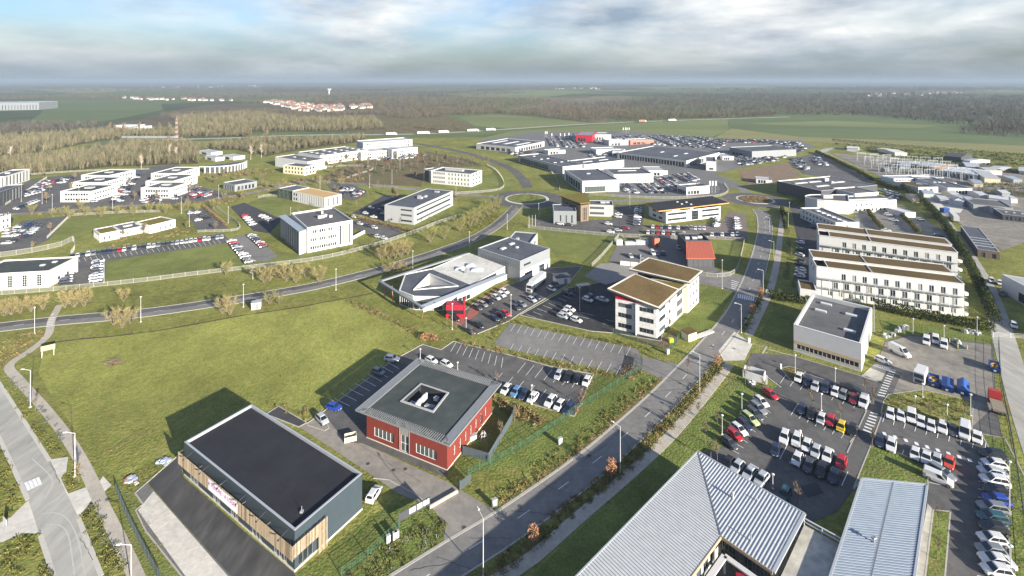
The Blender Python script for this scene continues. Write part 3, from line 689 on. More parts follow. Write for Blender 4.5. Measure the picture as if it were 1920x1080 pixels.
def wall(root, org, p, q, cen, z0, z1, mat, ops=(), dep=.16, frame=FRAME, sub=False, name="wall", glasses=None):
    """one facade with real openings; ops rows are (za, zb, u0, u1, n, fill, mullions, rows[, part name])"""
    d = (q - p); Ln = d.length; d.normalize()
    mid = (p + q) / 2; flip = False
    if Vector((d.y, -d.x)).dot(mid - cen) < 0:
        p, q, d, flip = q, p, -d, True
    rects = []
    for r in ops:
        za, zb, u0, u1, n, fill = r[:6]
        mull = r[6] if len(r) > 6 else 0; rows = r[7] if len(r) > 7 else 0; nm = r[8] if len(r) > 8 else "window"
        if flip: u0, u1 = 1 - u1, 1 - u0
        bw = (u1 - u0) * Ln / n
        for k in range(n):
            x0 = u0 * Ln + bw * (k + .5 - fill / 2)
            rects.append((x0, x0 + bw * fill, za, zb, mull, rows, nm))
    m = MB()
    zs = sorted({z0, z1} | {r[2] for r in rects} | {r[3] for r in rects})
    for a, b in zip(zs, zs[1:]):
        if b <= z0 or a >= z1: continue
        spans = sorted((r[0], r[1]) for r in rects if r[2] <= a + 1e-6 and r[3] >= b - 1e-6)
        x = 0.0
        for s0, s1 in spans + [(Ln, Ln)]:
            if s0 - x > 1e-4: m.poly([(x, 0, a), (s0, 0, a), (s0, 0, b), (x, 0, b)])
            x = max(x, s1)
    for x0, x1, a, b, *_ in rects:
        m.poly([(x0, 0, a), (x0, dep, a), (x0, dep, b), (x0, 0, b)]); m.poly([(x1, 0, a), (x1, 0, b), (x1, dep, b), (x1, dep, a)])
        m.poly([(x0, 0, a), (x1, 0, a), (x1, dep, a), (x0, dep, a)]); m.poly([(x0, 0, b), (x0, dep, b), (x1, dep, b), (x1, 0, b)])
    rz = math.atan2(d.y, d.x); loc = Vector((p.x - org.x, p.y - org.y, 0))
    w = m.build(name, mat, root, loc, rz)
    for x0, x1, a, b, mull, rows, nm in rects:
        g = R.choice(glasses or GL)
        me, pane = window_mesh(x1 - x0, b - a, mull, rows, g, frame, sub)
        l2 = loc + Vector((d.x * x0 - d.y * dep, d.y * x0 + d.x * dep, a))
        o = new_obj(nm, me, root, l2, rz)
        if pane: new_obj("pane", pane, o)
    return w
def inset(C, t):
    c = sum(C, Vector((0, 0))) / len(C); n = len(C); out = []
    for i in range(n):
        a, b, d = C[i - 1], C[i], C[(i + 1) % n]
        e1 = (b - a).normalized(); e2 = (d - b).normalized()
        n1 = Vector((-e1.y, e1.x)); n2 = Vector((-e2.y, e2.x))
        if n1.dot(c - b) < 0: n1, n2 = -n1, -n2
        k = (n1 + n2); k = k / max(.3, k.dot(n1))
        out.append(b + k * t)
    return out
def flat_roof(root, org, C, h, mat, pd=.5, cop=COPING, cw=.35):
    """deck set down behind a parapet with a metal coping"""
    I = inset(C, cw)
    m = MB(org); m.prism([(p.x, p.y) for p in I], h - pd - .12, h - pd)
    m.build("roof", mat, root)
    m = MB(org); O = inset(C, -.04); n = len(C)
    for i in range(n):
        j = (i + 1) % n
        m.hull8([(O[i].x, O[i].y, h), (O[j].x, O[j].y, h), (I[j].x, I[j].y, h), (I[i].x, I[i].y, h)], [(O[i].x, O[i].y, h + .09), (O[j].x, O[j].y, h + .09), (I[j].x, I[j].y, h + .09), (I[i].x, I[i].y, h + .09)])
        if pd > .05:
            m.poly([(I[i].x, I[i].y, h - pd), (I[j].x, I[j].y, h - pd), (I[j].x, I[j].y, h), (I[i].x, I[i].y, h)])
    m.build("parapet", cop, root)
def uv(C, u, v):
    return C[0].lerp(C[1], u).lerp(C[3].lerp(C[2], u), v)
def roof_units(root, org, C, z, units=(), sky=()):
    d = (C[1] - C[0]).normalized(); rz = math.atan2(d.y, d.x)
    for u, v, sx, sy, hh in units:
        p = uv(C, u, v); m = MB(org)
        m.box(p, sx, sy, z + .15, z + hh, rz); m.box(p, sx * .8, sy * .8, z, z + .16, rz)
        m.box(p, sx * 1.04, sy * .3, z + hh * .55, z + hh * .7, rz, 1)
        m.build("roof_unit", [LGREY, FRAME], root)
    for u, v, sx, sy in sky:
        p = uv(C, u, v); m = MB(org)
        m.box(p, sx, sy, z, z + .35, rz); m.box(p, sx * .92, sy * .9, z + .35, z + .5, rz, 1)
        m.build("skylight", [LGREY, SKYL], root)
FOOT = []
def building(name, label, px, h, wmat, rmat, fac=None, pd=.5, cop=COPING, units=(), sky=(), base=False, cat="building", sub=False, frame=FRAME, cw=.35, group=None, wm2=None, glasses=None, plinth=False):
    C = rect(px, h, base) if not isinstance(px[0], Vector) else px
    cen = sum(C, Vector((0, 0))) / len(C); org = Vector((cen.x, cen.y, 0)); FOOT.append((cen, max((c - cen).length for c in C)))
    root = thing(name, label, cat, org, group=group)
    fac = fac or {}
    for i in range(len(C)):
        wall(root, org, C[i], C[(i + 1) % len(C)], cen, 0, h, (wm2 or {}).get(i, wmat), fac.get(i, ()), frame=frame, sub=sub, glasses=glasses)
    flat_roof(root, org, C, h, rmat, pd, cop, cw)
    roof_units(root, org, C, h - pd, units, sky)
    if plinth:
        m = MB(org); m.prism([(p.x, p.y) for p in inset(C, -.06)], 0, .35); m.build("plinth", CONC, root)
    return root, C, org

# ------------------------------------------------------------------ 1 dark warehouse with timber screen
HW = 6.9
root, C, org = building("warehouse", "dark slate warehouse with black flat roof and timber slat screen", [(346, 829), (552.5, 995), (695.5, 892), (461, 757)], HW, SLATE, RBLACK,
    {0: [(.15, 2.75, .06, .16, 3, .85, 1, 0, "glass_door"), (.15, 2.75, .30, .38, 2, .85, 1, 0, "glass_door"), (.15, 2.75, .47, .55, 2, .85, 1, 0, "glass_door"), (.15, 2.75, .66, .75, 3, .85, 1, 0, "glass_door"), (.15, 2.75, .84, .95, 3, .85, 1, 0, "glass_door")],
     1: [(.15, 3.2, .05, .25, 3, .92, 0, 0, "glass_door")]}, pd=.45, cw=.32, sub=True, plinth=True)
def scr(a, b, off, z0, z1, z0b=None, cut=1.0):
    """row of timber slats hung in front of a wall"""
    d = (b - a).normalized(); n = Vector((d.y, -d.x))
    if n.dot((a + b) / 2 - Vector((org.x, org.y))) < 0: n = -n
    a2, b2 = a + n * off, b + n * off
    m = MB(org); k = 0; L_ = (b2 - a2).length; x = 0
    while x < L_:
        w = R.choice((.09, .12, .16)); p = a2 + d * x; q = a2 + d * (x + w)
        zz0 = z0 if (z0b is None or x < cut * L_) else z0b
        m.bar((p.x, p.y, (zz0 + z1) / 2), (q.x, q.y, (zz0 + z1) / 2), .05, z1 - zz0 + R.uniform(-.03, .03), m=R.choice((0, 0, 1, 2)))
        x += w + R.choice((.05, .08, .10))
    o = m.build("timber_screen", [WOODS, pm("timber_slat_pale", (0.38, 0.31, 0.22), .8, .2, 2), pm("timber_slat_brown", (0.19, 0.14, 0.092), .8, .2, 2)], root); o["kind"] = "stuff"
    m = MB(org)
    for zz in (z0 + .35, z1 - .3):
        m.bar((a2.x - n.x * .07, a2.y - n.y * .07, zz), (b2.x - n.x * .07, b2.y - n.y * .07, zz), .06, .1)
        for t in (0, .2, .4, .6, .8, 1):
            p = a.lerp(b, t); q = a2.lerp(b2, t); m.bar((p.x, p.y, zz), (q.x - n.x * .07, q.y - n.y * .07, zz), .06, .06)
    m.build("screen_bracket", FRAME, root)
    return a2, b2, d, n
A0 = C[0] - (C[1] - C[0]).normalized() * .6; B0 = C[1] + (C[1] - C[0]).normalized() * .9
a2, b2, dS, nS = scr(A0, B0, .95, 2.85, 5.35)
Dside = (C[2] - C[1]).normalized()
scr(C[1] - Dside * .95, C[1] + Dside * (C[2] - C[1]).length * .40, .9, 3.3, 5.5, .25, .72)
# banner on the screen
bx = a2.lerp(b2, .315) + nS * .07; by = a2.lerp(b2, .575) + nS * .07
m = MB(org); m.bar((bx.x, bx.y, 4.05), (by.x, by.y, 4.05), .04, 2.0); ban = m.build("banner", pm("banner_cloth", (0.78, 0.76, 0.78), .6, .03, 1), root)
ban["label"] = "white banner with magenta letters offering the building for sale or rent"
def lettering(text, parent, org, a, b, n, z, size, mat):
    """flat letters along a wall, running from a to b"""
    cu = bpy.data.curves.new("lettering", 'FONT'); cu.body = text; cu.size = size; cu.align_x = 'CENTER'; cu.align_y = 'CENTER'; cu.extrude = .004
    tmp = bpy.data.objects.new("lettering", cu); col.objects.link(tmp)
    bpy.context.view_layer.update()
    me = bpy.data.meshes.new_from_object(tmp.evaluated_get(bpy.context.evaluated_depsgraph_get()))
    bpy.data.objects.remove(tmp); me.materials.clear(); me.materials.append(mat)
    d = (b - a).normalized(); p = (a + b) / 2 + n * .045
    o = new_obj("lettering", me, parent, (p.x - org.x, p.y - org.y, z)); o.rotation_euler = (rad(90), 0, math.atan2(d.y, d.x))
    return o
MAG = pm("magenta_ink", (0.42, 0.035, 0.26), .6)
lettering("A VENDRE - A LOUER", ban, Vector((org.x, org.y, 0)), bx, by, nS, 4.35, 1.12, MAG).scale = (.93, 1, 1)
for t in np.linspace(.09, .95, 6):
    p = C[0].lerp(C[1], float(t)); q = p + nS * 1.75
    m = MB(org); m.bar((p.x, p.y, 6.2), (q.x, q.y, 5.75), .07); m.box(q, .3, .25, 5.62, 5.8, 0, 0); m.build("spotlight", [DGREY, LIGHTG], root)
m = MB(org)
for k in range(1, 9):
    p, q = uv(C, .02, k / 9), uv(C, .98, k / 9); m.bar((p.x, p.y, HW - .445), (q.x, q.y, HW - .445), .06, .02)
o = m.build("membrane_seam", RBLACK, root); o["kind"] = "stuff"
p = uv(C, .93, .22); m = MB(org); m.tube((p.x, p.y, 6.4), (p.x, p.y, 7.5), .06); m.box(p, .5, .5, 6.45, 6.75); m.build("roof_vent", STEEL, root)

# ------------------------------------------------------------------ 2 red office
HR = 7.0
EAVE = pm("eaves_zinc", (0.21, 0.22, 0.225), .55, .1, .6, metallic=.2)
CR = rect([(667, 768), (843, 835), (924, 712), (780, 672)], HR)
cen = sum(CR, Vector((0, 0))) / 4; org = Vector((cen.x, cen.y, 0))
root = thing("red_office", "two storey red office with dark green flat roof and square patio opening", "office", org)
CW = inset(CR, 1.7)
HRW = 5.25
wall(root, org, CW[0], CW[1], cen, .25, HRW, REDW, [(1.1, 3.2, .10, .36, 1, 1, 4, 0), (.25, 3.9, .44, .545, 1, 1, 1, 1, "entrance_door"), (1.1, 3.2, .63, .88, 1, 1, 4, 0)], .2, FRAMEW, True, glasses=[GLASS2])
wall(root, org, CW[1], CW[2], cen, .25, HRW, REDW, [(1.3, 3.4, .09, .90, 7, .26, 0, 1)], .2, FRAMEW, True)
wall(root, org, CW[2], CW[3], cen, .25, HRW, REDW, [(1.1, 3.2, .08, .92, 4, .5, 3, 0)], .2, FRAMEW, True)
wall(root, org, CW[3], CW[0], cen, .25, HRW, REDW, [(1.1, 3.2, .08, .92, 5, .4, 2, 0)], .2, FRAMEW, True)
m = MB(org); m.prism([(p.x, p.y) for p in inset(CW, -.05)], 0, .25); m.build("plinth", CONC, root)
# clerestory band
CC = inset(CW, .12)
for i in range(4):
    wall(root, org, CC[i], CC[(i + 1) % 4], cen, HRW, HR - .45, FRAME, [(HRW + .12, HR - .55, .01, .99, 16, .9, 0, 0)], .08, None, False, "clerestory", [GLASS2, GLASS2, GLASS, GLASS3])
m = MB(org); m.prism([(p.x, p.y) for p in inset(CW, .02)], HRW - .02, HRW + .06); m.build("sill_band", COPING, root)
# grey recess of the entrance
ea, eb = CW[0].lerp(CW[1], .432), CW[0].lerp(CW[1], .553); nn = Vector((eb - ea)).normalized(); nn = Vector((nn.y, -nn.x))
m = MB(org)
for t in (ea, eb): m.bar((t.x + nn.x * .06, t.y + nn.y * .06, .25), (t.x + nn.x * .06, t.y + nn.y * .06, 5.3), .12)
m.bar((ea.x + nn.x * .02, ea.y + nn.y * .02, 4.55), (eb.x + nn.x * .02, eb.y + nn.y * .02, 4.55), .06, 1.3); m.build("entrance_surround", pm("grey_stone", (0.20, 0.19, 0.18), .8, .1, .5), root)
# roof slab with square opening and rim
hole = [G2(p, HR) for p in ((755.5, 750.5), (811.5, 769.5), (837.5, 736.5), (789.5, 720.5))]
CI = inset(CR, 2.1)
m = MB(org)
for i in range(4):
    j = (i + 1) % 4
    a = [CI[i], CI[j], hole[j], hole[i]]
    m.hull8([(p.x, p.y, HR - .45) for p in a], [(p.x, p.y, HR - .2) for p in a])
m.build("roof", RGREEN, root)
m = MB(org)
for i in range(4):
    j = (i + 1) % 4; hi, ho = inset(hole, -.45), hole
    m.hull8([(p.x, p.y, HR - .2) for p in (hi[i], hi[j], ho[j], ho[i])], [(p.x, p.y, HR) for p in (hi[i], hi[j], ho[j], ho[i])])
m.build("patio_curb", LGREY, root)
m = MB(org)
for i in range(4):
    j = (i + 1) % 4
    m.poly([(hole[i].x, hole[i].y, HR - 1.6), (hole[j].x, hole[j].y, HR - 1.6), (hole[j].x, hole[j].y, HR - .05), (hole[i].x, hole[i].y, HR - .05)])
m.poly([(p.x, p.y, HR - 1.6) for p in hole]); m.build("patio_well", RBLACK, root)
hd = (hole[1] - hole[0]).normalized(); hz = math.atan2(hd.y, hd.x)
def hp(u, v): return hole[0].lerp(hole[1], u).lerp(hole[3].lerp(hole[2], u), v)
for k in range(5):
    p = hp(.40, .14 + k * .13); m = MB(org); m.box(p, .35, .95, HR - 1.55, HR - .1 + .1 * (k % 2), hz); m.box(p, .4, .7, HR - 1.2, HR - .6, hz, 1); m.build("air_unit", [WHITE2, LGREY], root)
for u, v in ((.66, .30), (.80, .34), (.72, .80), (.2, .2)):
    p = hp(u, v); m = MB(org); m.box(p, 1.1, .9, HR - 1.55, HR - .8, hz); m.box(p, .7, .6, HR - .8, HR - .7, hz, 1); m.build("air_unit", [WHITE2, GREYC], root)
# overhang: plain bands on two sides, louvres on the other two
CO = inset(CR, 2.15)
for i in range(4):
    j = (i + 1) % 4
    if i in (1, 3):
        m = MB(org); a = [CR[i], CR[j], CO[j], CO[i]]; m.hull8([(p.x, p.y, HR - .16) for p in a], [(p.x, p.y, HR) for p in a]); m.build("eaves_panel", EAVE, root)
    else:
        m = MB(org); n = 40
        A, B_, Cc, D = CR[i], CR[j], CO[j], CO[i]
        e = (B_ - A).normalized()
        A2 = A + e * 2.2; B2 = B_ - e * 2.2
        for k in range(n + 1):
            p = A2.lerp(B2, k / n); q = D.lerp(Cc, k / n)
            m.bar((p.x, p.y, HR - .08), (q.x, q.y, HR - .08), .19, .08)
        o = m.build("louvre_band", EAVE, root); o["kind"] = "stuff"
        m = MB(org)
        for s in (0, 1):
            a = [A, A2, D, D] if s == 0 else [B2, B_, Cc]
            a = [A, A2, D] if s == 0 else [B2, B_, Cc]
            m.hull8([(p.x, p.y, HR - .14) for p in a], [(p.x, p.y, HR - .003) for p in a])
        m.build("corner_panel", pm("perforated_panel", (0.23, 0.24, 0.24), .6, .1, 1.2, color2=(0.09, 0.095, 0.095), c2pos=(.46, .52)), root)
m = MB(org); RO = inset(CR, -.07)
for i in range(4):
    j = (i + 1) % 4; a = [RO[i], RO[j], CR[j], CR[i]]
    m.hull8([(p.x, p.y, HR - .32) for p in a], [(p.x, p.y, HR + .04) for p in a])
m.build("fascia", EAVE, root)

# ------------------------------------------------------------------ 3 metal roofed L shaped building
ZO, ZI = 5.6, 4.7
A = G2((1309, 847), ZO); dl = (G2((1083, 1080), ZO) - A).normalized()
dr_ = Vector((-dl.y, dl.x));
if dr_.x < 0: dr_ = -dr_
Vv = G2((1352, 1005), ZI) - A; wl_ = Vv.dot(dr_); wr_ = Vv.dot(dl)
E_ = G2((1510, 957), ZO) - A; lr = E_.dot(dr_)
org = Vector((A.x, A.y, 0))
root = thing("metal_roof_building", "L shaped building with pale grey ribbed metal roof and inner court", "building", org)
LLEN = 62.0
def P3(u, v, z): p = A + dl * u + dr_ * v; return (p.x, p.y, z)
def slope_z(t): return ZO + (ZI - ZO) * t
T = .18
m = MB(org)
q = [P3(0, 0, ZO), P3(LLEN, 0, ZO), P3(LLEN, wl_, ZI), P3(wr_, wl_, ZI)]; m.hull8([(x, y, z - T) for x, y, z in q], q)
m.build("roof", ZINC, root)
m = MB(org)
q = [P3(0, 0, ZO), P3(wr_, wl_, ZI), P3(wr_, lr, ZI), P3(0, lr, ZO)]; m.hull8([(x, y, z - T) for x, y, z in q], q)
m.build("roof", ZINC, root)
m = MB(org); u = .4
while u < LLEN:
    v0 = 0.0; v1 = wl_ if u > wr_ else wl_ * u / wr_
    m.bar(P3(u, .05, ZO + .04), P3(u, v1 - .03, slope_z(v1 / wl_) + .04), .06, .12); u += .55
o = m.build("roof_seam", ZINCD, root); o["kind"] = "stuff"
m = MB(org); v = .4
while v < lr:
    u1 = wr_ if v > wl_ else wr_ * v / wl_
    m.bar(P3(.05, v, ZO + .03), P3(u1 - .03, v, slope_z(u1 / wr_) + .03), .14, .11); v += .55
o = m.build("roof_seam", ZINC, root); o["kind"] = "stuff"
m = MB(org); m.bar(P3(0, 0, ZO + .1), P3(wr_, wl_, ZI + .1), .14, .06); m.build("hip_line", FRAME, root)
m = MB(org); m.bar(P3(-.1, -.1, ZO - .06), P3(LLEN, -.1, ZO - .06), .24, .34); m.bar(P3(-.1, -.1, ZO - .06), P3(-.1, lr + .2, ZO - .06), .24, .34); m.bar(P3(-.1, lr + .12, ZO - .04), P3(wr_, lr + .12, ZI - .04), .5, .3)
m.build("gutter", COPING, root)
m = MB(org); m.bar(P3(wr_ + .06, wl_, ZI - .18), P3(wr_ + .06, lr, ZI - .18), .12, .5); m.bar(P3(wr_, wl_ + .06, ZI - .18), P3(LLEN, wl_ + .06, ZI - .18), .12, .5); m.build("fascia", WOODB, root)
def V2(u, v): p = A + dl * u + dr_ * v; return Vector((p.x, p.y))
cc_ = V2(wr_ / 2, wl_ / 2)
wall(root, org, V2(.9, .9), V2(LLEN, .9), V2(10, wl_ / 2), 0, ZO - .4, WHITE, [(1, 2.6, .03, .97, 16, .55, 1, 0)])
wall(root, org, V2(.9, .9), V2(.9, lr - .6), V2(wr_ / 2, 6), 0, ZO - .4, WHITE, [(1, 2.6, .06, .94, 6, .55, 1, 0)])
wall(root, org, V2(.9, lr - .6), V2(wr_ - .9, lr - .6), V2(wr_ / 2, 5), 0, ZI - .3, WHITE, [])
wall(root, org, V2(wr_ - .9, wl_ - .9), V2(wr_ - .9, lr - .6), V2(wr_ / 2, 8), 0, ZI - .3, DGREY, [(.2, 3.6, .05, .95, 6, .9, 1, 1)])
wall(root, org, V2(wr_ - .9, wl_ - .9), V2(LLEN, wl_ - .9), V2(20, wl_ / 2 - 2), 0, ZI - .3, WHITE, [(.2, 3.4, .02, .98, 20, .75, 1, 1)])
p = V2(5.6, 9.6); m = MB(org); m.tube((p.x, p.y, 5), (p.x, p.y, 6.2), .2, .2, 8); m.tube((p.x, p.y, 6.2), (p.x, p.y, 6.45), .32, .1, 8); m.build("roof_vent", LGREY, root)
for u, v in ((11.5, 15.2), (3.2, 13.0)):
    p = V2(u, v); m = MB(org); m.tube((p.x, p.y, 4.8), (p.x, p.y, 6.0), .1); m.build("roof_vent", STEEL, root)
# court with canopy and red porch
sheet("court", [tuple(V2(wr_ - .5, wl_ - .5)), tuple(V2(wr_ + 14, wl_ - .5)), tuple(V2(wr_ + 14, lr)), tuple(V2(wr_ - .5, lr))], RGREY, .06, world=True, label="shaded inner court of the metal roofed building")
o2 = Vector((*V2(wr_ + 2, wl_ + 2), 0))
pc = thing("porch_canopy", "white framed porch canopy with red wall in the inner court", "canopy", o2)
m = MB(o2)
for a, b in ((V2(wr_ + 1.3, wl_ + 1.2), V2(wr_ + 1.3, wl_ + 7.4)), (V2(wr_ + 1.3, wl_ + 1.2), V2(wr_ + 9, wl_ + 1.2))):
    m.bar((a.x, a.y, 3.0), (b.x, b.y, 3.0), .9, .25)
m.build("canopy_frame", WHITE2, pc)
m = MB(o2)
for a in (V2(wr_ + 1.3, wl_ + 7.2), V2(wr_ + 1.3, wl_ + 1.2), V2(wr_ + 8.6, wl_ + 1.2)): m.bar((a.x, a.y, 0), (a.x, a.y, 2.9), .3)
m.build("post", WHITE2, pc)
m = MB(o2); a, b = V2(wr_ + 1.8, wl_ + 4.2), V2(wr_ + 9.5, wl_ + 9.5); m.bar((a.x, a.y, 2.55), (b.x, b.y, 2.55), 1.8, .25); m.build("red_porch", REDS, pc)

# ------------------------------------------------------------------ 4 blue grey ribbed roof at the bottom edge
ZB = 4.6
a, b, c = G2((1616.5, 897.5), ZB), G2((1738.7, 909), ZB), G2((1557, 1080), ZB)
db = (b - a).normalized(); dd = (c - a).normalized()
Wb = (b - a).length; LB = 42.0
dn = Vector((db.y, -db.x)); dn = dn if dn.dot(dd) > 0 else -dn
dd = (dn * .93 + dd * .07).normalized() if dn.dot(dd) > .9 else dd
bl = [a, b, b + (G2((1715, 1080), ZB) - b).normalized() * LB, a + dd * LB]
org = Vector((a.x, a.y, 0)); cen = sum(bl, Vector((0, 0))) / 4
root = thing("blue_roof_hall", "low hall with blue grey corrugated metal roof at the bottom right", "building", org)
m = MB(org); m.hull8([(p.x, p.y, ZB - .2) for p in bl], [(p.x, p.y, ZB) for p in bl]); m.build("roof", ZINCB, root)
m = MB(org); t = 0.01
while t < .995:
    p, q = bl[0].lerp(bl[3], t), bl[1].lerp(bl[2], t); m.bar((p.x, p.y, ZB + .03), (q.x, q.y, ZB + .03), .28, .10); t += .6 / LB
o = m.build("roof_rib", ZINCB, root); o["kind"] = "stuff"
m = MB(org)
for i in range(4):
    j = (i + 1) % 4; m.bar((bl[i].x, bl[i].y, ZB - .02), (bl[j].x, bl[j].y, ZB - .02), .34, .34)
p, q = bl[0].lerp(bl[1], .49), bl[3].lerp(bl[2], .49); m.bar((p.x, p.y, ZB + .09), (q.x, q.y, ZB + .09), .1, .03, 1)
m.build("gutter", [COPING, FRAME], root)
wi = inset(bl, .7)
for i in range(4): wall(root, org, wi[i], wi[(i + 1) % 4], cen, 0, ZB - .2, WHITE2, [(.8, 2.8, .05, .95, 7, .6, 1, 0)] if i in (1, 3) else [(.8, 2.8, .1, .9, 3, .5, 1, 0)])
p = uv(bl, .42, .42); m = MB(org); m.tube((p.x, p.y, ZB), (p.x, p.y, ZB + 1), .12); m.box(p, .7, .5, ZB + .7, ZB + 1.0, .3); m.build("roof_vent", STEEL, root)
# concrete flat roof linking the two
org2 = G(1515, 1030, 3.6); org2.z = 0
root = thing("link_block", "stained pale concrete flat roof between the two metal roofs", "building", org2)
lk = [G2(p, 3.6) for p in ((1508, 984), (1576, 1022), (1540, 1130), (1462, 1085))]
m = MB(org2); m.prism([(p.x, p.y) for p in lk], 3.3, 3.6); m.build("roof", CONCS, root)
m = MB(org2); m.prism([(p.x, p.y) for p in inset(lk, .6)], 0, 3.3); m.build("wall", WHITE2, root)
m = MB(org2)
fa, fb = G2((1508, 974), 4.2), G2((1577, 1012), 4.2)
for z in (3.8, 4.4): m.bar((fa.x, fa.y, z), (fb.x, fb.y, z), .18, .18)
for t in (0, .5, 1):
    p = fa.lerp(fb, t); m.bar((p.x, p.y, 3.0), (p.x, p.y, 4.4), .16)
m.build("railing", WHITE2, root)

# ------------------------------------------------------------------ 5 white hall with four skylights
HH = 7.9
root, C, org = building("white_hall", "white boxy hall with four roof lights and a beige window band", [(1488, 608.7), (1615, 645), (1652.5, 581), (1537.5, 553.7)], HH, WHITE2, RGREY,
    {0: [(1.05, 2.35, .05, .965, 14, .96, 0, 0)], 1: [(.1, 2.3, .28, .34, 1, 1, 0, 0, "door"), (.1, 3.4, .6, .75, 1, 1, 2, 2, "gate")]}, pd=1.1, cop=WHITE, cw=.55, sky=[(.25, .62, 3.2, 1.3), (.72, .72, 3.2, 1.3), (.28, .85, 3.2, 1.3), (.78, .3, 3.2, 1.3)], sub=True)
d0 = (C[1] - C[0]).normalized(); n0 = Vector((d0.y, -d0.x))
m = MB(org)
a, b = C[0] + d0 * .1 + n0 * .02, C[1] - d0 * .1 + n0 * .02
for z0, z1 in ((2.38, 3.35), (.85, 1.02)): m.bar((a.x, a.y, (z0 + z1) / 2), (b.x, b.y, (z0 + z1) / 2), .06, z1 - z0)
m.build("beige_band", BEIGE, root)
p = C[2] + (C[2] - C[1]).normalized() * .25 + (C[1] - C[2]).normalized() * .6
q = C[2] + (C[2] - C[3]).normalized() * .5
m = MB(org)
for s in (-.22, .22): m.bar((q.x, q.y + s, 0), (q.x, q.y + s, HH + .8), .07)
for k in range(26): m.bar((q.x, q.y - .22, .3 + k * .32), (q.x, q.y + .22, .3 + k * .32), .04)
m.build("ladder", STEEL, root)
p = uv(C, .93, .9 - .75); m = MB(org); m.tube((p.x, p.y, HH - 1.1), (p.x, p.y, HH - .3), .12, .12); m.build("roof_vent", STEEL, root)

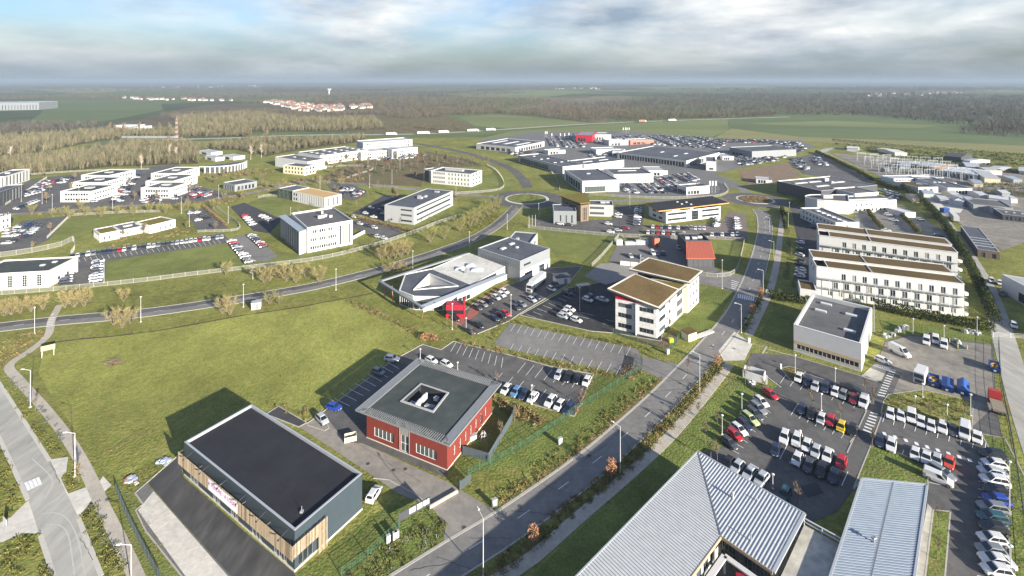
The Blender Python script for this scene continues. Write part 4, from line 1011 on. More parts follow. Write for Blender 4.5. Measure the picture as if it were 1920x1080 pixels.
# ------------------------------------------------------------------ 6, 7 white flats with sedum roofs
def flats(label, px, h):
    C = rect(px, h); cen = sum(C, Vector((0, 0))) / 4; org = Vector((cen.x, cen.y, 0))
    root = thing("apartment_block", label, "apartments", org, group="white flats with sedum roofs")
    d = (C[1] - C[0]).normalized(); n = Vector((d.y, -d.x)); n = n if n.dot(C[0] - cen) > 0 else -n
    L_ = (C[1] - C[0]).length
    wall(root, org, C[0], C[1], cen, 0, h, WHITE, [(.9, 2.6, .06, .97, 12, .42, 1, 0), (3.75, 6.1, .10, .98, 11, .42, 1, 0), (7.25, 9.6, .16, .98, 11, .42, 1, 0)], .16, FRAMEW, True, glasses=[GLASS, GLASS2, GLASS2, GLASS3, GLASS])
    wall(root, org, C[1], C[2], cen, 0, h, WHITE, [(.9, 2.6, .1, .9, 4, .3, 1, 0), (4.2, 6.1, .1, .9, 4, .3, 1, 0), (7.7, 9.6, .1, .9, 4, .3, 1, 0)], .16, FRAMEW)
    wall(root, org, C[2], C[3], cen, 0, h + .9, WHITE, [(4.2, 6.1, .05, .95, 11, .35, 1, 0), (7.7, 9.6, .05, .95, 11, .35, 1, 0)])
    wall(root, org, C[3], C[0], cen, 0, h, WHITE, [(7.7, 9.6, .2, .8, 2, .3, 1, 0)])
    # two tier sedum roof, tilted strips with pale rims
    M0, M1 = C[0].lerp(C[3], .46), C[1].lerp(C[2], .46)
    def strip(a, b, c, e, za, zb, nm):
        m = MB(org); q = [(a.x, a.y, za), (b.x, b.y, za), (c.x, c.y, zb), (e.x, e.y, zb)]
        m.hull8([(x, y, z - .25) for x, y, z in q], q); m.build(nm, SEDUM, root)
    f0, f1 = C[0].lerp(C[1], .085), C[1] - d * .5
    s = C[3] - C[0]; back = s.normalized()
    strip(f0 + back * .4, f1 + back * .4, M1 - d * .5 - back * .3, M0.lerp(M1, .085) - back * .3, h + .02, h + .12, "roof")
    strip(M0 + back * .4, M1 - d * .5 + back * .4, C[2] - d * .5 - back * .4, C[3] + d * .4 - back * .4, h + .95, h + 1.0, "roof")
    m = MB(org); m.prism([(p.x, p.y) for p in (M0, M1, C[2], C[3])], h - .1, h + .72); m.build("upper_tier", WHITE, root)
    m = MB(org)
    for a, b, z in ((C[0], C[1], h + .06), (M0, M1, h + .95), (C[3], C[2], h + 1.05)): m.bar((a.x, a.y, z), (b.x, b.y, z), .4, .22)
    for a, b, z in ((C[0], M0, h + .06), (C[1], M1, h + .06), (M0, C[3], h + .98), (M1, C[2], h + .98), (f0, M0.lerp(M1, .085), h + .1)): m.bar((a.x, a.y, z), (b.x, b.y, z), .3, .2)
    p, q = C[0].lerp(C[1], .4), C[3].lerp(C[2], .4); mm = p.lerp(q, .46)
    m.build("parapet", WHITE, root)
    m = MB(org); m.bar((p.x, p.y, h + .12), (mm.x, mm.y, h + .17), .45, .25); m.bar((mm.x, mm.y, h + 1.0), (q.x, q.y, h + 1.05), .45, .25); m.build("roof_divider", LGREY, root)
    m = MB(org); p0, p1 = C[0].lerp(C[1], .03) + back * 3, C[0].lerp(C[1], .07) + back * 4.6
    # galleries with railings and posts
    for z in (3.55, 7.05):
        a, b = C[0] + n * .55, C[1] + n * .55
        m = MB(org); m.bar((a.x, a.y, z), (b.x + d.x * .5, b.y + d.y * .5, z), 1.1, .14); m.build("balcony", GREYC, root)
        m = MB(org); a, b = C[0] + n * 1.05, C[1] + n * 1.05
        m.bar((a.x, a.y, z + 1.05), (b.x, b.y, z + 1.05), .04)
        k = 0.0
        while k < L_:
            p = a + d * k; m.bar((p.x, p.y, z), (p.x, p.y, z + 1.05), .04); k += 2.6
        o = m.build("railing", STEEL, root)
    for k in range(12):
        p = C[0].lerp(C[1], .09 + k * .081) + n * 1.08
        m = MB(org); m.bar((p.x, p.y, 0), (p.x, p.y, 7.1), .09); m.build("post", WHITE2, root)
    # round stair landings on the gable
    for z in (3.5, 7.0, .1):
        p = C[1] + d * .9 + back * 2.5; m = MB(org)
        m.prism([(p.x + 1.1 * math.cos(t), p.y + 1.1 * math.sin(t)) for t in np.linspace(0, 2 * math.pi, 13)[:-1]], z, z + .9); m.build("stair_landing", WHITE, root)
    return root
flats("nearer white apartment block with two stepped sedum roofs and galleries", [(1531, 499), (1808, 533), (1793, 502), (1540, 477)], 11.4)
flats("farther white apartment block half hidden behind its twin", [(1536, 441), (1796, 474), (1782, 449), (1550, 428)], 11.4)
building("annex_block", "low white annex with brown roof left of the flats", [(1500, 541), (1532, 546), (1531, 529), (1512, 526)], 4.0, WHITE, SEDUM, {}, pd=.3, cop=WHITE)

# ------------------------------------------------------------------ 8 sedum roof office with tilted roofs
C0, C1, C2 = G2((1232, 635)), G2((1154, 617)), G2((1304, 565))
dL = (C1 - C0).normalized(); dF = (C2 - C0).normalized()
LF = (C2 - C0).length; LW = (C1 - C0).length
org = Vector((C0.x, C0.y, 0))
root = thing("sedum_roof_office", "three storey white office with tilted brown sedum roofs and red gable", "office", org)
def J(u, v): return C0 + dF * u + dL * v
cenJ = J(LF / 2, LW / 2)
u1, u2 = LF * .46, LF * .66
LWb = LW * 1.2
rows3 = [(.9, 2.4), (4.3, 5.8), (7.6, 9.0)]
# gable of the near block
wall(root, org, J(0, 0), J(0, LW), J(u1 / 2, LW / 2), 0, 10.0, CONCRW, [(a, b, .08, .42, 1, 1, 3, 0) for a, b in rows3] + [(a, b, .60, .94, 1, 1, 3, 0) for a, b in rows3], .16, FRAME, True)
m = MB(org); p = J(-.25, LW * .50); m.bar((p.x, p.y, 0), (p.x, p.y, 9.9), 1.9, .5); m.build("gable_pier", LGREY, root)
m = MB(org); a, b = J(0, 0), J(0, LW); m.poly([(a.x, a.y, 10.0), (b.x, b.y, 10.0), (b.x, b.y, 12.5), (a.x, a.y, 10.02)]); a2_, b2_ = J(.3, 0), J(.3, LW); m.build("gable_infill", REDS, root)
wall(root, org, J(0, 0), J(u1, 0), J(u1 / 2, LW / 2), 0, 10.0, WHITE, [(a, b, .10, .42, 1, 1, 2, 0) for a, b in rows3] + [(a, b - .2, .60, .70, 1, 1, 0, 0) for a, b in rows3], .16, FRAME, True)
wall(root, org, J(u1, -.0), J(u2, -.0), J(u1, LW), 0, 9.6, WHITE, [(a - .3, b + .3, .08, .85, 1, 1, 3, 1) for a, b in rows3], .2, FRAME, True)
wall(root, org, J(u2, -1.2), J(LF, -1.2), J(LF * .8, LW), 0, 10.4, WHITE, [(a, b, .10, .90, 3, .42, 1, 0) for a, b in rows3], .16, FRAME, True)
wall(root, org, J(u2, -1.2), J(u2, 0), J(LF, LW), 0, 10.4, CREAM, [])
wall(root, org, J(LF, -1.2), J(LF, LWb), J(LF / 2, LW / 2), 0, 10.4, WHITE, [(a, b, .1, .9, 4, .45, 1, 0) for a, b in rows3])
wall(root, org, J(0, LW), J(u1, LW), J(u1 / 2, 0), 0, 11.6, WHITE, [(a, b, .1, .9, 5, .45, 1, 0) for a, b in rows3])
wall(root, org, J(u1, LW), J(u1, 0), J(0, LW / 2), 9.0, 10.6, REDS, [])
wall(root, org, J(u1 + .5, LW), J(u2, LWb), J(u2, 0), 0, 9.4, REDS, [(.2, 2.6, .3, .7, 1, 1, 1, 0)])
wall(root, org, J(u2, LWb), J(LF, LWb), J(LF * .8, 0), 0, 12.2, WHITE, [(a, b, .1, .9, 3, .45, 1, 0) for a, b in rows3])
def tilt(pts, zs, nm, mat, th=.5, fascia=True, pale=None):
    m = MB(org); q = [(p.x, p.y, z) for p, z in zip(pts, zs)]; qi = []
    c = sum(pts, Vector((0, 0))) / len(pts)
    m.hull8([(x, y, z - th) for x, y, z in q], q); m.build("roof_slab", DGREY, root)
    I = inset(pts, .55)
    # heights on the tilted plane
    P = np.array([[p.x, p.y, 1] for p in pts]); k = np.linalg.lstsq(P, np.array(zs), rcond=None)[0]
    zi = [k[0] * p.x + k[1] * p.y + k[2] for p in I]
    m = MB(org); m.hull8([(p.x, p.y, z) for p, z in zip(I, zi)], [(p.x, p.y, z + .12) for p, z in zip(I, zi)]); m.build(nm, mat, root)
    m = MB(org); n = len(pts); 
    for i in range(n):
        j = (i + 1) % n
        m.hull8([(pts[i].x, pts[i].y, zs[i]), (pts[j].x, pts[j].y, zs[j]), (I[j].x, I[j].y, zi[j]), (I[i].x, I[i].y, zi[i])], [(pts[i].x, pts[i].y, zs[i] + .16), (pts[j].x, pts[j].y, zs[j] + .16), (I[j].x, I[j].y, zi[j] + .16), (I[i].x, I[i].y, zi[i] + .16)])
    m.build("roof_rim", CONC, root)
tilt([J(-1.0, -1.2), J(u1 + 1, -.8), J(u1 + 1.2, LW + 1.4), J(-1.0, LW + 2.2)], [10.1, 10.2, 12.8, 13.2], "roof", SEDUM)
tilt([J(u2 - .8, -2.2), J(LF + 1.2, -2.2), J(LF + 1.2, LWb + 1.6), J(u2 - 2.5, LWb + 2.2)], [11.2, 11.2, 13.0, 13.0], "roof", SEDUM)
tilt([J(u1 + 1.4, -.4), J(u2 + 1.2, -1.0), J(u2 - .6, LW * .85)], [9.7, 9.9, 10.1], "roof", MOSS)
# ------------------------------------------------------------------ 9 angular white and grey building
HA = 4.8
poly = [G2(p, HA) for p in ((760, 515), (809, 505), (880, 475), (947, 500), (884, 535), (832, 557), (775, 556), (749, 546))]
cen = sum(poly, Vector((0, 0))) / len(poly); org = Vector((cen.x, cen.y, 0))
root = thing("angular_office", "low angular building with white roof, triangular patio and pointed canopy", "office", org)
hole = [G2(p, HA) for p in ((775, 544), (859, 537), (805, 514))]
m = MB(org)   # dark roof round the patio
ring = [poly[0], poly[1], poly[4], poly[5], poly[6], poly[7]]
dk = [(poly[0], poly[1], hole[2]), (poly[1], poly[4], hole[1], hole[2]), (poly[4], poly[5], hole[1]), (poly[5], poly[6], hole[0], hole[1]), (poly[6], poly[7], hole[0]), (poly[7], poly[0], hole[2], hole[0])]
for f in dk:
    m.poly([(p.x, p.y, HA) for p in f])
m.build("roof", RDARK, root)
m = MB(org); m.poly([(p.x, p.y, HA + .05) for p in (poly[1], poly[2], poly[3], poly[4])]); m.build("roof", RWHITE, root)
m = MB(org)
for i in range(3):
    a, b = hole[i], hole[(i + 1) % 3]
    m.bar((a.x, a.y, HA + .15), (b.x, b.y, HA + .15), .35, .35); m.poly([(a.x, a.y, .1), (b.x, b.y, .1), (b.x, b.y, HA), (a.x, a.y, HA)], 0)
m.build("patio_wall", WHITE, root)
m = MB(org); m.poly([(p.x, p.y, .1) for p in hole]); m.build("patio_floor", CONC, root)
n = len(poly)
for i in range(n):
    a, b = poly[i], poly[(i + 1) % n]
    if i in (3,): ops = [(.3, 2.8, .52, .60, 1, 1, 1, 0, "glass_door"), (1.7, 2.6, .08, .48, 9, .9, 0, 0)]
    elif i in (4, 5, 6): ops = [(.2, 3.0, .04, .96, 6, .94, 0, 0)]
    else: ops = [(.9, 2.6, .08, .92, 6, .7, 1, 0)]
    wall(root, org, a, b, cen, 0, HA + .25, WHITE, ops, .16, FRAME, True)
m = MB(org)
for a, b in ((poly[0], poly[1]), (poly[7], poly[0]), (poly[6], poly[7])): m.bar((a.x, a.y, HA + .2), (b.x, b.y, HA + .2), .4, .3)
m.build("parapet", WHITE, root)
HC = 5.5
tip = [G2(p, HC) for p in ((712, 526), (877, 474), (951, 514), (795, 577))]
m = MB(org)
for (a, b), w in (((tip[0], tip[1]), 1.1), ((tip[0], tip[3]), 1.1)):
    m.bar((a.x, a.y, HC - .25), (b.x, b.y, HC - .25), w, .5)
m.build("canopy_beam", GREYC, root)
m = MB(org); a, b = tip[3], tip[2]; nb = Vector(((b - a).y, -(b - a).x)).normalized()
nb = nb if nb.dot(a - cen) > 0 else -nb
m.hull8([(a.x - nb.x * 2.2, a.y - nb.y * 2.2, HC - .25), (b.x - nb.x * 2.2, b.y - nb.y * 2.2, HC - .25), (b.x, b.y, HC - .4), (a.x, a.y, HC - .4)], [(a.x - nb.x * 2.2, a.y - nb.y * 2.2, HC + .05), (b.x - nb.x * 2.2, b.y - nb.y * 2.2, HC + .05), (b.x, b.y, HC - .05), (a.x, a.y, HC - .05)])
m.build("canopy_eaves", COPING, root)
m = MB(org); a0, b0 = a - nb * .25, b - nb * .25; m.poly([(a0.x, a0.y, HC - 1.6), (b0.x, b0.y, HC - 2.2), (b0.x, b0.y, HC - .3), (a0.x, a0.y, HC - .3)]); m.build("canopy_fascia", WHITE, root)
for px_, top in (((722, 560), (720, 530)), ((737, 570), (735, 536)), ((776, 590), (777, 566)), ((791, 598), (795, 576)), ((758, 528), (758, 516))):
    p, q = G(*px_), G(*top, HC - .3); m = MB(org); m.tube(p, q, .16, .16, 6); m.build("raking_post", pm("rust_post", (0.30, 0.13, 0.09), .7), root)
# lantern lights on the white roof
for px_, s in (((895, 507), 2.6), ((863, 505), 2.0), ((882, 499), 1.8)):
    p = G2(px_, HA); m = MB(org)
    for k in range(6):
        t0, t1 = math.pi * k / 6, math.pi * (k + 1) / 6
        m.hull8([(p.x - s * math.cos(t0), p.y - .9, HA), (p.x - s * math.cos(t1), p.y - .9, HA), (p.x - s * math.cos(t1), p.y + .9, HA), (p.x - s * math.cos(t0), p.y + .9, HA)],
                [(p.x - s * math.cos(t0), p.y - .9, HA + .05 + .9 * math.sin(t0)), (p.x - s * math.cos(t1), p.y - .9, HA + .05 + .9 * math.sin(t1)), (p.x - s * math.cos(t1), p.y + .9, HA + .05 + .9 * math.sin(t1)), (p.x - s * math.cos(t0), p.y + .9, HA + .05 + .9 * math.sin(t0))])
    m.build("roof_light", SKYL, root)
p = G2((873, 512), HA); m = MB(org); m.box(p, .9, .7, HA, HA + 1.6); m.build("flue", FRAME, root)
# red entrance box
p = G2((852, 596)); re0 = G2((836, 597)); re1 = G2((869, 597)); o2 = Vector((p.x, p.y, 0))
rt = thing("entrance_porch", "bright red boxed entrance porch of the angular building", "porch", o2)
dd2 = (re1 - re0).normalized(); nn2 = Vector((-dd2.y, dd2.x)); bk = [re0 + nn2 * 3.2, re1 + nn2 * 3.2]
m = MB(o2); m.prism([(q.x, q.y) for q in (re0, re1, bk[1], bk[0])], 0, 1.4); m.build("base", REDS, rt)
m = MB(o2); m.prism([(q.x, q.y) for q in (re0, re1, bk[1], bk[0])], 2.8, 4.6); m.build("canopy", REDS, rt)
m = MB(o2); i_ = inset([re0, re1, bk[1], bk[0]], .25); m.prism([(q.x, q.y) for q in i_], 1.4, 2.8); m.build("window_band", GLASS, rt)
m = MB(o2); q = re1 + dd2 * .15 + nn2 * 1.6; m.box(q, .3, 3.4, 0, 6.0, math.atan2(dd2.y, dd2.x)); m.build("red_fin", REDS, rt)
# two storey blocks behind it
root, C, org = building("two_storey_block", "grey over white two storey block behind the lorry", [(975, 490), (1031, 466), (948, 446), (895, 466)], 8.4, GREYC, RDARK,
    {0: [(5.6, 6.5, .12, .34, 1, 1, 3, 0), (1.8, 2.7, .14, .40, 1, 1, 3, 0), (.1, 3.2, .62, .80, 1, 1, 2, 1, "gate"), (.1, 2.2, .88, .93, 1, 1, 0, 0, "door")], 3: [(5.3, 6.6, .05, .95, 24, .45, 0, 0)]}, pd=.3, sub=True, sky=[(.35, .65, 3, 1.5), (.6, .5, 1.5, 1.2), (.7, .7, 3.0, 1.5)])
d0 = (C[1] - C[0]).normalized(); n0 = Vector((d0.y, -d0.x)); n0 = n0 if n0.dot(C[0] - sum(C, Vector((0, 0))) / 4) > 0 else -n0
m = MB(org)
for u0, u1_, z0, z1 in ((0, .60, 2.75, 4.2), (0, .14, 0, 2.75), (.40, .62, 0, 2.75), (0.14, .40, 0, 1.75), (.60, 1, 3.25, 4.2), (.80, .88, 0, 3.25), (.93, 1, 0, 3.25)):
    a, b = C[0].lerp(C[1], u0) + n0 * .03, C[0].lerp(C[1], u1_) + n0 * .03; m.bar((a.x, a.y, (z0 + z1) / 2), (b.x, b.y, (z0 + z1) / 2), .08, z1 - z0)
m.build("white_base", WHITE, root)
building("rear_block", "small grey block with black roofs behind the two storey block", [(992, 459), (1008, 437), (971, 430), (950, 449)], 7.6, LGREY, RDARK, {0: [(4.2, 5.6, .15, .85, 2, .5, 1, 0), (.2, 2.2, .2, .35, 1, 1, 0, 0, "door")]}, pd=.4, units=[(.3, .6, 2, 1.2, 1.3)])

# ------------------------------------------------------------------ 10 white three storey office with columns
HK = 12.0
rws = [(1.2, 2.7), (5.0, 6.5), (8.8, 10.3)]
root, C, org = building("white_office", "three storey white office with blue grey side canopy on tall fins", [(576, 427), (661, 412.6), (612.7, 389), (540, 401)], HK, WHITE, RGREY,
    {0: [(a, b, .06, .64, 12, .82, 0, 0) for a, b in rws] + [(1.0, 10.4, .69, .97, 4, .5, 0, 5)], 3: [(a, b, .1, .9, 6, .5, 0, 0) for a, b in rws]}, pd=.8, cop=WHITE, units=[(.5, .5, 3.4, 1.6, 1.5), (.62, .55, 1.4, 2.2, 1.3), (.60, .68, 1, 1, 2.2), (.7, .45, 1.6, 1, 1.2)], glasses=[GLASS, GLASS2, GLASS2, pm("amber_blind", (0.30, 0.25, 0.16), .3)], sub=True)
cp = [G2(p, 10.8) for p in ((522, 405), (535, 402), (574, 430), (561, 435))]
m = MB(org); m.hull8([(p.x, p.y, 10.4) for p in cp], [(p.x, p.y, 10.8) for p in cp]); m.build("side_canopy", ZINCB, root)
for k in range(9):
    p, q = cp[0].lerp(cp[3], .08 + k * .105), cp[1].lerp(cp[2], .08 + k * .105); p = p.lerp(q, .15)
    m = MB(org); m.bar((p.x, p.y, 5.2), (q.x, q.y, 5.2), .35, 10.4); m.build("fin", WHITE, root)
a = cp[3].lerp(cp[2], .3); b = C[0]; m = MB(org); m.bar((cp[3].x, cp[3].y, 5.4), (cp[2].x, cp[2].y, 5.4), .3, 10.8); m.build("end_wall", WHITE, root)

# ------------------------------------------------------------------ 11 grey three storey office
root, C, org = building("grey_office", "three storey pale grey office with black roof and slim corner posts", [(721, 384), (776, 390), (835, 356), (786, 352.5)], 9.6, LGREY, RDARK,
    {0: [(a, b, .55, .93, 1, 1, 3, 0) for a, b in ((1.2, 2.3), (4.4, 5.5), (7.4, 8.3))] + [(1.2, 2.2, .2, .27, 1, 1, 0, 0)], 1: [(a, b, .06, .92, 1, 1, 14, 0) for a, b in ((1.2, 2.4), (4.4, 5.6), (7.4, 8.3))]}, pd=.25, units=[(.55, .45, 3, 2, 1.3), (.45, .5, 2, 1, 1.4), (.6, .55, 1.2, 2.4, 1.1), (.6, .85, 3, 1.5, .9)], sub=True)
# ------------------------------------------------------------------ the other offices and sheds
def W3(n, f=.6, h=(1.0, 2.2, 3.3, 3), u=(.06, .94), m=0):
    z0, hh, st, k = h
    return [(z0 + i * st, z0 + i * st + hh - .5, u[0], u[1], n, f, m, 0) for i in range(k)]
building("white_office", "white three storey block beside the curved lawn near the roundabout", [(808, 320), (883, 326.5), (897, 319), (825, 312)], 10.0, WHITE, RDARK, {0: W3(6, .6, u=(.05, .36)) + W3(7, .35, u=(.42, .97)), 1: W3(3, .4)}, cop=WHITE, units=[(.45, .5, 16, 3, 1.6), (.3, .6, 4, 3, 1.2)])
building("stair_tower", "grey glazed stair tower on the left end of the white block", [(794, 317), (806, 319.5), (815, 314), (800, 312)], 9.6, LGREY, RDARK, {0: [(.3, 8.8, .15, .85, 1, 1, 1, 4)]})
root, C, org = building("yellow_roof_office", "two storey office with ochre roof and rows of tall windows", [(548, 358), (609, 371), (634, 364), (578, 350)], 6.8, WHITE, pm("ochre_roof", (0.42, 0.27, 0.115), .9, .1, .2), {0: [(.8, 6.0, .22, .98, 11, .32, 0, 1)] + W3(2, .8, (1, 2.2, 3, 2), (.02, .16)), 1: [(.8, 6.0, .1, .9, 3, .3, 0, 1)]}, pd=.3, cop=CREAM)
building("green_block", "dark green clad block on the left end of the ochre roofed office", [(521, 353), (547, 358), (575, 350), (548, 345)], 6.4, pm("green_cladding", (0.055, 0.085, 0.062), .6, .1, .3), RGREY, {0: W3(3, .5, (1, 2.2, 3, 2))})
building("cream_office", "small cream two storey office in front of the white halls", [(531, 309), (571, 313), (580, 309), (558, 304)], 7.4, CREAM, RDARK, {0: W3(6, .5, (1, 2.4, 3.4, 2)), 1: W3(3, .5, (1, 2.4, 3.4, 2))})
building("white_factory", "white windowless factory hall with grey roof, left of its larger twin", [(516, 294), (577, 303), (599, 295.5), (546, 288.5)], 9.0, WHITE, RGREY, {0: [(.2, 3.2, .5, .6, 1, 1, 0, 0, "gate")]}, cop=WHITE, pd=.4, sky=[(.3, .5, 3, 2), (.6, .5, 3, 2)])
building("white_factory", "large white factory hall with many roof lights and window rows", [(559, 285), (600, 292), (669, 277), (626, 271.5)], 9.0, WHITE, RGREY, {1: W3(18, .5, (1.2, 2.2, 3.4, 2)), 0: []}, cop=WHITE, pd=.4, sky=[(u, v, 4, 3) for u in (.25, .5, .75) for v in (.15, .4, .65, .9)])
building("office_wing", "long low white office wing with window rows behind the tree planted car park", [(677, 286), (783, 276), (790, 269), (690, 277)], 8.0, WHITE, LGREY, {0: W3(22, .6, (1.0, 2.2, 3.4, 2)), 1: W3(3, .5, (1, 2.2, 3.4, 2))}, cop=WHITE)
building("office_wing", "taller white office wing standing behind the long low wing", [(681, 268), (773, 261.5), (770, 257), (684, 262.5)], 14.0, WHITE, LGREY, {0: W3(20, .6, (4.6, 2.2, 3.3, 3)), 1: []}, cop=WHITE)
building("entrance_block", "glazed entrance block in the middle of the white office wing", [(735, 281), (746, 280), (748, 274), (738, 275)], 9.5, WHITE, LGREY, {0: [(.3, 8, .15, .85, 1, 1, 2, 2)]})
n3 = {0: [(1.1, 2.6, .14, .90, 9, .82, 0, 0), (4.4, 5.9, .14, .90, 9, .82, 0, 0)], 1: [(1.3, 2.5, .1, .9, 8, .6, 0, 0), (4.6, 5.8, .1, .9, 8, .6, 0, 0)]}
for px, lb in (([(113, 358.5), (171, 358.5), (180, 345), (129, 346)], "nearest of the three stepped white blocks on the left"), ([(134, 342), (192, 342), (199, 331), (148, 331)], "middle one of the three stepped white blocks on the left"), ([(152, 328), (203, 329), (213, 317), (165, 317)], "farthest of the three stepped white blocks on the left"),
               ([(264, 352), (321, 352), (328, 340), (274, 341)], "nearest of the three stepped white blocks towards the middle"), ([(273, 339.5), (325, 339.5), (331, 326), (283, 326)], "middle one of the three stepped white blocks towards the middle"), ([(283, 325), (331, 325), (336, 313), (292, 313)], "farthest of the three stepped white blocks towards the middle")):
    building("stepped_block", lb, px, 7.4, WHITE, RGREEN if "left" in lb else RGREY, n3, cop=WHITE, units=[(.5, .5, 5, 3.2, 1.0)], group="stepped white blocks", cw=.5)
stp = {0: [(.5, 8.2, .02, .98, 6, .4, 0, 0)], 1: [(.5, 8.2, .04, .96, 7, .42, 0, 0)]}
building("striped_office", "striped white office at the left edge, the farther one", [(-30, 333), (8, 331), (27, 318), (-10, 320)], 9.0, WHITE, RDARK, stp, cop=WHITE, units=[(.5, .5, 3, 2, 1)])
building("striped_office", "striped dark office at the left edge, the nearer one", [(-35, 362), (0, 360), (26, 346), (-10, 348)], 9.0, DGREY, RDARK, {0: [(.5, 8.2, .02, .98, 6, .4, 0, 0)], 1: [(.5, 8.2, .04, .96, 7, .42, 0, 0)]}, cop=COPING, glasses=[GLASS3, GLASS2])
building("white_block", "white block cut by the left edge above the nursery car park", [(-60, 408), (-6, 408), (9, 402), (-40, 400)], 8.0, WHITE, RGREY, {0: W3(6), 1: W3(3, .4)})
building("white_office", "white office with three tall window columns at the left edge", [(-60, 516), (91, 508), (102, 484.5), (-40, 488)], 6.6, WHITE, RGREEN, {0: [(.9, 5.4, .42, .97, 3, .32, 1, 4)], 1: [(1, 2.4, .2, .8, 2, .3, 0, 0)]}, cop=WHITE, pd=.5, sky=[(.72, .5, 1.5, 1.2), (.8, .7, 1.5, 1.2)], sub=True, frame=FRAMEW)
# nursery school
building("nursery_wing", "left wing of the low white nursery school with green roof", [(187, 439), (224, 432), (213, 424), (166, 430)], 4.2, WHITE, MOSS, {0: [(.8, 2.6, .1, .9, 3, .25, 0, 0)], 3: [(.4, 3, .1, .9, 5, .5, 0, 0)]}, cop=WHITE, pd=.25, cw=.5)
building("nursery_wing", "middle part of the low white nursery school", [(226, 432), (267, 424), (262, 414), (222, 420)], 3.6, WHITE, RGREY, {0: [(.8, 2.4, .1, .95, 6, .3, 0, 0)]}, cop=WHITE, pd=.25, units=[(.5, .5, 4, 2, .7)])
building("nursery_wing", "right wing of the low white nursery school with green roof", [(281, 423), (329, 411.5), (314, 404.5), (267, 412)], 4.4, WHITE, MOSS, {0: [(.8, 2.6, .1, .9, 4, .2, 0, 0)]}, cop=WHITE, pd=.25, cw=.5)
# crescent building
cA, cB = G2((373, 312), 6), G2((464, 301), 6)
d = (cB - cA); L_ = d.length; d.normalize(); nf = Vector((d.y, -d.x)); nf = nf if nf.y < 0 else -nf
arc = [cA + d * L_ * t + nf * (15.0 * (1 - (2 * t - 1) ** 2)) for t in np.linspace(0, 1, 15)]
arc = [Vector((p[0], p[1])) for p in arc]
cen = (cA + cB) / 2; org = Vector((cen.x, cen.y, 0))
root = thing("crescent_building", "crescent shaped white building with colonnade and dark roof", "building", org)
m = MB(org); m.prism([(p.x, p.y) for p in arc], 5.3, 6.0, 0); m.build("roof_rim", WHITE, root)
m = MB(org); m.prism([(p.x, p.y) for p in inset(arc, .8)], 6.0, 6.06); m.build("roof", RDARK, root)
I = inset(arc, 2.0); m = MB(org); m.prism([(p.x, p.y) for p in I], 0, 5.3); m.build("glazed_wall", GLASS2, root)
for p in arc[1:-1]:
    m = MB(org); m.bar((p.x, p.y + .6, 0), (p.x, p.y + .6, 5.3), .8); m.build("column", WHITE, root)
building("grey_pavilion", "small grey pavilion with black roof behind the fenced car park", [(418, 342), (440, 347), (468, 338), (450, 332)], 5.0, GREYC, RDARK, {0: [(.6, 3.6, .1, .9, 4, .5, 0, 0)], 1: [(.6, 3.6, .1, .9, 5, .6, 0, 0)]})
for px, lb in (([(373, 282), (396, 286), (402, 282), (382, 277)], "small white shed at the wood's edge"), ([(418, 291), (438, 294), (443, 289), (424, 286)], "low white shed right of the other shed at the wood's edge"), ([(384, 292), (404, 296), (409, 292), (390, 288)], "white garage in front of the sheds at the wood's edge")):
    building("shed", lb, px, 3.6, WHITE, LGREY, {0: [(.1, 2.4, .2, .6, 1, 1, 0, 0, "gate")]}, pd=.1)
building("shed", "white motorway depot seen through the bare trees", [(236, 238), (250, 238.5), (252, 234), (238, 234)], 6, WHITE, LGREY, {}, pd=.1)
building("shed", "white petrol station roof beyond the motorway", [(254, 235), (272, 233), (270, 229), (252, 231)], 5, WHITE, WHITE2, {}, pd=.1)
building("warehouse", "long grey logistics warehouse at the far left", [(-60, 208), (73, 206), (75, 203), (-58, 205)], 20, GREYC, LGREY, {0: [(1, 14, .02, .98, 22, .25, 0, 0)]}, pd=.3, base=True)
# dealers' halls
building("showroom", "white showroom with black roof and slanted glass front", [(1092, 339.5), (1161, 337), (1131, 315.5), (1072, 317)], 8.6, WHITE2, RDARK, {0: [(.4, 4.4, .06, .62, 1, 1, 6, 2)], 3: [(.4, 6, .1, .9, 6, .9, 0, 0)]}, cop=WHITE2, sky=[(.5, .6, 3, 2)])
building("showroom_hall", "lower white hall with black roof attached to the slanted showroom", [(1151, 327), (1225, 325.5), (1205, 314), (1137, 316)], 7.0, WHITE2, RDARK, {0: [(1, 2, .1, .9, 12, .4, 0, 0)]}, cop=WHITE2, sky=[(.5, .6, 16, 1.5)])
building("showroom", "long dark roofed showroom left of the slanted showroom", [(1055, 312.5), (1097, 308), (1040, 286), (998, 288)], 6.6, LGREY, RDARK, {0: [(.5, 2, .1, .6, 2, .6, 0, 0)], 3: [(.5, 4.5, .05, .7, 16, .9, 0, 0)]}, cop=WHITE2, sky=[(.3, .3, 3, 2), (.6, .3, 3, 2), (.3, .6, 3, 2), (.6, .6, 3, 2), (.45, .85, 3, 2)])
building("showroom_hall", "white hall with dark roof right of the long showroom", [(1095, 309), (1170, 300), (1150, 294), (1076, 298)], 6.6, WHITE2, RDARK, {0: []}, cop=WHITE2, sky=[(.3, .5, 12, 1.5), (.7, .5, 12, 1.5)])
building("showroom", "glass fronted showroom with dark roof in the middle of the dealers", [(1287, 301.5), (1349, 286), (1290, 277), (1182, 282)][:2] + [(1240, 270), (1182, 282)], 6.4, WHITE2, RDARK, {3: [(.4, 4.8, .03, .97, 24, .92, 0, 0)], 0: [(.4, 4.8, .1, .5, 6, .9, 0, 0)]}, cop=WHITE2, sky=[(.3, .3, 8, 2), (.6, .3, 8, 2), (.5, .6, 8, 2)])
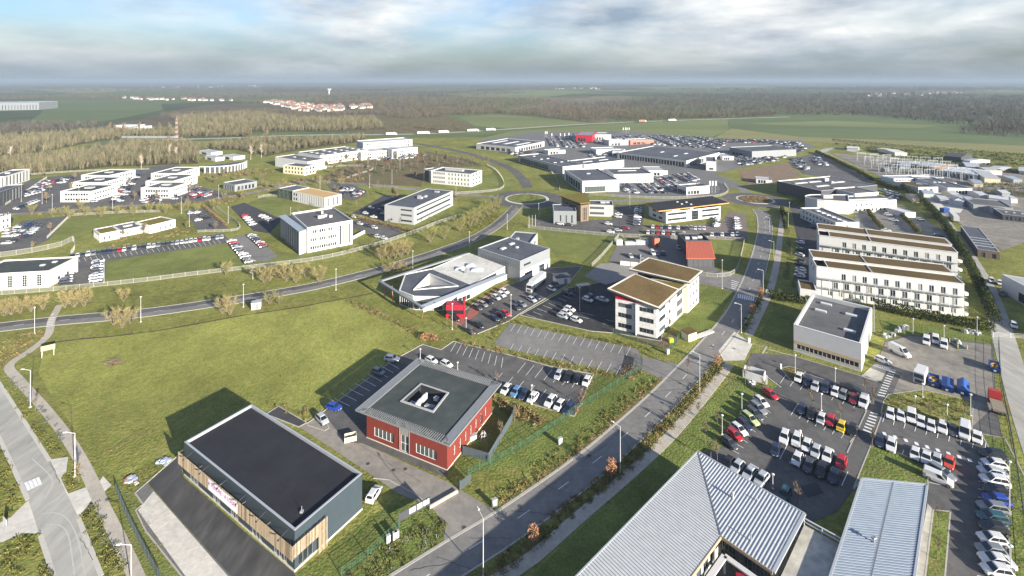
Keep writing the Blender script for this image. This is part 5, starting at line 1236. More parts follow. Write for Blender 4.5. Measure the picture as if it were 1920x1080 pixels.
building("white_cube", "tall white cube beside the glass fronted showroom", [(1324, 302), (1343, 303), (1372, 296.5), (1352, 293.5)], 8.6, WHITE2, RDARK, {0: [(1, 2.6, .3, .7, 1, 1, 1, 0)], 1: []}, cop=WHITE2)
root, C, org = building("showroom", "small white showroom with a red logo above four windows", [(1287, 351.5), (1330, 348), (1319, 343), (1276, 345)], 5.6, WHITE2, RDARK, {0: [(.3, 2.9, .05, .56, 4, .85, 0, 0)], 3: [(.3, 3.0, .05, .95, 5, .9, 0, 0)]}, cop=WHITE2)
d0 = (C[1] - C[0]).normalized(); n0 = Vector((d0.y, -d0.x)); n0 = n0 if n0.y < 0 else -n0
m = MB(org)
for u0, u1_, z in ((.04, .18, 4.75), (.20, .45, 4.75), (.22, .42, 4.05)):
    a, b = C[0].lerp(C[1], u0) + n0 * .05, C[0].lerp(C[1], u1_) + n0 * .05; m.bar((a.x, a.y, z), (b.x, b.y, z), .06, .42)
m.build("logo", REDS, root)
building("showroom", "grey showroom with sawtooth white roof strips at the back left of the dealers", [(966, 276), (1021, 265), (985, 256), (921, 262)], 6.5, LGREY, RDARK, {0: [(.5, 4, .1, .9, 10, .7, 0, 0)], 3: [(.5, 4, .1, .9, 6, .7, 0, 0)]}, cop=WHITE2, sky=[(.5, .2, 30, 4), (.5, .5, 30, 4), (.5, .8, 30, 4)])
building("red_showroom", "bright red gabled showroom at the edge of the field", [(1080, 253), (1110, 254), (1108, 246), (1082, 246)], 9.5, REDS, GREYC, {0: [(.5, 5.5, .1, .6, 3, .9, 0, 0)]}, cop=REDS)
building("grey_showroom", "grey showroom wing right of the red gable", [(1111, 252), (1146, 252), (1149, 248.5), (1112, 248)], 8, LGREY, GREYC, {0: [(.5, 4, .05, .6, 4, .6, 0, 0)]})
for px, h, lb, mt in (([(1142, 264), (1178, 263), (1180, 260), (1145, 261)], 6, "white box hall behind the glass fronted showroom", WHITE), ([(1106, 277), (1118, 281), (1150, 275), (1138, 272)], 5.5, "white low hall with pale roof left of the box halls", WHITE),
                     ([(1148, 283), (1166, 284), (1176, 280), (1158, 278.5)], 5.5, "small white hall between the showrooms", WHITE), ([(1182, 264), (1226, 262), (1232, 258.5), (1190, 259.5)], 5, "low hall with orange canopy among the dealers", ORANGE),
                     ([(1368, 276), (1410, 284), (1445, 272), (1405, 266)], 7, "dark hall with pale roof edge at the right of the dealers", GREYC), ([(1412, 283), (1446, 275), (1452, 272), (1425, 278)], 6, "white end hall at the right of the dealers", WHITE),
                     ([(1355, 293), (1376, 293), (1385, 288), (1364, 287)], 4, "small white kiosk right of the tall cube", WHITE), ([(1216, 320), (1252, 320), (1243, 312), (1210, 312)], 4.5, "white low store in front of the middle showroom", WHITE),
                     ([(1028, 283), (1060, 281), (1055, 278), (1024, 280)], 4, "white canopy roofed store behind the long showroom", WHITE), ([(1418, 336), (1448, 338), (1450, 333), (1424, 331)], 3.2, "white site hut on the bare plot", WHITE)):
    building("dealer_hall", lb, px, h, mt, RDARK if mt is GREYC else LGREY, {0: [(.3, 2.8, .1, .6, 3, .8, 0, 0)]}, pd=.3)
# mossy roof office
building("grey_office", "grey two storey block with three tall slot windows", [(1038, 396), (1081, 396.5), (1091, 383.5), (1049, 383)], 7.4, GREYC, RDARK, {0: [(.8, 5.2, .18, .92, 3, .26, 0, 2)], 1: W3(3, .4, (1, 2.2, 3.2, 2))}, pd=.3)
mo = [G2(p, z) for p, z in (((1049, 367), 10.6), ((1097, 360.5), 10.6), ((1107, 379), 11), ((1088, 381.5), 11))]
cen = sum(mo, Vector((0, 0))) / 4; org = Vector((cen.x, cen.y, 0)); root = thing("mossy_roof_block", "block under a tilted golden moss roof behind the grey office", "building", org)
zs = (10.6, 10.6, 11, 11); m = MB(org); m.hull8([(p.x, p.y, z - .5) for p, z in zip(mo, zs)], [(p.x, p.y, z) for p, z in zip(mo, zs)]); m.build("roof", MOSS, root)
wi = inset(mo, 1.0)
for i in range(4): wall(root, org, wi[i], wi[(i + 1) % 4], cen, 0, 9.6, pm("brown_boards", (0.16, 0.115, 0.075), .8, .15, 1), [(.5, 8, .2, .8, 3, .6, 0, 2)])
building("grey_office", "grey two storey wing with two window bands beside the mossy roof", [(1104, 383.5), (1150, 385), (1152, 376.5), (1110, 375.5)], 7.0, LGREY, RDARK, {0: [(1.2, 2.6, .04, .62, 1, 1, 5, 0), (4.4, 5.8, .04, .62, 1, 1, 5, 0)]}, pd=.3, units=[(.6, .5, 3, 2, 1.2), (.8, .6, 2, 2, 1)])
# office with orange eaves
HO = 7.0
ro_ = [G2(p, HO) for p in ((1210, 381.5), (1235, 395.5), (1367, 380), (1335, 367.5))]
cen = sum(ro_, Vector((0, 0))) / 4; org = Vector((cen.x, cen.y, 0)); root = thing("orange_eaves_office", "white two storey office under a black roof with orange eaves", "office", org)
m = MB(org); m.hull8([(p.x, p.y, HO - .5) for p in ro_], [(p.x, p.y, HO - .02) for p in ro_]); m.build("eaves", pm("orange_timber", (0.56, 0.26, 0.07), .7, .1, 1), root)
m = MB(org); m.prism([(p.x, p.y) for p in inset(ro_, .15)], HO - .02, HO + .1); m.build("roof", RBLACK, root)
wi = rect([(1249, 419), (1351, 407), (1320, 395), (1216, 404)], 0, True)
wall(root, org, wi[0], wi[1], cen, 0, HO - .5, WHITE, [(1.2, 2.5, .03, .36, 1, 1, 9, 0), (4.3, 5.6, .03, .36, 1, 1, 9, 0), (.3, 5.6, .46, .58, 1, 1, 2, 2, "entrance_glazing"), (1.2, 2.5, .65, .97, 1, 1, 9, 0), (4.3, 5.6, .65, .97, 1, 1, 9, 0)], .16, FRAME, True)
for i in (1, 2, 3): wall(root, org, wi[i], wi[(i + 1) % 4], cen, 0, HO - .5, WHITE, [(1.2, 2.6, .15, .85, 2, .6, 1, 0), (4.3, 5.6, .15, .85, 2, .6, 1, 0)])
m = MB(org)
for u, v in ((.3, .4), (.45, .5), (.6, .4), (.75, .5)):
    p = uv(ro_, u, v); m.box(p, 1.2, .8, HO + .1, HO + .7)
m.build("roof_vent", LGREY, root)
# orange building
root, C, org = building("black_roof_block", "flat block with black roof and air units behind the orange roof", [(1284, 451), (1332, 451.5), (1330, 437), (1284, 437)], 6.6, DGREY, RBLACK, {0: []}, pd=.6, cop=RDARK, units=[(.2, .35, 2, 1.4, 1.2), (.5, .4, 2.4, 1.8, 1), (.75, .5, 2.2, 1.4, 1)])
orr = [G2(p, z) for p, z in (((1287, 484.5), 4.0), ((1341.5, 484.5), 4.0), ((1333, 452.5), 6.4), ((1286, 452.5), 6.4))]
cen = sum(orr, Vector((0, 0))) / 4; org = Vector((cen.x, cen.y, 0)); root = thing("orange_hall", "hall with a sloping coral orange roof and dark front", "building", org)
zs = (4.0, 4.0, 6.4, 6.4); m = MB(org); m.hull8([(p.x, p.y, z - .25) for p, z in zip(orr, zs)], [(p.x, p.y, z) for p, z in zip(orr, zs)]); m.build("roof", ORANGE, root)
m = MB(org)
for k in range(1, 20):
    p, q = orr[0].lerp(orr[1], k / 20), orr[3].lerp(orr[2], k / 20); m.bar((p.x, p.y, 4.03), (q.x, q.y, 6.43), .08, .08)
o = m.build("roof_seam", ORANGE, root); o["kind"] = "stuff"
wi = inset(orr, .5); wall(root, org, wi[0], wi[1], cen, 0, 3.8, DGREY, [(.1, 3.3, .04, .96, 5, .92, 3, 0, "garage_door")], .12, DGREY, False, glasses=[pm("garage_panel", (0.075, 0.078, 0.085), .6, .1, 1)])
m = MB(org)
for a, b in ((wi[1], wi[2]), (wi[2], wi[3]), (wi[3], wi[0])):
    za, zb = (3.8, 6.1) if a is wi[1] else ((6.1, 6.1) if a is wi[2] else (6.1, 3.8)); m.poly([(a.x, a.y, 0), (b.x, b.y, 0), (b.x, b.y, zb), (a.x, a.y, za)])
m.build("wall", DGREY, root)
# hotel
building("hotel_hall", "large dark roofed hall with white gable and strip roof lights behind the hotel", [(1540, 358), (1645, 347), (1600, 332), (1502, 329)], 8.5, DGREY, RGREY, {0: []}, cop=WHITE2, sky=[(.2, .7, 12, 2), (.45, .7, 12, 2), (.3, .35, 12, 2), (.7, .5, 14, 2)], units=[(.65, .7, 4, 3, 2.2), (.6, .5, 2, 2, 1.4)], wm2={1: WHITE2})
building("hotel_gable", "white gable block beside the dark roofed hall", [(1603, 363), (1647, 360), (1646, 347), (1607, 350)], 8.8, WHITE, RGREY, {0: [(.2, 2.2, .55, .62, 1, 1, 0, 0, "door"), (4.2, 5.2, .3, .36, 1, 1, 0, 0)]}, cop=WHITE)
building("hotel_wing", "white hotel wing with a long roof light and hooded windows", [(1590, 378), (1681, 374.5), (1667, 364.5), (1588, 367.5)], 7.2, WHITE, RGREY, {0: [(1.0, 2.5, .12, .96, 10, .4, 0, 0), (4.2, 5.4, .12, .96, 8, .25, 0, 0)]}, cop=WHITE, sky=[(.5, .35, 30, 2)])
pts = [G2((1545, 371), 7.6) + Vector((11 * math.cos(t), 8 * math.sin(t))) for t in np.linspace(math.pi * .5, math.pi * 1.5, 9)] + [G2((1592, 379), 7.6), G2((1590, 366), 7.6)]
cen = sum(pts, Vector((0, 0))) / len(pts); org = Vector((cen.x, cen.y, 0)); root = thing("hotel_rotunda", "white rounded corner block of the hotel", "hotel", org)
m = MB(org); m.prism([(p.x, p.y) for p in pts], 0, 7.6); m.build("wall", WHITE, root)
m = MB(org); m.prism([(p.x, p.y) for p in inset(pts, .5)], 7.6, 7.66); m.build("roof", RGREY, root)
m = MB(org)
for i in range(len(pts)):
    a, b = pts[i], pts[(i + 1) % len(pts)]; m.bar((a.x, a.y, 7.8), (b.x, b.y, 7.8), .4, .5)
m.build("parapet", WHITE, root)
p = cen; m = MB(org); m.box((p.x + 4, p.y), 6, 3, 7.6, 9.6); m.build("roof_unit", LGREY, root)
building("hotel_wing", "white hotel wing with a sawtooth roof light running to the flats", [(1567, 417), (1611, 416.5), (1590, 388), (1552, 389.5)], 6.2, WHITE, RGREY, {0: [(3.4, 4.6, .45, .52, 1, 1, 0, 0)], 3: [(1, 2.4, .05, .95, 9, .4, 0, 0), (3.8, 5.0, .05, .95, 9, .4, 0, 0)]}, cop=WHITE, sky=[(.5, v, 2.2, 2.6) for v in (.1, .24, .38, .52, .66, .8)])
building("garage", "small white garage beside the hedge", [(1697, 399), (1717, 398), (1720, 387), (1698, 388)], 3.2, WHITE, WHITE2, {}, pd=.1)
# workshops on the right
def gable(name, label, px, he, hr_, wmat, rmat, along=0, fac=None, group=None, strips=0):
    C = rect(px, he); cen = sum(C, Vector((0, 0))) / 4; org = Vector((cen.x, cen.y, 0))
    root = thing(name, label, "building", org, group=group)
    if along: C = C[1:] + C[:1]
    for i in range(4): wall(root, org, C[i], C[(i + 1) % 4], cen, 0, he, wmat, (fac or {}).get(i, []), frame=FRAME)
    O = inset(C, -.4); r0, r1 = (O[1] + O[2]) / 2, (O[3] + O[0]) / 2
    for a, b in ((O[0], O[1]), (O[2], O[3])):
        e0, e1 = (r1, r0) if a is O[0] else (r0, r1)
        q = [(a.x, a.y, he - .1), (b.x, b.y, he - .1), (e1.x, e1.y, hr_), (e0.x, e0.y, hr_)]
        m = MB(org); m.hull8([(x, y, z - .12) for x, y, z in q], q); m.build("roof", rmat, root)
        for k in range(strips):
            t = (k + .5) / strips; f = lambda u, v: Vector(q[0]).lerp(Vector(q[1]), u).lerp(Vector(q[3]).lerp(Vector(q[2]), u), v)
            m = MB(org); m.hull8([f(t - .02, .1) + Vector((0, 0, .01)), f(t + .02, .1) + Vector((0, 0, .01)), f(t + .02, .9) + Vector((0, 0, .01)), f(t - .02, .9) + Vector((0, 0, .01))], [f(t - .02, .1) + Vector((0, 0, .06)), f(t + .02, .1) + Vector((0, 0, .06)), f(t + .02, .9) + Vector((0, 0, .06)), f(t - .02, .9) + Vector((0, 0, .06))]); m.build("roof_light", SKYL, root)
    m = MB(org)
    for a, b, r in ((C[1], C[2], (C[1] + C[2]) / 2), (C[3], C[0], (C[3] + C[0]) / 2)): m.poly([(a.x, a.y, he), (b.x, b.y, he), (r.x, r.y, hr_ - .1)])
    m.build("gable", wmat, root)
    return root
gable("barn", "long pale barn with ribbed grey roof and roof light strips", [(1764, 318), (1832, 328), (1854, 320), (1778, 309)], 4.5, 6.0, WHITE2, ZINC, 0, {0: [(.1, 3.2, .1, .9, 7, .5, 0, 0, "gate")]}, strips=7)
building("workshop", "white workshop with dark roof and white vents right of the concrete yard", [(1777, 352), (1823, 353.5), (1836, 335), (1795, 331.5)], 4.4, WHITE2, RDARK, {0: [(.2, 2.6, .05, .95, 7, .7, 0, 0)]}, cop=WHITE2, sky=[(.3, .5, 2, 1.5), (.5, .5, 2, 1.5), (.7, .5, 2, 1.5)])
building("workshop", "white workshop with brown roof at the end of the pale lane", [(1722, 351), (1759, 350.5), (1733, 337.5), (1702, 340)], 4.2, WHITE2, SEDUM, {0: [(.2, 2.8, .2, .8, 2, .5, 0, 0)]}, cop=WHITE2)
building("workshop", "pale blue glazed workshop in front of the substation", [(1676, 335), (1770, 333), (1768, 327), (1676, 329)], 4.0, pm("pale_blue_panel", (0.50, 0.58, 0.64), .4, .05, .3), LGREY, {0: [(.3, 3.2, .03, .97, 16, .7, 0, 0)]}, pd=.2)
gable("barn", "dark brown timber barn among the allotments", [(1772, 292), (1802, 295), (1803, 288), (1774, 285)], 5, 7, DGREY, DGREY)
gable("barn", "barn with long grey metal roof behind the pale barn", [(1706, 306), (1750, 313), (1756, 305), (1715, 299)], 4, 5.6, pm("brown_wall", (0.14, 0.09, 0.065), .8, .1, .5), ZINC)
gable("shed", "white roofed shed at the far edge of the allotments", [(1678, 286), (1701, 286.5), (1701, 279), (1680, 278.5)], 3.5, 4.5, CREAM, WHITE2)
gable("shed", "pale roofed shed near the end of the fenced yard", [(1588, 277), (1610, 278.5), (1612, 275), (1590, 274)], 3.2, 4.2, WHITE2, WHITE2)
gable("shed", "small shed with pale grey roof between barn and workshop", [(1812, 312), (1838, 314), (1840, 306), (1818, 304)], 3.2, 4.4, GREYC, ZINC)
gable("shed", "low shed with pale grey roof near the right edge", [(1848, 316), (1864, 318), (1866, 309), (1850, 308)], 3.2, 4.4, GREYC, ZINC)
gable("shed", "grey roofed house among bushes at the right edge", [(1846, 333), (1876, 335), (1882, 322), (1856, 319)], 4, 6, CREAM, LGREY)
building("garage_row", "long low garage row with pale doors at the right", [(1825, 383), (1900, 390), (1905, 378), (1830, 372)], 4.0, LGREY, RGREY, {0: [(.2, 2.8, .1, .95, 4, .8, 2, 0, "garage_door")]}, pd=.3, glasses=[GLASS3])
building("garage_row", "low dark store with roof vents at the right edge", [(1880, 402), (1960, 410), (1960, 398), (1884, 394)], 3.4, DGREY, RGREY, {0: [(.4, 2.4, .05, .95, 9, .6, 0, 0)]}, pd=.2, sky=[(.2, .5, 1, 1), (.4, .5, 1, 1), (.6, .5, 1, 1)])
gable("shed", "white corrugated shed above the garage row", [(1818, 379), (1834, 380), (1845, 367), (1828, 366)], 3.4, 4.0, WHITE2, LGREY)
building("shed", "white flat shed left of the garage row", [(1805, 378), (1820, 372), (1812, 366), (1798, 372)], 3.5, WHITE2, WHITE2, {}, pd=.1)
building("shed", "low white shed in the corner behind the garage row", [(1854, 371), (1896, 376), (1898, 370), (1858, 365)], 3.5, WHITE2, WHITE2, {}, pd=.1)
root, C, org = building("dark_shed", "dark roofed brick shed with pale roof stripes beside the lane", [(1801, 423), (1833, 467), (1870, 464.5), (1829, 421.5)], 3.6, pm("brown_brick", (0.13, 0.095, 0.075), .85, .12, 1), RDARK, {1: [(.2, 2.4, .15, .35, 1, 1, 0, 0, "gate"), (.2, 2.4, .65, .85, 1, 1, 0, 0, "door")]}, pd=.05)
m = MB(org)
for v in (.52, .63, .74, .85):
    a, b = C[0].lerp(C[1], v), C[3].lerp(C[2], v); a, b = a.lerp(b, .05), a.lerp(b, .97); m.bar((a.x, a.y, 3.68), (b.x, b.y, 3.68), .55, .1)
m.build("roof_light", SKYL, root)
building("white_warehouse", "large white warehouse cut by the right edge", [G2((1878, 514), 7), G2((1878, 514), 7) + Vector((34, -24)), G2((1878, 514), 7) + Vector((12, -75)), G2((1878, 514), 7) + Vector((-11, -49))], 7.0, WHITE2, LGREY, {3: [(.2, 3.6, .1, .9, 4, .35, 0, 0, "gate")]}, pd=.15, cop=WHITE2)

for k in range(22):
    x = 1690 + k * 10.5; y = (312, 300, 368, 340, 355)[k % 5] + (k * 7 % 11) + (16 if x > 1850 else 0)
    w, d_ = R.uniform(11, 22), R.uniform(4, 8)
    gable("shed", f"small workshop shed in the crowded right hand yards, {('first second third fourth fifth sixth seventh eighth ninth tenth eleventh twelfth thirteenth fourteenth fifteenth sixteenth seventeenth eighteenth nineteenth twentieth twenty-first twenty-second').split()[k]} from the left", [(x, y), (x + w, y + R.uniform(0, 2)), (x + w + 3, y - d_), (x + 3, y - d_)], 3.0, 4.0, R.choice((WHITE2, GREYC, LGREY, CREAM)), R.choice((ZINC, LGREY, RGREY, ZINCB)), group="workshop sheds in the right hand yards")
# ------------------------------------------------------------------ vehicles
PAINTS = {}
PCOL = {"W": ("white", (0.54, 0.54, 0.535)), "S": ("silver", (0.36, 0.38, 0.40)), "G": ("grey", (0.16, 0.175, 0.19)), "D": ("dark grey", (0.045, 0.05, 0.058)), "K": ("black", (0.010, 0.010, 0.012)),
        "N": ("navy", (0.014, 0.022, 0.055)), "B": ("blue", (0.012, 0.045, 0.28)), "L": ("light blue", (0.10, 0.20, 0.36)), "R": ("red", (0.36, 0.012, 0.020)), "M": ("dark red", (0.17, 0.012, 0.020)),
        "Y": ("yellow", (0.58, 0.40, 0.02)), "E": ("pale green", (0.36, 0.42, 0.20)), "T": ("teal", (0.02, 0.07, 0.085)), "O": ("orange red", (0.45, 0.06, 0.03))}
def paint(c):
    if c not in PAINTS:
        m = pm("car_paint_" + PCOL[c][0].replace(" ", "_"), PCOL[c][1], .32, spec=.55)
        m.node_tree.nodes["Principled BSDF"].inputs["Coat Weight"].default_value = .5
        m.node_tree.nodes["Principled BSDF"].inputs["Coat Roughness"].default_value = .12
        PAINTS[c] = m
    return PAINTS[c]
CARGL = pm("car_glass", (0.010, 0.013, 0.016), .08, spec=.7)
CTYPE = {  # length, width, height, belt, hood, stations of cabin: rear bottom, rear top, front top, front bottom
    "h": ("hatchback", 4.05, 1.76, 1.48, .92, .90, -1.85, -1.45, .35, 1.10), "s": ("saloon", 4.65, 1.82, 1.44, .92, .90, -1.70, -.95, .45, 1.25),
    "w": ("estate", 4.60, 1.82, 1.50, .93, .90, -2.15, -1.80, .45, 1.20), "u": ("SUV", 4.45, 1.86, 1.68, 1.04, 1.02, -2.05, -1.70, .35, 1.10),
    "v": ("small van", 4.60, 1.88, 1.90, 1.10, 1.05, -2.25, -2.15, .55, 1.35), "V": ("large van", 5.60, 2.05, 2.45, 1.35, 1.25, -2.76, -2.70, 1.15, 2.00)}
CM = {}
def car_meshes(t):
    if t in CM: return CM[t]
    nm, L_, W_, H_, belt, hood, xr0, xr1, xf1, xf0 = CTYPE[t]
    hw = W_ / 2; hl = L_ / 2
    st = [(-hl, hw * .80, belt * .80, .42), (-hl + .10, hw * .93, belt * .98, .30), (-hl + .5, hw, belt, .24), (xf0 - .1, hw, belt, .24), (hl - .75, hw * .98, hood * .93, .24), (hl - .20, hw * .90, hood * .80, .28), (hl, hw * .74, hood * .66, .38)]
    b = MB(); rings = []
    for x, w, zt, zb in st:
        rings.append([(x, -w * .96, zb), (x, -w, zb + (zt - zb) * .55), (x, -w * .90, zt), (x, w * .90, zt), (x, w, zb + (zt - zb) * .55), (x, w * .96, zb)])
    for r0, r1 in zip(rings, rings[1:]):
        for k in range(6): b.poly([r0[k], r1[k], r1[(k + 1) % 6], r0[(k + 1) % 6]])
    b.poly(rings[0]); b.poly(list(reversed(rings[-1])))
    cw0, cw1 = hw * .88, hw * (.70 if t not in "vV" else .80)
    z0, z1 = belt - .02, H_
    def ring(xr, xf, w, z): return [(xr, -w, z), (xf, -w, z), (xf, w, z), (xr, w, z)]
    lo = ring(xr0, xf0, cw0, z0); zc = z1 - .10; hi = ring(xr1, xf1, cw1, zc); top = ring(xr1 + .16, xf1 - .16, cw1 * .84, z1)
    b.hull8(lo, hi); b.hull8(hi, top)
    def pane(q, du0=.04, du1=.96, dv0=.04, dv1=.97, off=.02):
        a, c, e, f = [Vector(p) for p in q]
        n = (c - a).cross(f - a).normalized() * off
        g = lambda u, v: a.lerp(c, u).lerp(f.lerp(e, u), v) + n
        return [g(du0, dv0), g(du1, dv0), g(du1, dv1), g(du0, dv1)]
    ws = MB(); ws.poly(pane([lo[1], lo[2], hi[2], hi[1]]))
    rw = MB()
    if t != "V": rw.poly(pane([lo[3], lo[0], hi[0], hi[3]], .12, .88, .25, .9))
    sw = []
    for q in ([lo[0], lo[1], hi[1], hi[0]], [lo[2], lo[3], hi[3], hi[2]]):
        left = q[0] is lo[0]
        if t in "V": seg = [(.78, .93)] if left else [(.07, .22)]
        elif t == "v": seg = [(.66, .92)] if left else [(.08, .34)]
        else: seg = [(.07, .48), (.51, .93)]
        for s0, s1 in seg:
            sw.append(MB()); sw[-1].poly(pane(q, s0, s1, .08, .93))
    wh = []
    for sx in (-hl * .62, hl * .63):
        for sy in (-1, 1):
            w = MB(); y = sy * (hw - .10); r = .33 if t not in "uvV" else .36
            ang = [2 * math.pi * k / 12 for k in range(12)]
            A = [(sx + r * math.cos(a), y - .12, r + r * math.sin(a)) for a in ang]; B_ = [(sx + r * math.cos(a), y + .12, r + r * math.sin(a)) for a in ang]
            w.hull8(A, B_); yy = y + sy * .13
            w.poly([(sx + r * .6 * math.cos(a), yy, r + r * .6 * math.sin(a)) for a in ang], 1)
            wh.append(w)
    hlts, tls = [], []
    for sy in (-1, 1):
        q = MB(); y0, y1 = sy * hw * .50, sy * hw * .84
        q.hull8([(hl - .34, y0, hood * .66), (hl - .02, y0, hood * .60), (hl - .13, y1, hood * .60), (hl - .42, y1, hood * .66)], [(hl - .36, y0, hood * .83), (hl - .10, y0, hood * .72), (hl - .18, y1, hood * .72), (hl - .44, y1, hood * .83)]); hlts.append(q)
        q = MB(); y0, y1 = sy * hw * .62, sy * hw * .90
        q.hull8([(-hl - .02, y0, belt * .66), (-hl + .12, y0, belt * .66), (-hl + .12, y1, belt * .66), (-hl + .03, y1, belt * .66)], [(-hl + .02, y0, belt * .92), (-hl + .14, y0, belt * .92), (-hl + .14, y1, belt * .92), (-hl + .05, y1, belt * .92)]); tls.append(q)
    parts = [("windscreen", ws.mesh("windscreen", CARGL)), *[("side_window", z.mesh("side_window", CARGL)) for z in sw]] + ([("rear_window", rw.mesh("rear_window", CARGL))] if t != "V" else [])
    parts += [("wheel", w.mesh("wheel", [RUBBER, RIM])) for w in wh] + [("headlight", q.mesh("headlight", LIGHTG)) for q in hlts] + [("tail_light", q.mesh("tail_light", LIGHTR)) for q in tls]
    gr = MB(); gr.hull8([(hl - .06, -hw * .46, .36), (hl + .02, -hw * .46, .36), (hl + .02, hw * .46, .36), (hl - .06, hw * .46, .36)], [(hl - .06, -hw * .42, .56), (hl + .01, -hw * .42, .56), (hl + .01, hw * .42, .56), (hl - .06, hw * .42, .56)])
    parts.append(("grille", gr.mesh("grille", DGREY)))
    for x in (hl + .03, -hl - .03):
        npl = MB(); npl.poly([(x, -.26, .46), (x, .26, .46), (x, .26, .58), (x, -.26, .58)]); parts.append(("number_plate", npl.mesh("number_plate", WHITE2)))
    one = MB(); one.v = list(b.v); one.f = list(b.f); one.m = [0] * len(b.f)
    for src, k in [(ws, 1), (rw, 1)] + [(z, 1) for z in sw] + [(w, 2) for w in wh] + [(q, 3) for q in hlts] + [(q, 4) for q in tls]:
        i = len(one.v); one.v += src.v
        for f in src.f: one.f.append(tuple(j + i for j in f)); one.m.append(k)
    CM[t] = (b.mesh("body", paint("W")), parts, one.mesh("car", [paint("W"), CARGL, RUBBER, LIGHTG, LIGHTR]))
    return CM[t]
NCAR = [0]
def car(x, y, code, hd, label, group=None, near=True, zp=.75, scale=None):
    c, t = code[0], code[1]
    p = G(x, y, zp); q = G(x + hd[0], y + hd[1], zp); a = math.atan2(q.y - p.y, q.x - p.x) + R.uniform(-.02, .02)
    body, parts, one = car_meshes(t)
    name = {"v": "parked_van", "V": "parked_van"}.get(t, "parked_car"); cat = "van" if t in "vV" else "car"
    NCAR[0] += 1
    loc = (p.x, p.y, .085)
    if near:
        root = thing(name, label, cat, loc, a, group)
        b = new_obj("body", body, root)
        b.material_slots[0].link = 'OBJECT'; b.material_slots[0].material = paint(c)
        for nm, me in parts: new_obj(nm, me, root)
        o = root
    else:
        o = tag(new_obj(name, one, None, loc, a), label, cat, group)
        o.material_slots[0].link = 'OBJECT'; o.material_slots[0].material = paint(c)
    s = R.uniform(1.01, 1.07)
    o.scale = (s, s, s) if scale is None else scale
    return o
ORD = "first second third fourth fifth sixth seventh eighth ninth tenth eleventh twelfth thirteenth fourteenth fifteenth sixteenth seventeenth eighteenth nineteenth twentieth twenty-first twenty-second twenty-third twenty-fourth twenty-fifth twenty-sixth twenty-seventh twenty-eighth twenty-ninth thirtieth thirty-first thirty-second".split()
def row(place, end, pts, codes, hd, near=True, scale=None):
    order = {"left": lambda q: q[0][0], "top": lambda q: q[0][1]}.get(end, lambda q: -q[0][1])
    pairs = sorted(zip(pts, codes.split()), key=order)
    for k, (p, c) in enumerate(pairs):
        car(p[0], p[1], c, hd, f"{PCOL[c[0]][0]} {CTYPE[c[1]][0]}, {ORD[k]} from {end} of {place}", "cars in " + place, near, scale=scale)
def line(p0, p1, n, z=.75):
    a, b = G2(p0, z), G2(p1, z); out = []
    for k in range(n):
        q = a.lerp(b, k / max(1, n - 1)); out.append((960 + FPX * q.x / q.y, YH + FPX * (EYE - z) / q.y))
    return out
def rnd(n, pool="Wh Wh Ws Wu Sh Ss Gh Gu Dh Ks Nh Dw Kh Wh Sw Rh Nu"):
    return " ".join(R.choice(pool.split()) for _ in range(n))
row("the long car column along the right edge", "top", [(1862, 851), (1865, 869), (1861, 884), (1865, 901), (1869, 919), (1869, 936), (1862, 951), (1862, 970), (1864, 989), (1861, 1010), (1859, 1031), (1869, 1050), (1870, 1069)], "Kw Wh Ss Wu Kh Bh Gw Tw Kh Wh Gh Ws Wh", (-40, -7), scale=(1.06, 1.2, 1.08))
row("the car row left of the raised walkway", "left", [(1471, 819), (1494, 824), (1512.5, 834), (1530, 845), (1552, 852), (1577.5, 866)], "Wu Wu Wh Sh Ws Rh", (-4, 13))
row("the car row nearest the ribbed metal roof", "left", [(1454, 842), (1495, 860), (1517, 871), (1541, 880), (1564, 891)], "Nh Wh Ds Ks Ns", (-5, 13))
row("the six car row with the yellow car", "left", [(1504, 766), (1521, 775), (1540, 784), (1557.5, 787.5), (1577.5, 799), (1599, 805)], "Nh Kh Wh Rh Yh Kh", (-3.5, 10))
row("the car row facing the white hall", "left", [(1497.5, 707.5), (1514, 714), (1529, 722.5), (1547.5, 726), (1566, 734), (1581, 739), (1601, 747.5), (1619.5, 754)], "Wh Nh Ss Nu Wh Gh Mh Wv", (-3.5, 10))
car(1595, 727, "Ks", (10, 3), "black saloon car parked crosswise near the dark red car")
row("the white car row below the planted island", "left", [(1669.5, 775), (1689, 779), (1709, 781), (1727, 790), (1746, 798), (1767.5, 801), (1787, 806), (1809, 810), (1832.5, 820)], "Wh Wh Wv Wh Wh Wu Dh WV Wh", (-.5, 10))
row("the car row behind the lawn wedge", "left", [(1650.5, 826), (1671, 834), (1716, 850), (1737.5, 856), (1757, 862), (1780, 866)], "Nh Wu Wh Ws Sh Oh", (-1.5, 10))
car(1765, 884, "Gw", (10, 6), "grey blue estate car tucked behind the white van on the lawn wedge")
car(1759, 896, "Wv", (12, 5), "white van parked beside the lawn wedge and blue grey roof", scale=(1.05, 1.05, 1.05))
row("the slanted car row along the green bank", "top", [(1427, 752), (1421, 764), (1414, 774), (1406, 784), (1395, 794), (1385, 804), (1376, 814), (1367, 829)], "Wh Gw Dw Ew Nh Wh Rh Dh", (9, 7))
car(1444, 738, "Rh", (9, 6), "red hatchback alone at the top of the green bank")
row("the short row under the metal roof tip", "left", [(1365, 868), (1383, 874), (1406, 885), (1428, 897)], "Kh Sh Ss Sh", (-7, 8))
car(1471, 925, "Th", (-6, 10), "teal hatchback alone beside the end of the ribbed roof")
row("the upper car row right of the red office", "left", [(1047, 702), (1065, 706), (1082, 710), (1100, 714)], "Sh Kw Kh Wh", (-4.5, 8))
row("the lower car row right of the red office", "left", [(949, 729), (967, 734), (982, 739), (999, 745), (1032, 752), (1049, 759), (1066, 764)], "Wh Lh Nh Wh Wu Wh Nw", (-7, 8))
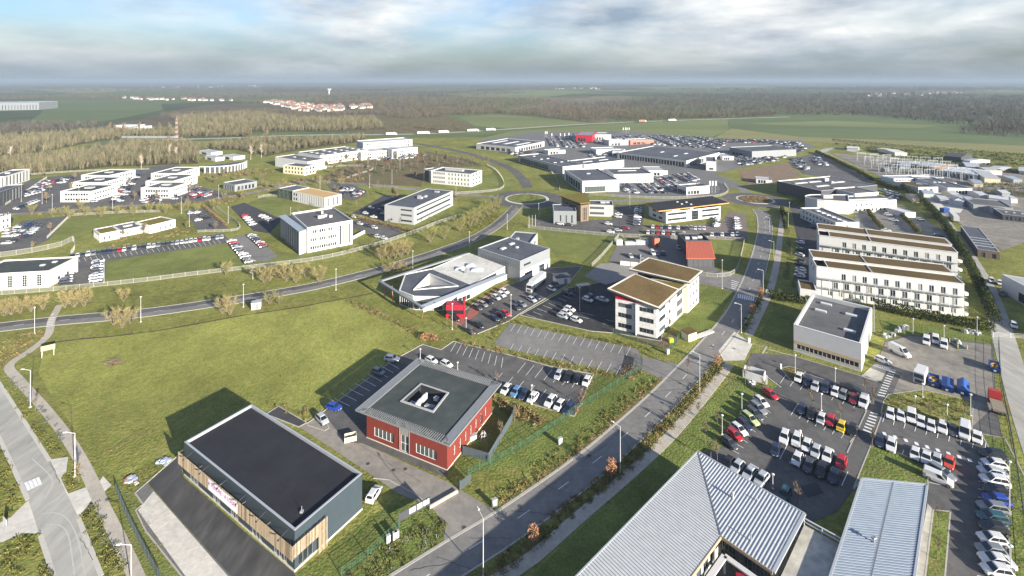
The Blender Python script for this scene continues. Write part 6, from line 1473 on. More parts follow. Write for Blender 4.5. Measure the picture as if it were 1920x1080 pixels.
car(735, 672, "Wu", (12, 1.5), "white SUV parked at the meadow edge behind the red office")
car(709, 696, "Gh", (10, 3.5), "grey hatchback in the bays beside the red office")
car(626, 762, "Bh", (12, 3), "bright blue hatchback near the corner of the red office")
car(604, 785, "Sh", (8, 8), "silver hatchback parked on the grass corner of the yard")
car(809, 675, "Wh", (8, 4), "white hatchback behind the red office, the left of two")
car(837, 682, "Wh", (8, 4), "white hatchback behind the red office, the right of two")
car(701, 925, "Wh", (7, -11), "white hatchback behind the dark warehouse gable")
row("the three car group in the black car park", "top", [(1068, 579), (1062, 585.5), (1055, 592)], "Wh Wh Sh", (9, 3))
car(1080.5, 599, "Wh", (8, 3), "white hatchback alone in front of the three car group")
car(1102, 561, "Wh", (8, 3), "white hatchback left of the two cars near the sedum office")
car(1110, 556, "Nh", (8, 3), "navy hatchback tucked behind the white one near the sedum office")
car(1130, 561, "Ss", (9, 2.5), "silver saloon car closest to the red gable of the sedum office")
car(1064, 548, "Nh", (8, 2.5), "navy hatchback alone in the top bay of the black car park")
row("the row along the angular building's wall", "left", [(895, 576), (906, 570), (917, 564), (930, 557), (940, 552), (946, 546)], "Dh Gh Kh Sh Wh Wh", (8, 4))
row("the row along the hedge of the angular building", "left", [(882, 620), (897, 609), (927, 596), (939, 590), (947, 587), (967, 576), (977, 569), (997, 561), (1005, 556), (1034, 541), (1042, 533)], "Dh Kh Nh Ks Rh Dh Gs Sh Nh Wh Dh", (10, 5))
car(852, 595, "Kw", (9, 5), "black estate car beside the red entrance porch")
row("the vans behind the white hall", "left", [(1737, 639), (1754, 637), (1770, 646)], "Wv Wv Wv", (0, 8))
car(1687, 657, "WV", (18, 9), "large white panel van crossing the gravel yard", zp=1.2)
car(1655, 675, "Wh", (12, 5), "white hatchback beside the hatched corner of the white hall")
row("the shaded row beside the flats", "top", [(1501, 450), (1500, 454), (1500, 467), (1499, 477), (1500, 488), (1500, 494), (1501, 504), (1501, 509), (1499, 516)], "Mh Wh Kh Wh Kh Dh Wh Wh Wh", (-8, -2))
row("the cars beside the hotel wing", "top", [(1521, 402), (1526, 412), (1529, 419), (1527, 425)], "Wh Nh Sh Nh", (8, 1), False)
row("the scattered cars behind the flats", "left", [(1661, 431), (1665, 402), (1675, 412), (1726, 411), (1760, 441)], "Ws Wh Ss Sh Dh", (8, 1), False)
row("the cars on the pale lane", "top", [(1859, 525), (1875, 530), (1879, 550), (1901, 609)], "Wh Wh Dh Wh", (3, 8))
row("the front row of the orange eaved office", "left", line((1224, 425), (1320, 428), 13), rnd(13), (-1, 5), False)
row("the lower left row by the orange eaved office", "left", line((1215, 435.5), (1282, 437.5), 8), rnd(8), (-1, 5), False)
row("the lower right row by the orange eaved office", "left", line((1335, 440), (1383, 439), 6), rnd(6), (-1, 5), False)
row("the column at the orange eaves gable", "top", line((1345, 409), (1343, 423), 5), rnd(5), (8, -1), False)
row("the outer column of the orange eaved office", "top", line((1380, 409), (1383, 427), 5), rnd(5), (8, -1), False)
row("the column left of the orange eaved office", "top", line((1197, 390), (1193, 420), 8), rnd(8), (8, 0), False)
row("the loose cars by the mossy roof office", "left", [(1051, 419), (1067, 421), (1141, 419), (1145, 434), (1159, 431), (1160, 401), (1159, 406), (1172, 427)], "Wh Dh Wh Wh Sh Ws Wh Mu", (9, 1), False)
row("the yard of the orange hall", "left", [(1182, 479), (1202, 481), (1224, 474), (1232, 475), (1244, 475), (1272, 464)], "Ss Gh Wv Nh Kh Sh", (4, 5), False)
row("the long row in front of the nursery", "left", line((135, 480), (416, 444), 32), rnd(32), (-1, 5), False)
row("the left column beside the lawn", "top", line((131, 495), (124, 528), 8), rnd(8), (10, -1.5), False)
row("the right column beside the lawn", "top", line((184, 490), (180, 525), 8), rnd(8), (10, -1.5), False)
row("the slanted column at the lawn's end", "top", line((434, 451), (468, 490), 10), rnd(10), (9, -2), False)
row("the column left of the finned office", "top", line((472, 441), (495, 461), 7), rnd(7), (9, -2), False)
row("the dark car park by the lawn", "top", line((459, 404), (474, 420), 5), "Rh Wh Wh Sh Wh", (9, -2), False)
row("the small row above the finned office", "left", line((491, 404), (508, 412), 4), "Wh Wh Sh Wh", (8, -2), False)
row("the small fenced car park", "left", [(358, 399), (370, 398), (380, 403), (388, 408), (372, 412)], "Sh Wh Dh Kh Wh", (8, -2), False)
row("the left edge car park", "top", line((60, 417), (28, 441), 7), rnd(7), (8, -2), False)
row("the inner left edge car park", "top", line((75, 420), (50, 442), 6), rnd(6), (8, -2), False)
row("the dark lot behind the grey office", "left", [(686, 399), (696, 389), (701, 406), (719, 387), (720, 400), (712, 394)], "Wh Wh Ws Dh Ss Nh", (8, 1), False)
row("the front lot of the grey office", "left", [(664, 406), (677, 408), (675, 419), (689, 422), (702, 426), (700, 441), (708, 443), (720, 446)], "Wh Wh Wh Ds Wh Dh Wh Wh", (8, 2), False)
row("the lot behind the ochre roof", "left", line((640, 352), (672, 366), 6), rnd(6), (8, 1), False)
row("the first column between the stepped blocks", "near end", line((176, 377), (216, 337), 11), rnd(11), (8, 0), False)
row("the second column between the stepped blocks", "near end", line((213, 378), (242, 336), 11), rnd(11), (8, 0), False)
row("the third column between the stepped blocks", "near end", line((226, 376), (260, 328), 11), rnd(11), (8, 0), False)
row("the column right of the stepped blocks", "near end", line((327, 372), (340, 345), 8), rnd(8), (8, 0), False)
row("the column behind the grey pavilion", "near end", line((355, 369), (372, 350), 7), rnd(7), (8, 0), False)
row("the oval car park at the left", "left", line((30, 391), (70, 376), 8), rnd(8), (8, 1), False)

# crowded dealers' yards: far too many cars to count
def inside(poly, P):
    x, y = P[:, 0], P[:, 1]; r = np.zeros(len(P), bool); n = len(poly)
    for i in range(n):
        a, b = poly[i], poly[(i + 1) % n]
        if a[1] == b[1]: continue
        c = ((a[1] > y) != (b[1] > y)) & (x < (b[0] - a[0]) * (y - a[1]) / (b[1] - a[1]) + a[0]); r ^= c
    return r
rng = np.random.default_rng(5)
CARATTR = pm("dealer_car_paint", (1, 1, 1), .35, attr="tint", spec=.5)
def car_mass(name, label, polys, ang):
    base, tri, tint = [], [], []
    def boxv(x0, x1, w, z0, z1, x2, x3, w2):
        return np.array([(x0, -w, z0), (x1, -w, z0), (x1, w, z0), (x0, w, z0), (x2, -w2, z1), (x3, -w2, z1), (x3, w2, z1), (x2, w2, z1)])
    bt = np.array([(0, 1, 5), (0, 5, 4), (1, 2, 6), (1, 6, 5), (2, 3, 7), (2, 7, 6), (3, 0, 4), (3, 4, 7), (4, 5, 6), (4, 6, 7)])
    v0 = np.vstack([boxv(-2.1, 2.1, .88, .2, .92, -2.05, 1.9, .82), boxv(-1.8, 1.1, .8, .9, 1.40, -1.4, .4, .64), boxv(-1.4, .4, .64, 1.40, 1.48, -1.35, .35, .6)])
    t0 = np.vstack([bt, bt + 8, bt + 16])
    pal = np.array([(.52, .52, .51)] * 5 + [(.28, .29, .31)] * 3 + [(.12, .13, .15)] * 3 + [(.02, .02, .025)] * 4 + [(.02, .04, .12), (.25, .02, .03)])
    V, T, Cc = [], [], []; off = 0
    for px in polys:
        poly = [tuple(G2(p)) for p in px]
        P0 = np.array(poly); mn, mx_ = P0.min(0), P0.max(0)
        gx, gy = np.meshgrid(np.arange(mn[0], mx_[0], 5.2), np.arange(mn[1], mx_[1], 2.7))
        g = np.stack([gx.ravel(), gy.ravel()], 1)
        g[:, 0] += np.where(((g[:, 0] - mn[0]) // 5.2) % 4 == 3, 1e6, 0)
        g = g[inside(poly, g)]; g = g[rng.random(len(g)) < .86]
        for p in g:
            a = ang + rng.normal(0, .05) + (math.pi if rng.random() < .5 else 0)
            c, s = math.cos(a), math.sin(a)
            v = v0.copy(); v[:, :2] = v0[:, :2] @ np.array([[c, s], [-s, c]]) + p + rng.normal(0, .15, 2); v[:, 2] += .06
            col_ = np.empty((24, 3)); col_[:] = pal[rng.integers(len(pal))]; col_[8:16] = (.02, .025, .03)
            V.append(v); T.append(t0 + off); Cc.append(col_); off += 24
    me = npmesh(name, np.vstack(V), np.vstack(T), CARATTR, np.vstack(Cc))
    tag(new_obj(name, me), label, "cars", kind="stuff")
car_mass("dealer_cars", "hundreds of cars packed in the dealers' yards", [
    [(1166, 362), (1168, 346), (1226, 345), (1228, 334), (1290, 326), (1318, 340), (1270, 342), (1272, 364)], [(1030, 274), (1022, 262), (1040, 256), (1078, 252), (1100, 262), (1092, 280), (1062, 276)], [(1112, 262), (1140, 258), (1180, 254), (1182, 258), (1142, 268), (1110, 268)],
    [(1182, 268), (1190, 256), (1240, 254), (1330, 258), (1365, 268), (1345, 280), (1300, 277), (1230, 272)], [(1340, 262), (1440, 262), (1500, 268), (1495, 278), (1440, 268), (1370, 268)], [(900, 268), (925, 266), (985, 282), (998, 300), (960, 290)],
    [(1100, 292), (1128, 286), (1150, 291), (1108, 297)], [(1455, 280), (1500, 270), (1512, 280), (1468, 298)], [(1380, 294), (1440, 290), (1468, 300), (1388, 312)], [(1480, 300), (1500, 296), (1520, 318), (1502, 320)], [(1518, 296), (1535, 296), (1552, 310), (1536, 312)], [(700, 300), (790, 286), (800, 292), (740, 302)], [(1648, 352), (1662, 352), (1692, 372), (1680, 378)]], 0.15)

car_mass("office_cars", "many small parked cars in the left hand office car parks", [[(30, 368), (88, 338), (106, 342), (62, 370)], [(344, 350), (398, 360), (394, 372), (350, 373)], [(640, 351), (682, 357), (672, 371), (644, 365)], [(14, 428), (38, 424), (24, 456), (2, 464)], [(110, 336), (132, 333), (120, 345), (100, 352)], [(268, 372), (300, 372), (296, 380), (262, 382)]], 0.25)
# lorries, skips and the like
def lorry(name, label, rear, front, length=13.0, h=3.9, w=2.5, boxm=None, cabm=None, cat="lorry", group=None, near=True):
    a, b = G2(rear), G2(front); d = (b - a).normalized(); rz = math.atan2(d.y, d.x); c = (a + b) / 2
    root = thing(name, label, cat, (c.x, c.y, .08), rz, group)
    hl = length / 2; cabL = 2.2
    m = MB(); m.hull8([(-hl, -w / 2, 1.1), (hl - cabL - .5, -w / 2, 1.1), (hl - cabL - .5, w / 2, 1.1), (-hl, w / 2, 1.1)], [(-hl, -w / 2, h), (hl - cabL - .5, -w / 2, h), (hl - cabL - .5, w / 2, h), (-hl, w / 2, h)]); m.build("cargo_box", boxm or WHITE2, root)
    m = MB(); x0, x1 = hl - cabL, hl
    m.hull8([(x0, -1.2, .5), (x1, -1.2, .5), (x1, 1.2, .5), (x0, 1.2, .5)], [(x0, -1.2, 1.9), (x1, -1.2, 1.9), (x1, 1.2, 1.9), (x0, 1.2, 1.9)])
    m.hull8([(x0, -1.2, 1.9), (x1, -1.2, 1.9), (x1, 1.2, 1.9), (x0, 1.2, 1.9)], [(x0, -1.15, 3.4), (x1 - .35, -1.1, 3.2), (x1 - .35, 1.1, 3.2), (x0, 1.15, 3.4)]); m.build("cab", cabm or WHITE2, root)
    m = MB(); m.poly([(x1 + .02, -1.05, 1.95), (x1 + .02, 1.05, 1.95), (x1 - .26, .98, 2.9), (x1 - .26, -.98, 2.9)]); m.build("windscreen", CARGL, root)
    m = MB(); m.hull8([(x1 - .05, -.8, .7), (x1 + .05, -.8, .7), (x1 + .05, .8, .7), (x1 - .05, .8, .7)], [(x1 - .05, -.8, 1.5), (x1 + .05, -.8, 1.5), (x1 + .05, .8, 1.5), (x1 - .05, .8, 1.5)]); m.build("grille", DGREY, root)
    if near:
        m = MB(); m.box((0, 0), length - .6, 1.0, .6, 1.1); m.build("chassis", DGREY, root)
        for x in (-hl + 1.2, -hl + 2.5, hl - cabL - 1.4, hl - 1.1) if length > 8 else (-hl + 1.4, hl - 1.1):
            for s in (-1, 1):
                m = MB(); m.tube((x, s * (w / 2 - .3), .5), (x, s * (w / 2), .5), .5, .5, 12); m.build("wheel", RUBBER, root)
    return root
lorry("articulated_lorry", "white articulated lorry parked beside the two storey block", (1024, 522), (985, 556), 13.5)
for k, (x, y) in enumerate(((734, 253.5), (794, 251.5), (832, 249.5), (887, 246.8), (920, 245.2), (1260, 227))):
    lorry("lorry", f"white lorry on the motorway, {ORD[k]} from the left", (x - 9, y + .4), (x + 9, y - .3), 16 + (k % 2) * 3, 4.2, 2.8, group="lorries on the motorway", near=False)
lorry("lorry", "red lorry on the motorway by the forest edge", (1195, 229.3), (1213, 228.5), 18, 4.4, 3, pm("lorry_red", (0.40, 0.10, 0.075), .6), None, near=False)
lorry("box_truck", "white box truck with roof rack beside the blue skips", (1731, 705), (1722, 724), 6.2, 3.1, 2.2)
rt = lorry("flatbed_truck", "flatbed truck with red cab in the gravel yard corner", (1874, 782), (1864, 752), 8.0, 1.6, 2.4, pm("flatbed_boards", (0.20, 0.17, 0.13), .9, .15, 1), pm("truck_red", (0.36, 0.03, 0.03), .5))
for px, hd, lb, kind in (((1751, 720), (0, 10), "open blue skip full of yellow waste", 0), ((1777, 729), (0, 10), "blue skip with lid, the middle of three", 1), ((1806, 735), (0, 10), "tall blue roofed skip, the right of three", 2), ((1865, 694), (3, 10), "blue rubble skip tilted against the fence", 0), ((1748, 634), (0, 5), "blue crate of scrap behind the parked vans", 0)):
    p = G(px[0], px[1]); q = G(px[0] + hd[0], px[1] + hd[1]); rz = math.atan2(q.y - p.y, q.x - p.x)
    root = thing("skip", lb, "skip", (p.x, p.y, .08), rz); L2, W2, H2 = (2.6, 1.15, 1.7) if kind else (2.4, 1.05, 1.5)
    if px[0] == 1748: L2, W2, H2 = 1.2, .8, 1.0
    m = MB()
    bt_ = [(-L2 * .8, -W2, .1), (L2 * .8, -W2, .1), (L2 * .8, W2, .1), (-L2 * .8, W2, .1)]; tp = [(-L2, -W2, H2), (L2, -W2, H2), (L2, W2, H2), (-L2, W2, H2)]
    for k in range(4): m.poly([bt_[k], bt_[(k + 1) % 4], tp[(k + 1) % 4], tp[k]])
    m.poly(bt_); m.build("tub", BLUEC, root)
    m = MB()
    for k in range(4): m.bar(tp[k], tp[(k + 1) % 4], .14)
    for x in (-1.4, 0, 1.4):
        for s in (-1, 1): m.bar((x, s * (W2 + .03), .2), (x, s * (W2 + .03), H2), .1)
    m.build("rib", BLUEC, root)
    m = MB()
    if kind == 0:
        for k in range(26): m.box((R.uniform(-L2 * .85, L2 * .85), R.uniform(-W2 * .8, W2 * .8)), R.uniform(.3, .9), R.uniform(.2, .6), H2 - .9, H2 - .5 + R.uniform(0, .45), R.uniform(0, 3), R.choice((0, 1, 1, 2)))
        m.build("waste", [WHITE2, pm("waste_yellow", (0.42, 0.25, 0.05), .8), pm("waste_dark", (0.04, 0.035, 0.03), .9)], root)
    else:
        z = H2 + (.9 if kind == 2 else .25); m.hull8(tp, [(-L2, -.15, z), (L2, -.15, z), (L2, .15, z), (-L2, .15, z)]); m.build("lid", BLUEC, root)
    m = MB(); m.bar((L2 + .02, -.45, .75), (L2 + .02, .1, .75), .05, .45); m.build("plate", WHITE2, root)
p, q = G2((1779, 402)), G2((1799, 424)); c = (p + q) / 2; d = (q - p).normalized()
root = thing("trailer", "white lorry trailer parked beside the lane", "trailer", (c.x, c.y, 0), math.atan2(d.y, d.x))
m = MB(); m.box((0, 0), 14, 2.6, 1.0, 3.8); m.build("box", WHITE2, root); m = MB(); m.box((0, 0), 13, 1, .5, 1.0); m.build("chassis", DGREY, root)
for s in (-1, 1):
    for x in (-5, -3.7, 4.5):
        m = MB(); m.tube((x, s * .9, .5), (x, s * 1.25, .5), .5, .5, 10); m.build("wheel", RUBBER, root)
p = G(1771, 398); root = thing("site_container", "blue site container behind the white trailer", "container", (p.x, p.y, 0), .3)
m = MB(); m.box((0, 0), 5, 2.4, 0, 2.6); m.build("box", BLUEC, root); m = MB(); m.box((0, 0), 5.1, 2.5, 2.6, 2.7); m.build("roof", BLUEC, root)
m = MB()
for x in np.linspace(-2.3, 2.3, 14): m.bar((x, -1.22, .1), (x, -1.22, 2.5), .12, .06)
m.build("corrugation", BLUEC, root)
p = G(657, 825); root = thing("open_crate", "cream open topped crate on the yard beside the red office", "crate", (p.x, p.y, .1), .35)
for x, y, sx, sy in ((0, -.75, 2.6, .12), (0, .75, 2.6, .12), (-1.24, 0, .12, 1.4), (1.24, 0, .12, 1.4)):
    m = MB(); m.box((x, y), sx, sy, 0, 1.1); m.build("side", CREAM, root)
m = MB(); m.box((0, 0), 2.3, 1.3, .05, .3); m.build("bottom", DGREY, root)
# ------------------------------------------------------------------ plants
def tw(name, c, c2, sc=.8, rough=.95):
    return pm(name, c, rough, .25, sc, color2=c2, attr="tint", spec=.1)
TW_Y = tw("twigs_golden", (0.31, 0.255, 0.120), (0.24, 0.205, 0.092))
TW_B = tw("twigs_brown", (0.215, 0.165, 0.115), (0.17, 0.135, 0.085))
TW_G = tw("twigs_greenish", (0.25, 0.235, 0.085), (0.185, 0.175, 0.07))
LF_R = tw("leaves_rust", (0.36, 0.190, 0.110), (0.28, 0.140, 0.075))
LF_E = tw("leaves_evergreen", (0.055, 0.068, 0.022), (0.036, 0.050, 0.016))
LF_M = tw("leaves_mixed", (0.105, 0.105, 0.034), (0.080, 0.075, 0.024))
LF_D = tw("leaves_dry", (0.235, 0.165, 0.085), (0.165, 0.125, 0.055))
LF_O = tw("leaves_olive", (0.155, 0.145, 0.042), (0.115, 0.110, 0.034))
LF_L = tw("leaves_silver", (0.155, 0.165, 0.155), (0.110, 0.120, 0.105))
FAR_Y = pm("wood_golden", (0.150, 0.132, 0.082), .95, attr="tint", color2=(0.118, 0.110, 0.066), scale=.02, spec=.05)
FAR_B = pm("wood_brown", (0.108, 0.088, 0.062), .95, attr="tint", color2=(0.086, 0.076, 0.052), scale=.012, spec=.05)
FAR_D = pm("wood_dark", (0.088, 0.076, 0.066), .95, attr="tint", color2=(0.074, 0.067, 0.056), scale=.008, spec=.05)

def unit(n):
    v = rng.normal(size=(n, 3)); return v / np.linalg.norm(v, axis=1, keepdims=True)
def slivers(P, Q, w):
    """thin triangles from P to Q, w wide at P"""
    d = Q - P; s = np.cross(d, unit(len(P))); s /= np.linalg.norm(s, axis=1, keepdims=True) + 1e-9
    w = np.asarray(w).reshape(-1, 1) if np.ndim(w) else w
    V = np.stack([P - s * w / 2, P + s * w / 2, Q], 1).reshape(-1, 3)
    return V, np.arange(len(V)).reshape(-1, 3)
def leaves(P, size):
    """small randomly turned triangles at P"""
    a, b = unit(len(P)), unit(len(P)); s = np.asarray(size).reshape(-1, 1) if np.ndim(size) else size
    V = np.stack([P - a * s * .6, P + a * s * .5 + b * s * .25, P + b * s * .9], 1).reshape(-1, 3)
    return V, np.arange(len(V)).reshape(-1, 3)
def tints(n, per=3, lo=.65, hi=1.3):
    return np.repeat(rng.uniform(lo, hi, (n, 1)), per, 0) * np.ones((1, 3))
TREES = {}
def tree_meshes(kind, k):
    if (kind, k) in TREES: return TREES[(kind, k)]
    h = 7.0; tb = MB(); tips = []
    mat = {"willow": TW_Y, "bare": TW_B, "green": TW_G, "rust": LF_R, "birch": pm("twigs_pale", (0.42, 0.36, 0.30), .95, attr="tint"), "young": TW_B, "bush": LF_M}[kind]
    multi = kind in ("willow", "green")
    stems = 5 if multi else 1
    for s in range(stems):
        a0 = 2 * math.pi * s / stems + R.uniform(-.4, .4)
        lean = Vector((math.cos(a0), math.sin(a0), 0)) * (R.uniform(.25, .5) if multi else .04)
        p = Vector((lean.x * .5, lean.y * .5, 0)); r = .13 if multi else .17
        z = 0
        for j in range(4):
            q = p + Vector((lean.x, lean.y, 1)).normalized() * h * (.17 if j else .22) + Vector((R.uniform(-.1, .1), R.uniform(-.1, .1), 0))
            tb.tube(p, q, r, r * .72, 5); r *= .72
            for b in range(3 if j else (0 if not multi else 1)):
                a = R.uniform(0, 6.28); dirv = Vector((math.cos(a), math.sin(a), R.uniform(.5, 1.3))).normalized()
                e = q + dirv * h * R.uniform(.16, .28)
                tb.tube(q, e, r * .55, r * .2, 4); tips.append((q, e))
            p = q
        tips.append((p - Vector((0, 0, .8)), p + Vector((0, 0, .6))))
    if kind in ("rust", "bush"):
        n = 750; u = unit(n) * (rng.random((n, 1)) ** .33)
        c = np.array([0, 0, h * .58]); sc = np.array([h * .22, h * .22, h * .38]) if kind == "rust" else np.array([h * .4, h * .4, h * .4]); c = c if kind == "rust" else np.array([0, 0, h * .38])
        P = c + u * sc; keep = np.sin(P[:, 0] * 2.2 + k) + np.cos(P[:, 2] * 1.9 + P[:, 1] * 2) > -1.0; P = P[keep]
        V, T = leaves(P, .34)
        Cc = tints(len(P))
    else:
        n = {"willow": 1500, "green": 1300, "bare": 1700, "birch": 900, "young": 300}[kind]
        idx = rng.integers(len(tips), size=n); t = rng.random((n, 1))
        A = np.array([tuple(x[0]) for x in tips])[idx]; B_ = np.array([tuple(x[1]) for x in tips])[idx]
        P = A + (B_ - A) * t
        out = P - np.array([0, 0, h * .35]); out /= np.linalg.norm(out, axis=1, keepdims=True) + 1e-6
        dv = unit(n) * .75 + out * .8 + np.array([0, 0, .55]); dv /= np.linalg.norm(dv, axis=1, keepdims=True)
        Q = P + dv * rng.uniform(.5, 1.7, (n, 1)) * h / 7
        V, T = slivers(P, Q, .045 if kind in ("willow", "green", "birch") else .07); Cc = tints(n)
    TREES[(kind, k)] = (tb.mesh("trunk", BARKW if kind == "birch" else BARK), npmesh("crown", V, T, mat, Cc))
    return TREES[(kind, k)]
def tree(x, y, h, kind, label, group=None, wide=1.0, name=None):
    p = G(x, y); tr_, cr_ = tree_meshes(kind, R.randrange(3))
    root = thing(name or {"willow": "willow_tree", "rust": "beech_tree", "birch": "birch_tree", "bush": "bush", "young": "young_tree"}.get(kind, "bare_tree"), label, "bush" if kind == "bush" else "tree", (p.x, p.y, 0), R.uniform(0, 6.28), group)
    s = h / 7.0; root.scale = (s * wide, s * wide, s)
    new_obj("trunk", tr_, root); new_obj("crown", cr_, root)
    return root
def trees(pts, hs, kind, phrase, group, wide=1.0):
    pts = sorted(pts)
    if "scattered" in phrase or "bare tree " in phrase:
        lines = rw + rn + m1
        pts = [p for p in pts if all((G2(p) - c).length > r for c, r in FOOT) and all((G2(p) - q).length > 5 for q in lines)]
    for k, p in enumerate(pts):
        h = hs if not isinstance(hs, tuple) else R.uniform(*hs)
        tree(p[0], p[1], h, kind, f"{phrase}, {ORD[k]} from the left", group, wide)
trees([(8, 592), (22, 590), (38, 588), (58, 584), (80, 580)], (5.5, 7), "willow", "golden leafless willow near the left edge fence", "willows at the left edge", 1.1)
trees([(122, 577), (140, 576), (158, 574)], (6.5, 7.5), "willow", "golden leafless willow in the clump above the zebra crossing", "willows above the zebra crossing", 1.0)
trees([(214, 609), (229, 615), (244, 607)], (5.5, 7), "willow", "golden leafless willow on the meadow side of the avenue", "willows on the meadow side", 1.05)
trees([(232, 565), (424, 515)], (5, 6), "willow", "lone golden willow between avenue and pale fence", "lone willows", 1.1)
trees([(417, 588), (431, 590)], (6, 7), "willow", "golden willow beside the white transformer cabin", "willows at the cabin", 1.0)
tree(474, 524, 5.5, "birch", "pale white stemmed birch beside the trodden trail")
trees([(495, 530), (505, 527), (521, 521), (537, 527), (555, 530), (572, 520), (599, 529)], (5.5, 7), "willow", "golden willow in the row above the avenue", "willow row above the avenue", 1.15)
trees([(506, 570), (525, 571)], (4, 5), "green", "low shrubby willow beside the avenue and meadow", "shrubby willows", 1.2)
trees([(714, 488), (728, 486), (740, 485), (752, 482), (764, 478)], (6.5, 8.5), "willow", "tall golden willow in the clump beside the trail", "willow clump beside the trail", 1.1)
trees([(727, 513), (743, 510), (756, 508)], (4, 5), "willow", "small golden willow at the avenue's outer kerb", "willows at the outer kerb", 1.3)
trees([(807, 454), (833, 448), (862, 433), (882, 424), (893, 418), (905, 411), (915, 404), (925, 398), (934, 391)], (6.5, 9), "green", "leafless tree on the verge towards the roundabout", "verge trees towards the roundabout", 1.1)
trees([(1000, 1026), (1146, 900), (1346, 690), (1411, 592), (1426, 561)], (4.2, 5.2), "rust", "rust brown beech on the planted verge", "rust brown beeches on the verge", 1.15)
trees([(66, 770), (148, 905), (1010, 430), (1118, 705), (1090, 760), (1108, 738), (938, 830), (932, 722), (965, 790)], (3.5, 5), "young", "thin leafless sapling standing on grass", "saplings", .8)
trees([(1240, 610), (1255, 618), (1310, 785), (1290, 700)], (4, 5), "young", "thin sapling near the two lane road", "saplings near the road", .8)
trees([(1333, 862), (1370, 735), (1398, 722), (1405, 700), (1430, 735), (1345, 800), (1322, 830)], (4, 5.5), "young", "thin sapling on the green bank", "saplings on the green bank", .7)
trees([(1522, 768), (1576, 792), (1622, 740), (1636, 838), (1637, 760), (1808, 790), (1743, 785), (1760, 990), (1757, 1050), (1495, 948), (1345, 870)], (4, 5.5), "young", "thin leafless sapling in the right hand car park", "car park saplings", .7)
trees([(560, 405), (540, 372), (668, 388), (690, 372), (720, 360), (750, 425), (804, 420), (760, 440), (700, 470), (660, 480)], (4.5, 6), "young", "slim leafless tree round the white offices", "slim trees round the offices", .9)
trees([(640 + (k % 9) * 26 - (k // 9) * 14, 335 - (k // 9) * 9 - (k % 9) * 2.6) for k in range(36)][:32], (6.5, 8.5), "bare", "bare brown tree in the tree planted car park", "trees of the planted car park", 1.2)
trees([(810 + k * 9.5, 306 + (k % 3) * 3.4 - k * .1) for k in range(12)], (8, 10), "bare", "dark bare poplar behind the white three storey block", "poplars behind the white block", .7)
trees([(845, 605), (838, 617), (857, 622), (885, 634), (915, 640)], (2.5, 4), "young", "sapling beside the angular building's hedge", "saplings at the angular building", .8)
trees([(1470, 418), (1476, 440), (1479, 462), (1484, 485), (1478, 505), (1475, 525), (1462, 560), (1487, 540)], (4, 6.5), "bush", "tall mixed bush between footpath and car park", "bushes along the footpath", .62)
trees([(300, 398), (350, 392), (60, 402), (120, 404), (150, 392), (420, 372), (450, 368), (500, 352), (600, 345), (640, 347)], (5, 7), "green", "leafless street tree along the tan avenue", "trees along the tan avenue", 1.0)
trees([(216, 250), (232, 253), (262, 251), (300, 250), (318, 249), (405, 252), (205, 247), (470, 260), (500, 262)], (14, 19), "bare", "tall bare tree standing above the left hand wood", "tall trees above the wood", .8)
trees([(265, 318), (330, 300), (318, 296), (470, 300), (490, 296), (20, 300)], (12, 15), "birch", "tall pale barked tree at the front of the left hand wood", "pale trees at the wood's front", .6)

def in_poly_points(px, n, world=False):
    poly = [tuple(p) for p in px] if world else [tuple(G2(p)) for p in px]
    P0 = np.array(poly); mn, mx_ = P0.min(0), P0.max(0); out = np.zeros((0, 2))
    while len(out) < n:
        q = rng.uniform(mn, mx_, (n * 2, 2)); out = np.vstack([out, q[inside(poly, q)]])
    return out[:n]
def area(px):
    p = [G2(q) for q in px]; return abs(sum(p[i].x * p[(i + 1) % len(p)].y - p[(i + 1) % len(p)].x * p[i].y for i in range(len(p)))) / 2
def thicket(name, label, px, mat, per_m2=.5, size=(.5, 1.0), leaf=.22, nleaf=26, kind="stuff", cat="shrubs", up=.9):
    """many small clumps covering a bed"""
    n = int(area(px) * per_m2); C = in_poly_points(px, n)
    r = rng.uniform(size[0], size[1], n); N = n * nleaf
    ci = np.repeat(np.arange(n), nleaf); u = unit(N) * rng.random((N, 1)) ** .4; u[:, 2] = np.abs(u[:, 2])
    P = np.column_stack([C[ci], np.zeros(N)]) + u * r[ci, None] * np.array([1, 1, up])
    V, T = leaves(P, leaf * rng.uniform(.7, 1.4, N)); tn = np.repeat(rng.uniform(.6, 1.4, n), nleaf) * rng.uniform(.75, 1.25, N)
    o = new_obj(name, npmesh(name, V, T, mat, np.repeat(tn[:, None], 3, 0) * np.ones((1, 3))))
    return tag(o, label, cat, kind=kind)
def band(line_px, d0, d1, step=4.0):
    ln = pxline(line_px, step); a, b = offset_line(ln, d0), offset_line(ln, d1)
    return [(960 + FPX * p.x / p.y, YH + FPX * EYE / p.y) for p in a + list(reversed(b))]
M2R = [(900, 1084), (960, 1028), (1177, 858), (1335, 685)]
thicket("shrubbery", "olive shrub band between road and footpath", band([(880, 1110), (975, 1035), (1080, 945), (1190, 857), (1270, 775), (1348, 684)], -1.6, 1.5), LF_O, 1.3, (.45, .95), .26)
thicket("shrubbery", "dry tufts among the shrub band between road and footpath", band([(880, 1110), (975, 1035), (1080, 945), (1190, 857), (1270, 775), (1348, 684)], -.9, 1.5), LF_D, .8, (.4, .9), .24)
thicket("shrubbery", "silvery low plants along the footpath edge", band([(905, 1110), (1000, 1032), (1100, 946), (1205, 853), (1285, 772), (1358, 684)], -.7, .5), LF_L, .5, (.3, .5), .18)
thicket("shrubbery", "shrubs between road and footpath in front of the hall", [(1383, 618), (1402, 632), (1425, 580), (1445, 530), (1437, 515), (1425, 545)], LF_M, .6, (.5, 1.0), .26)
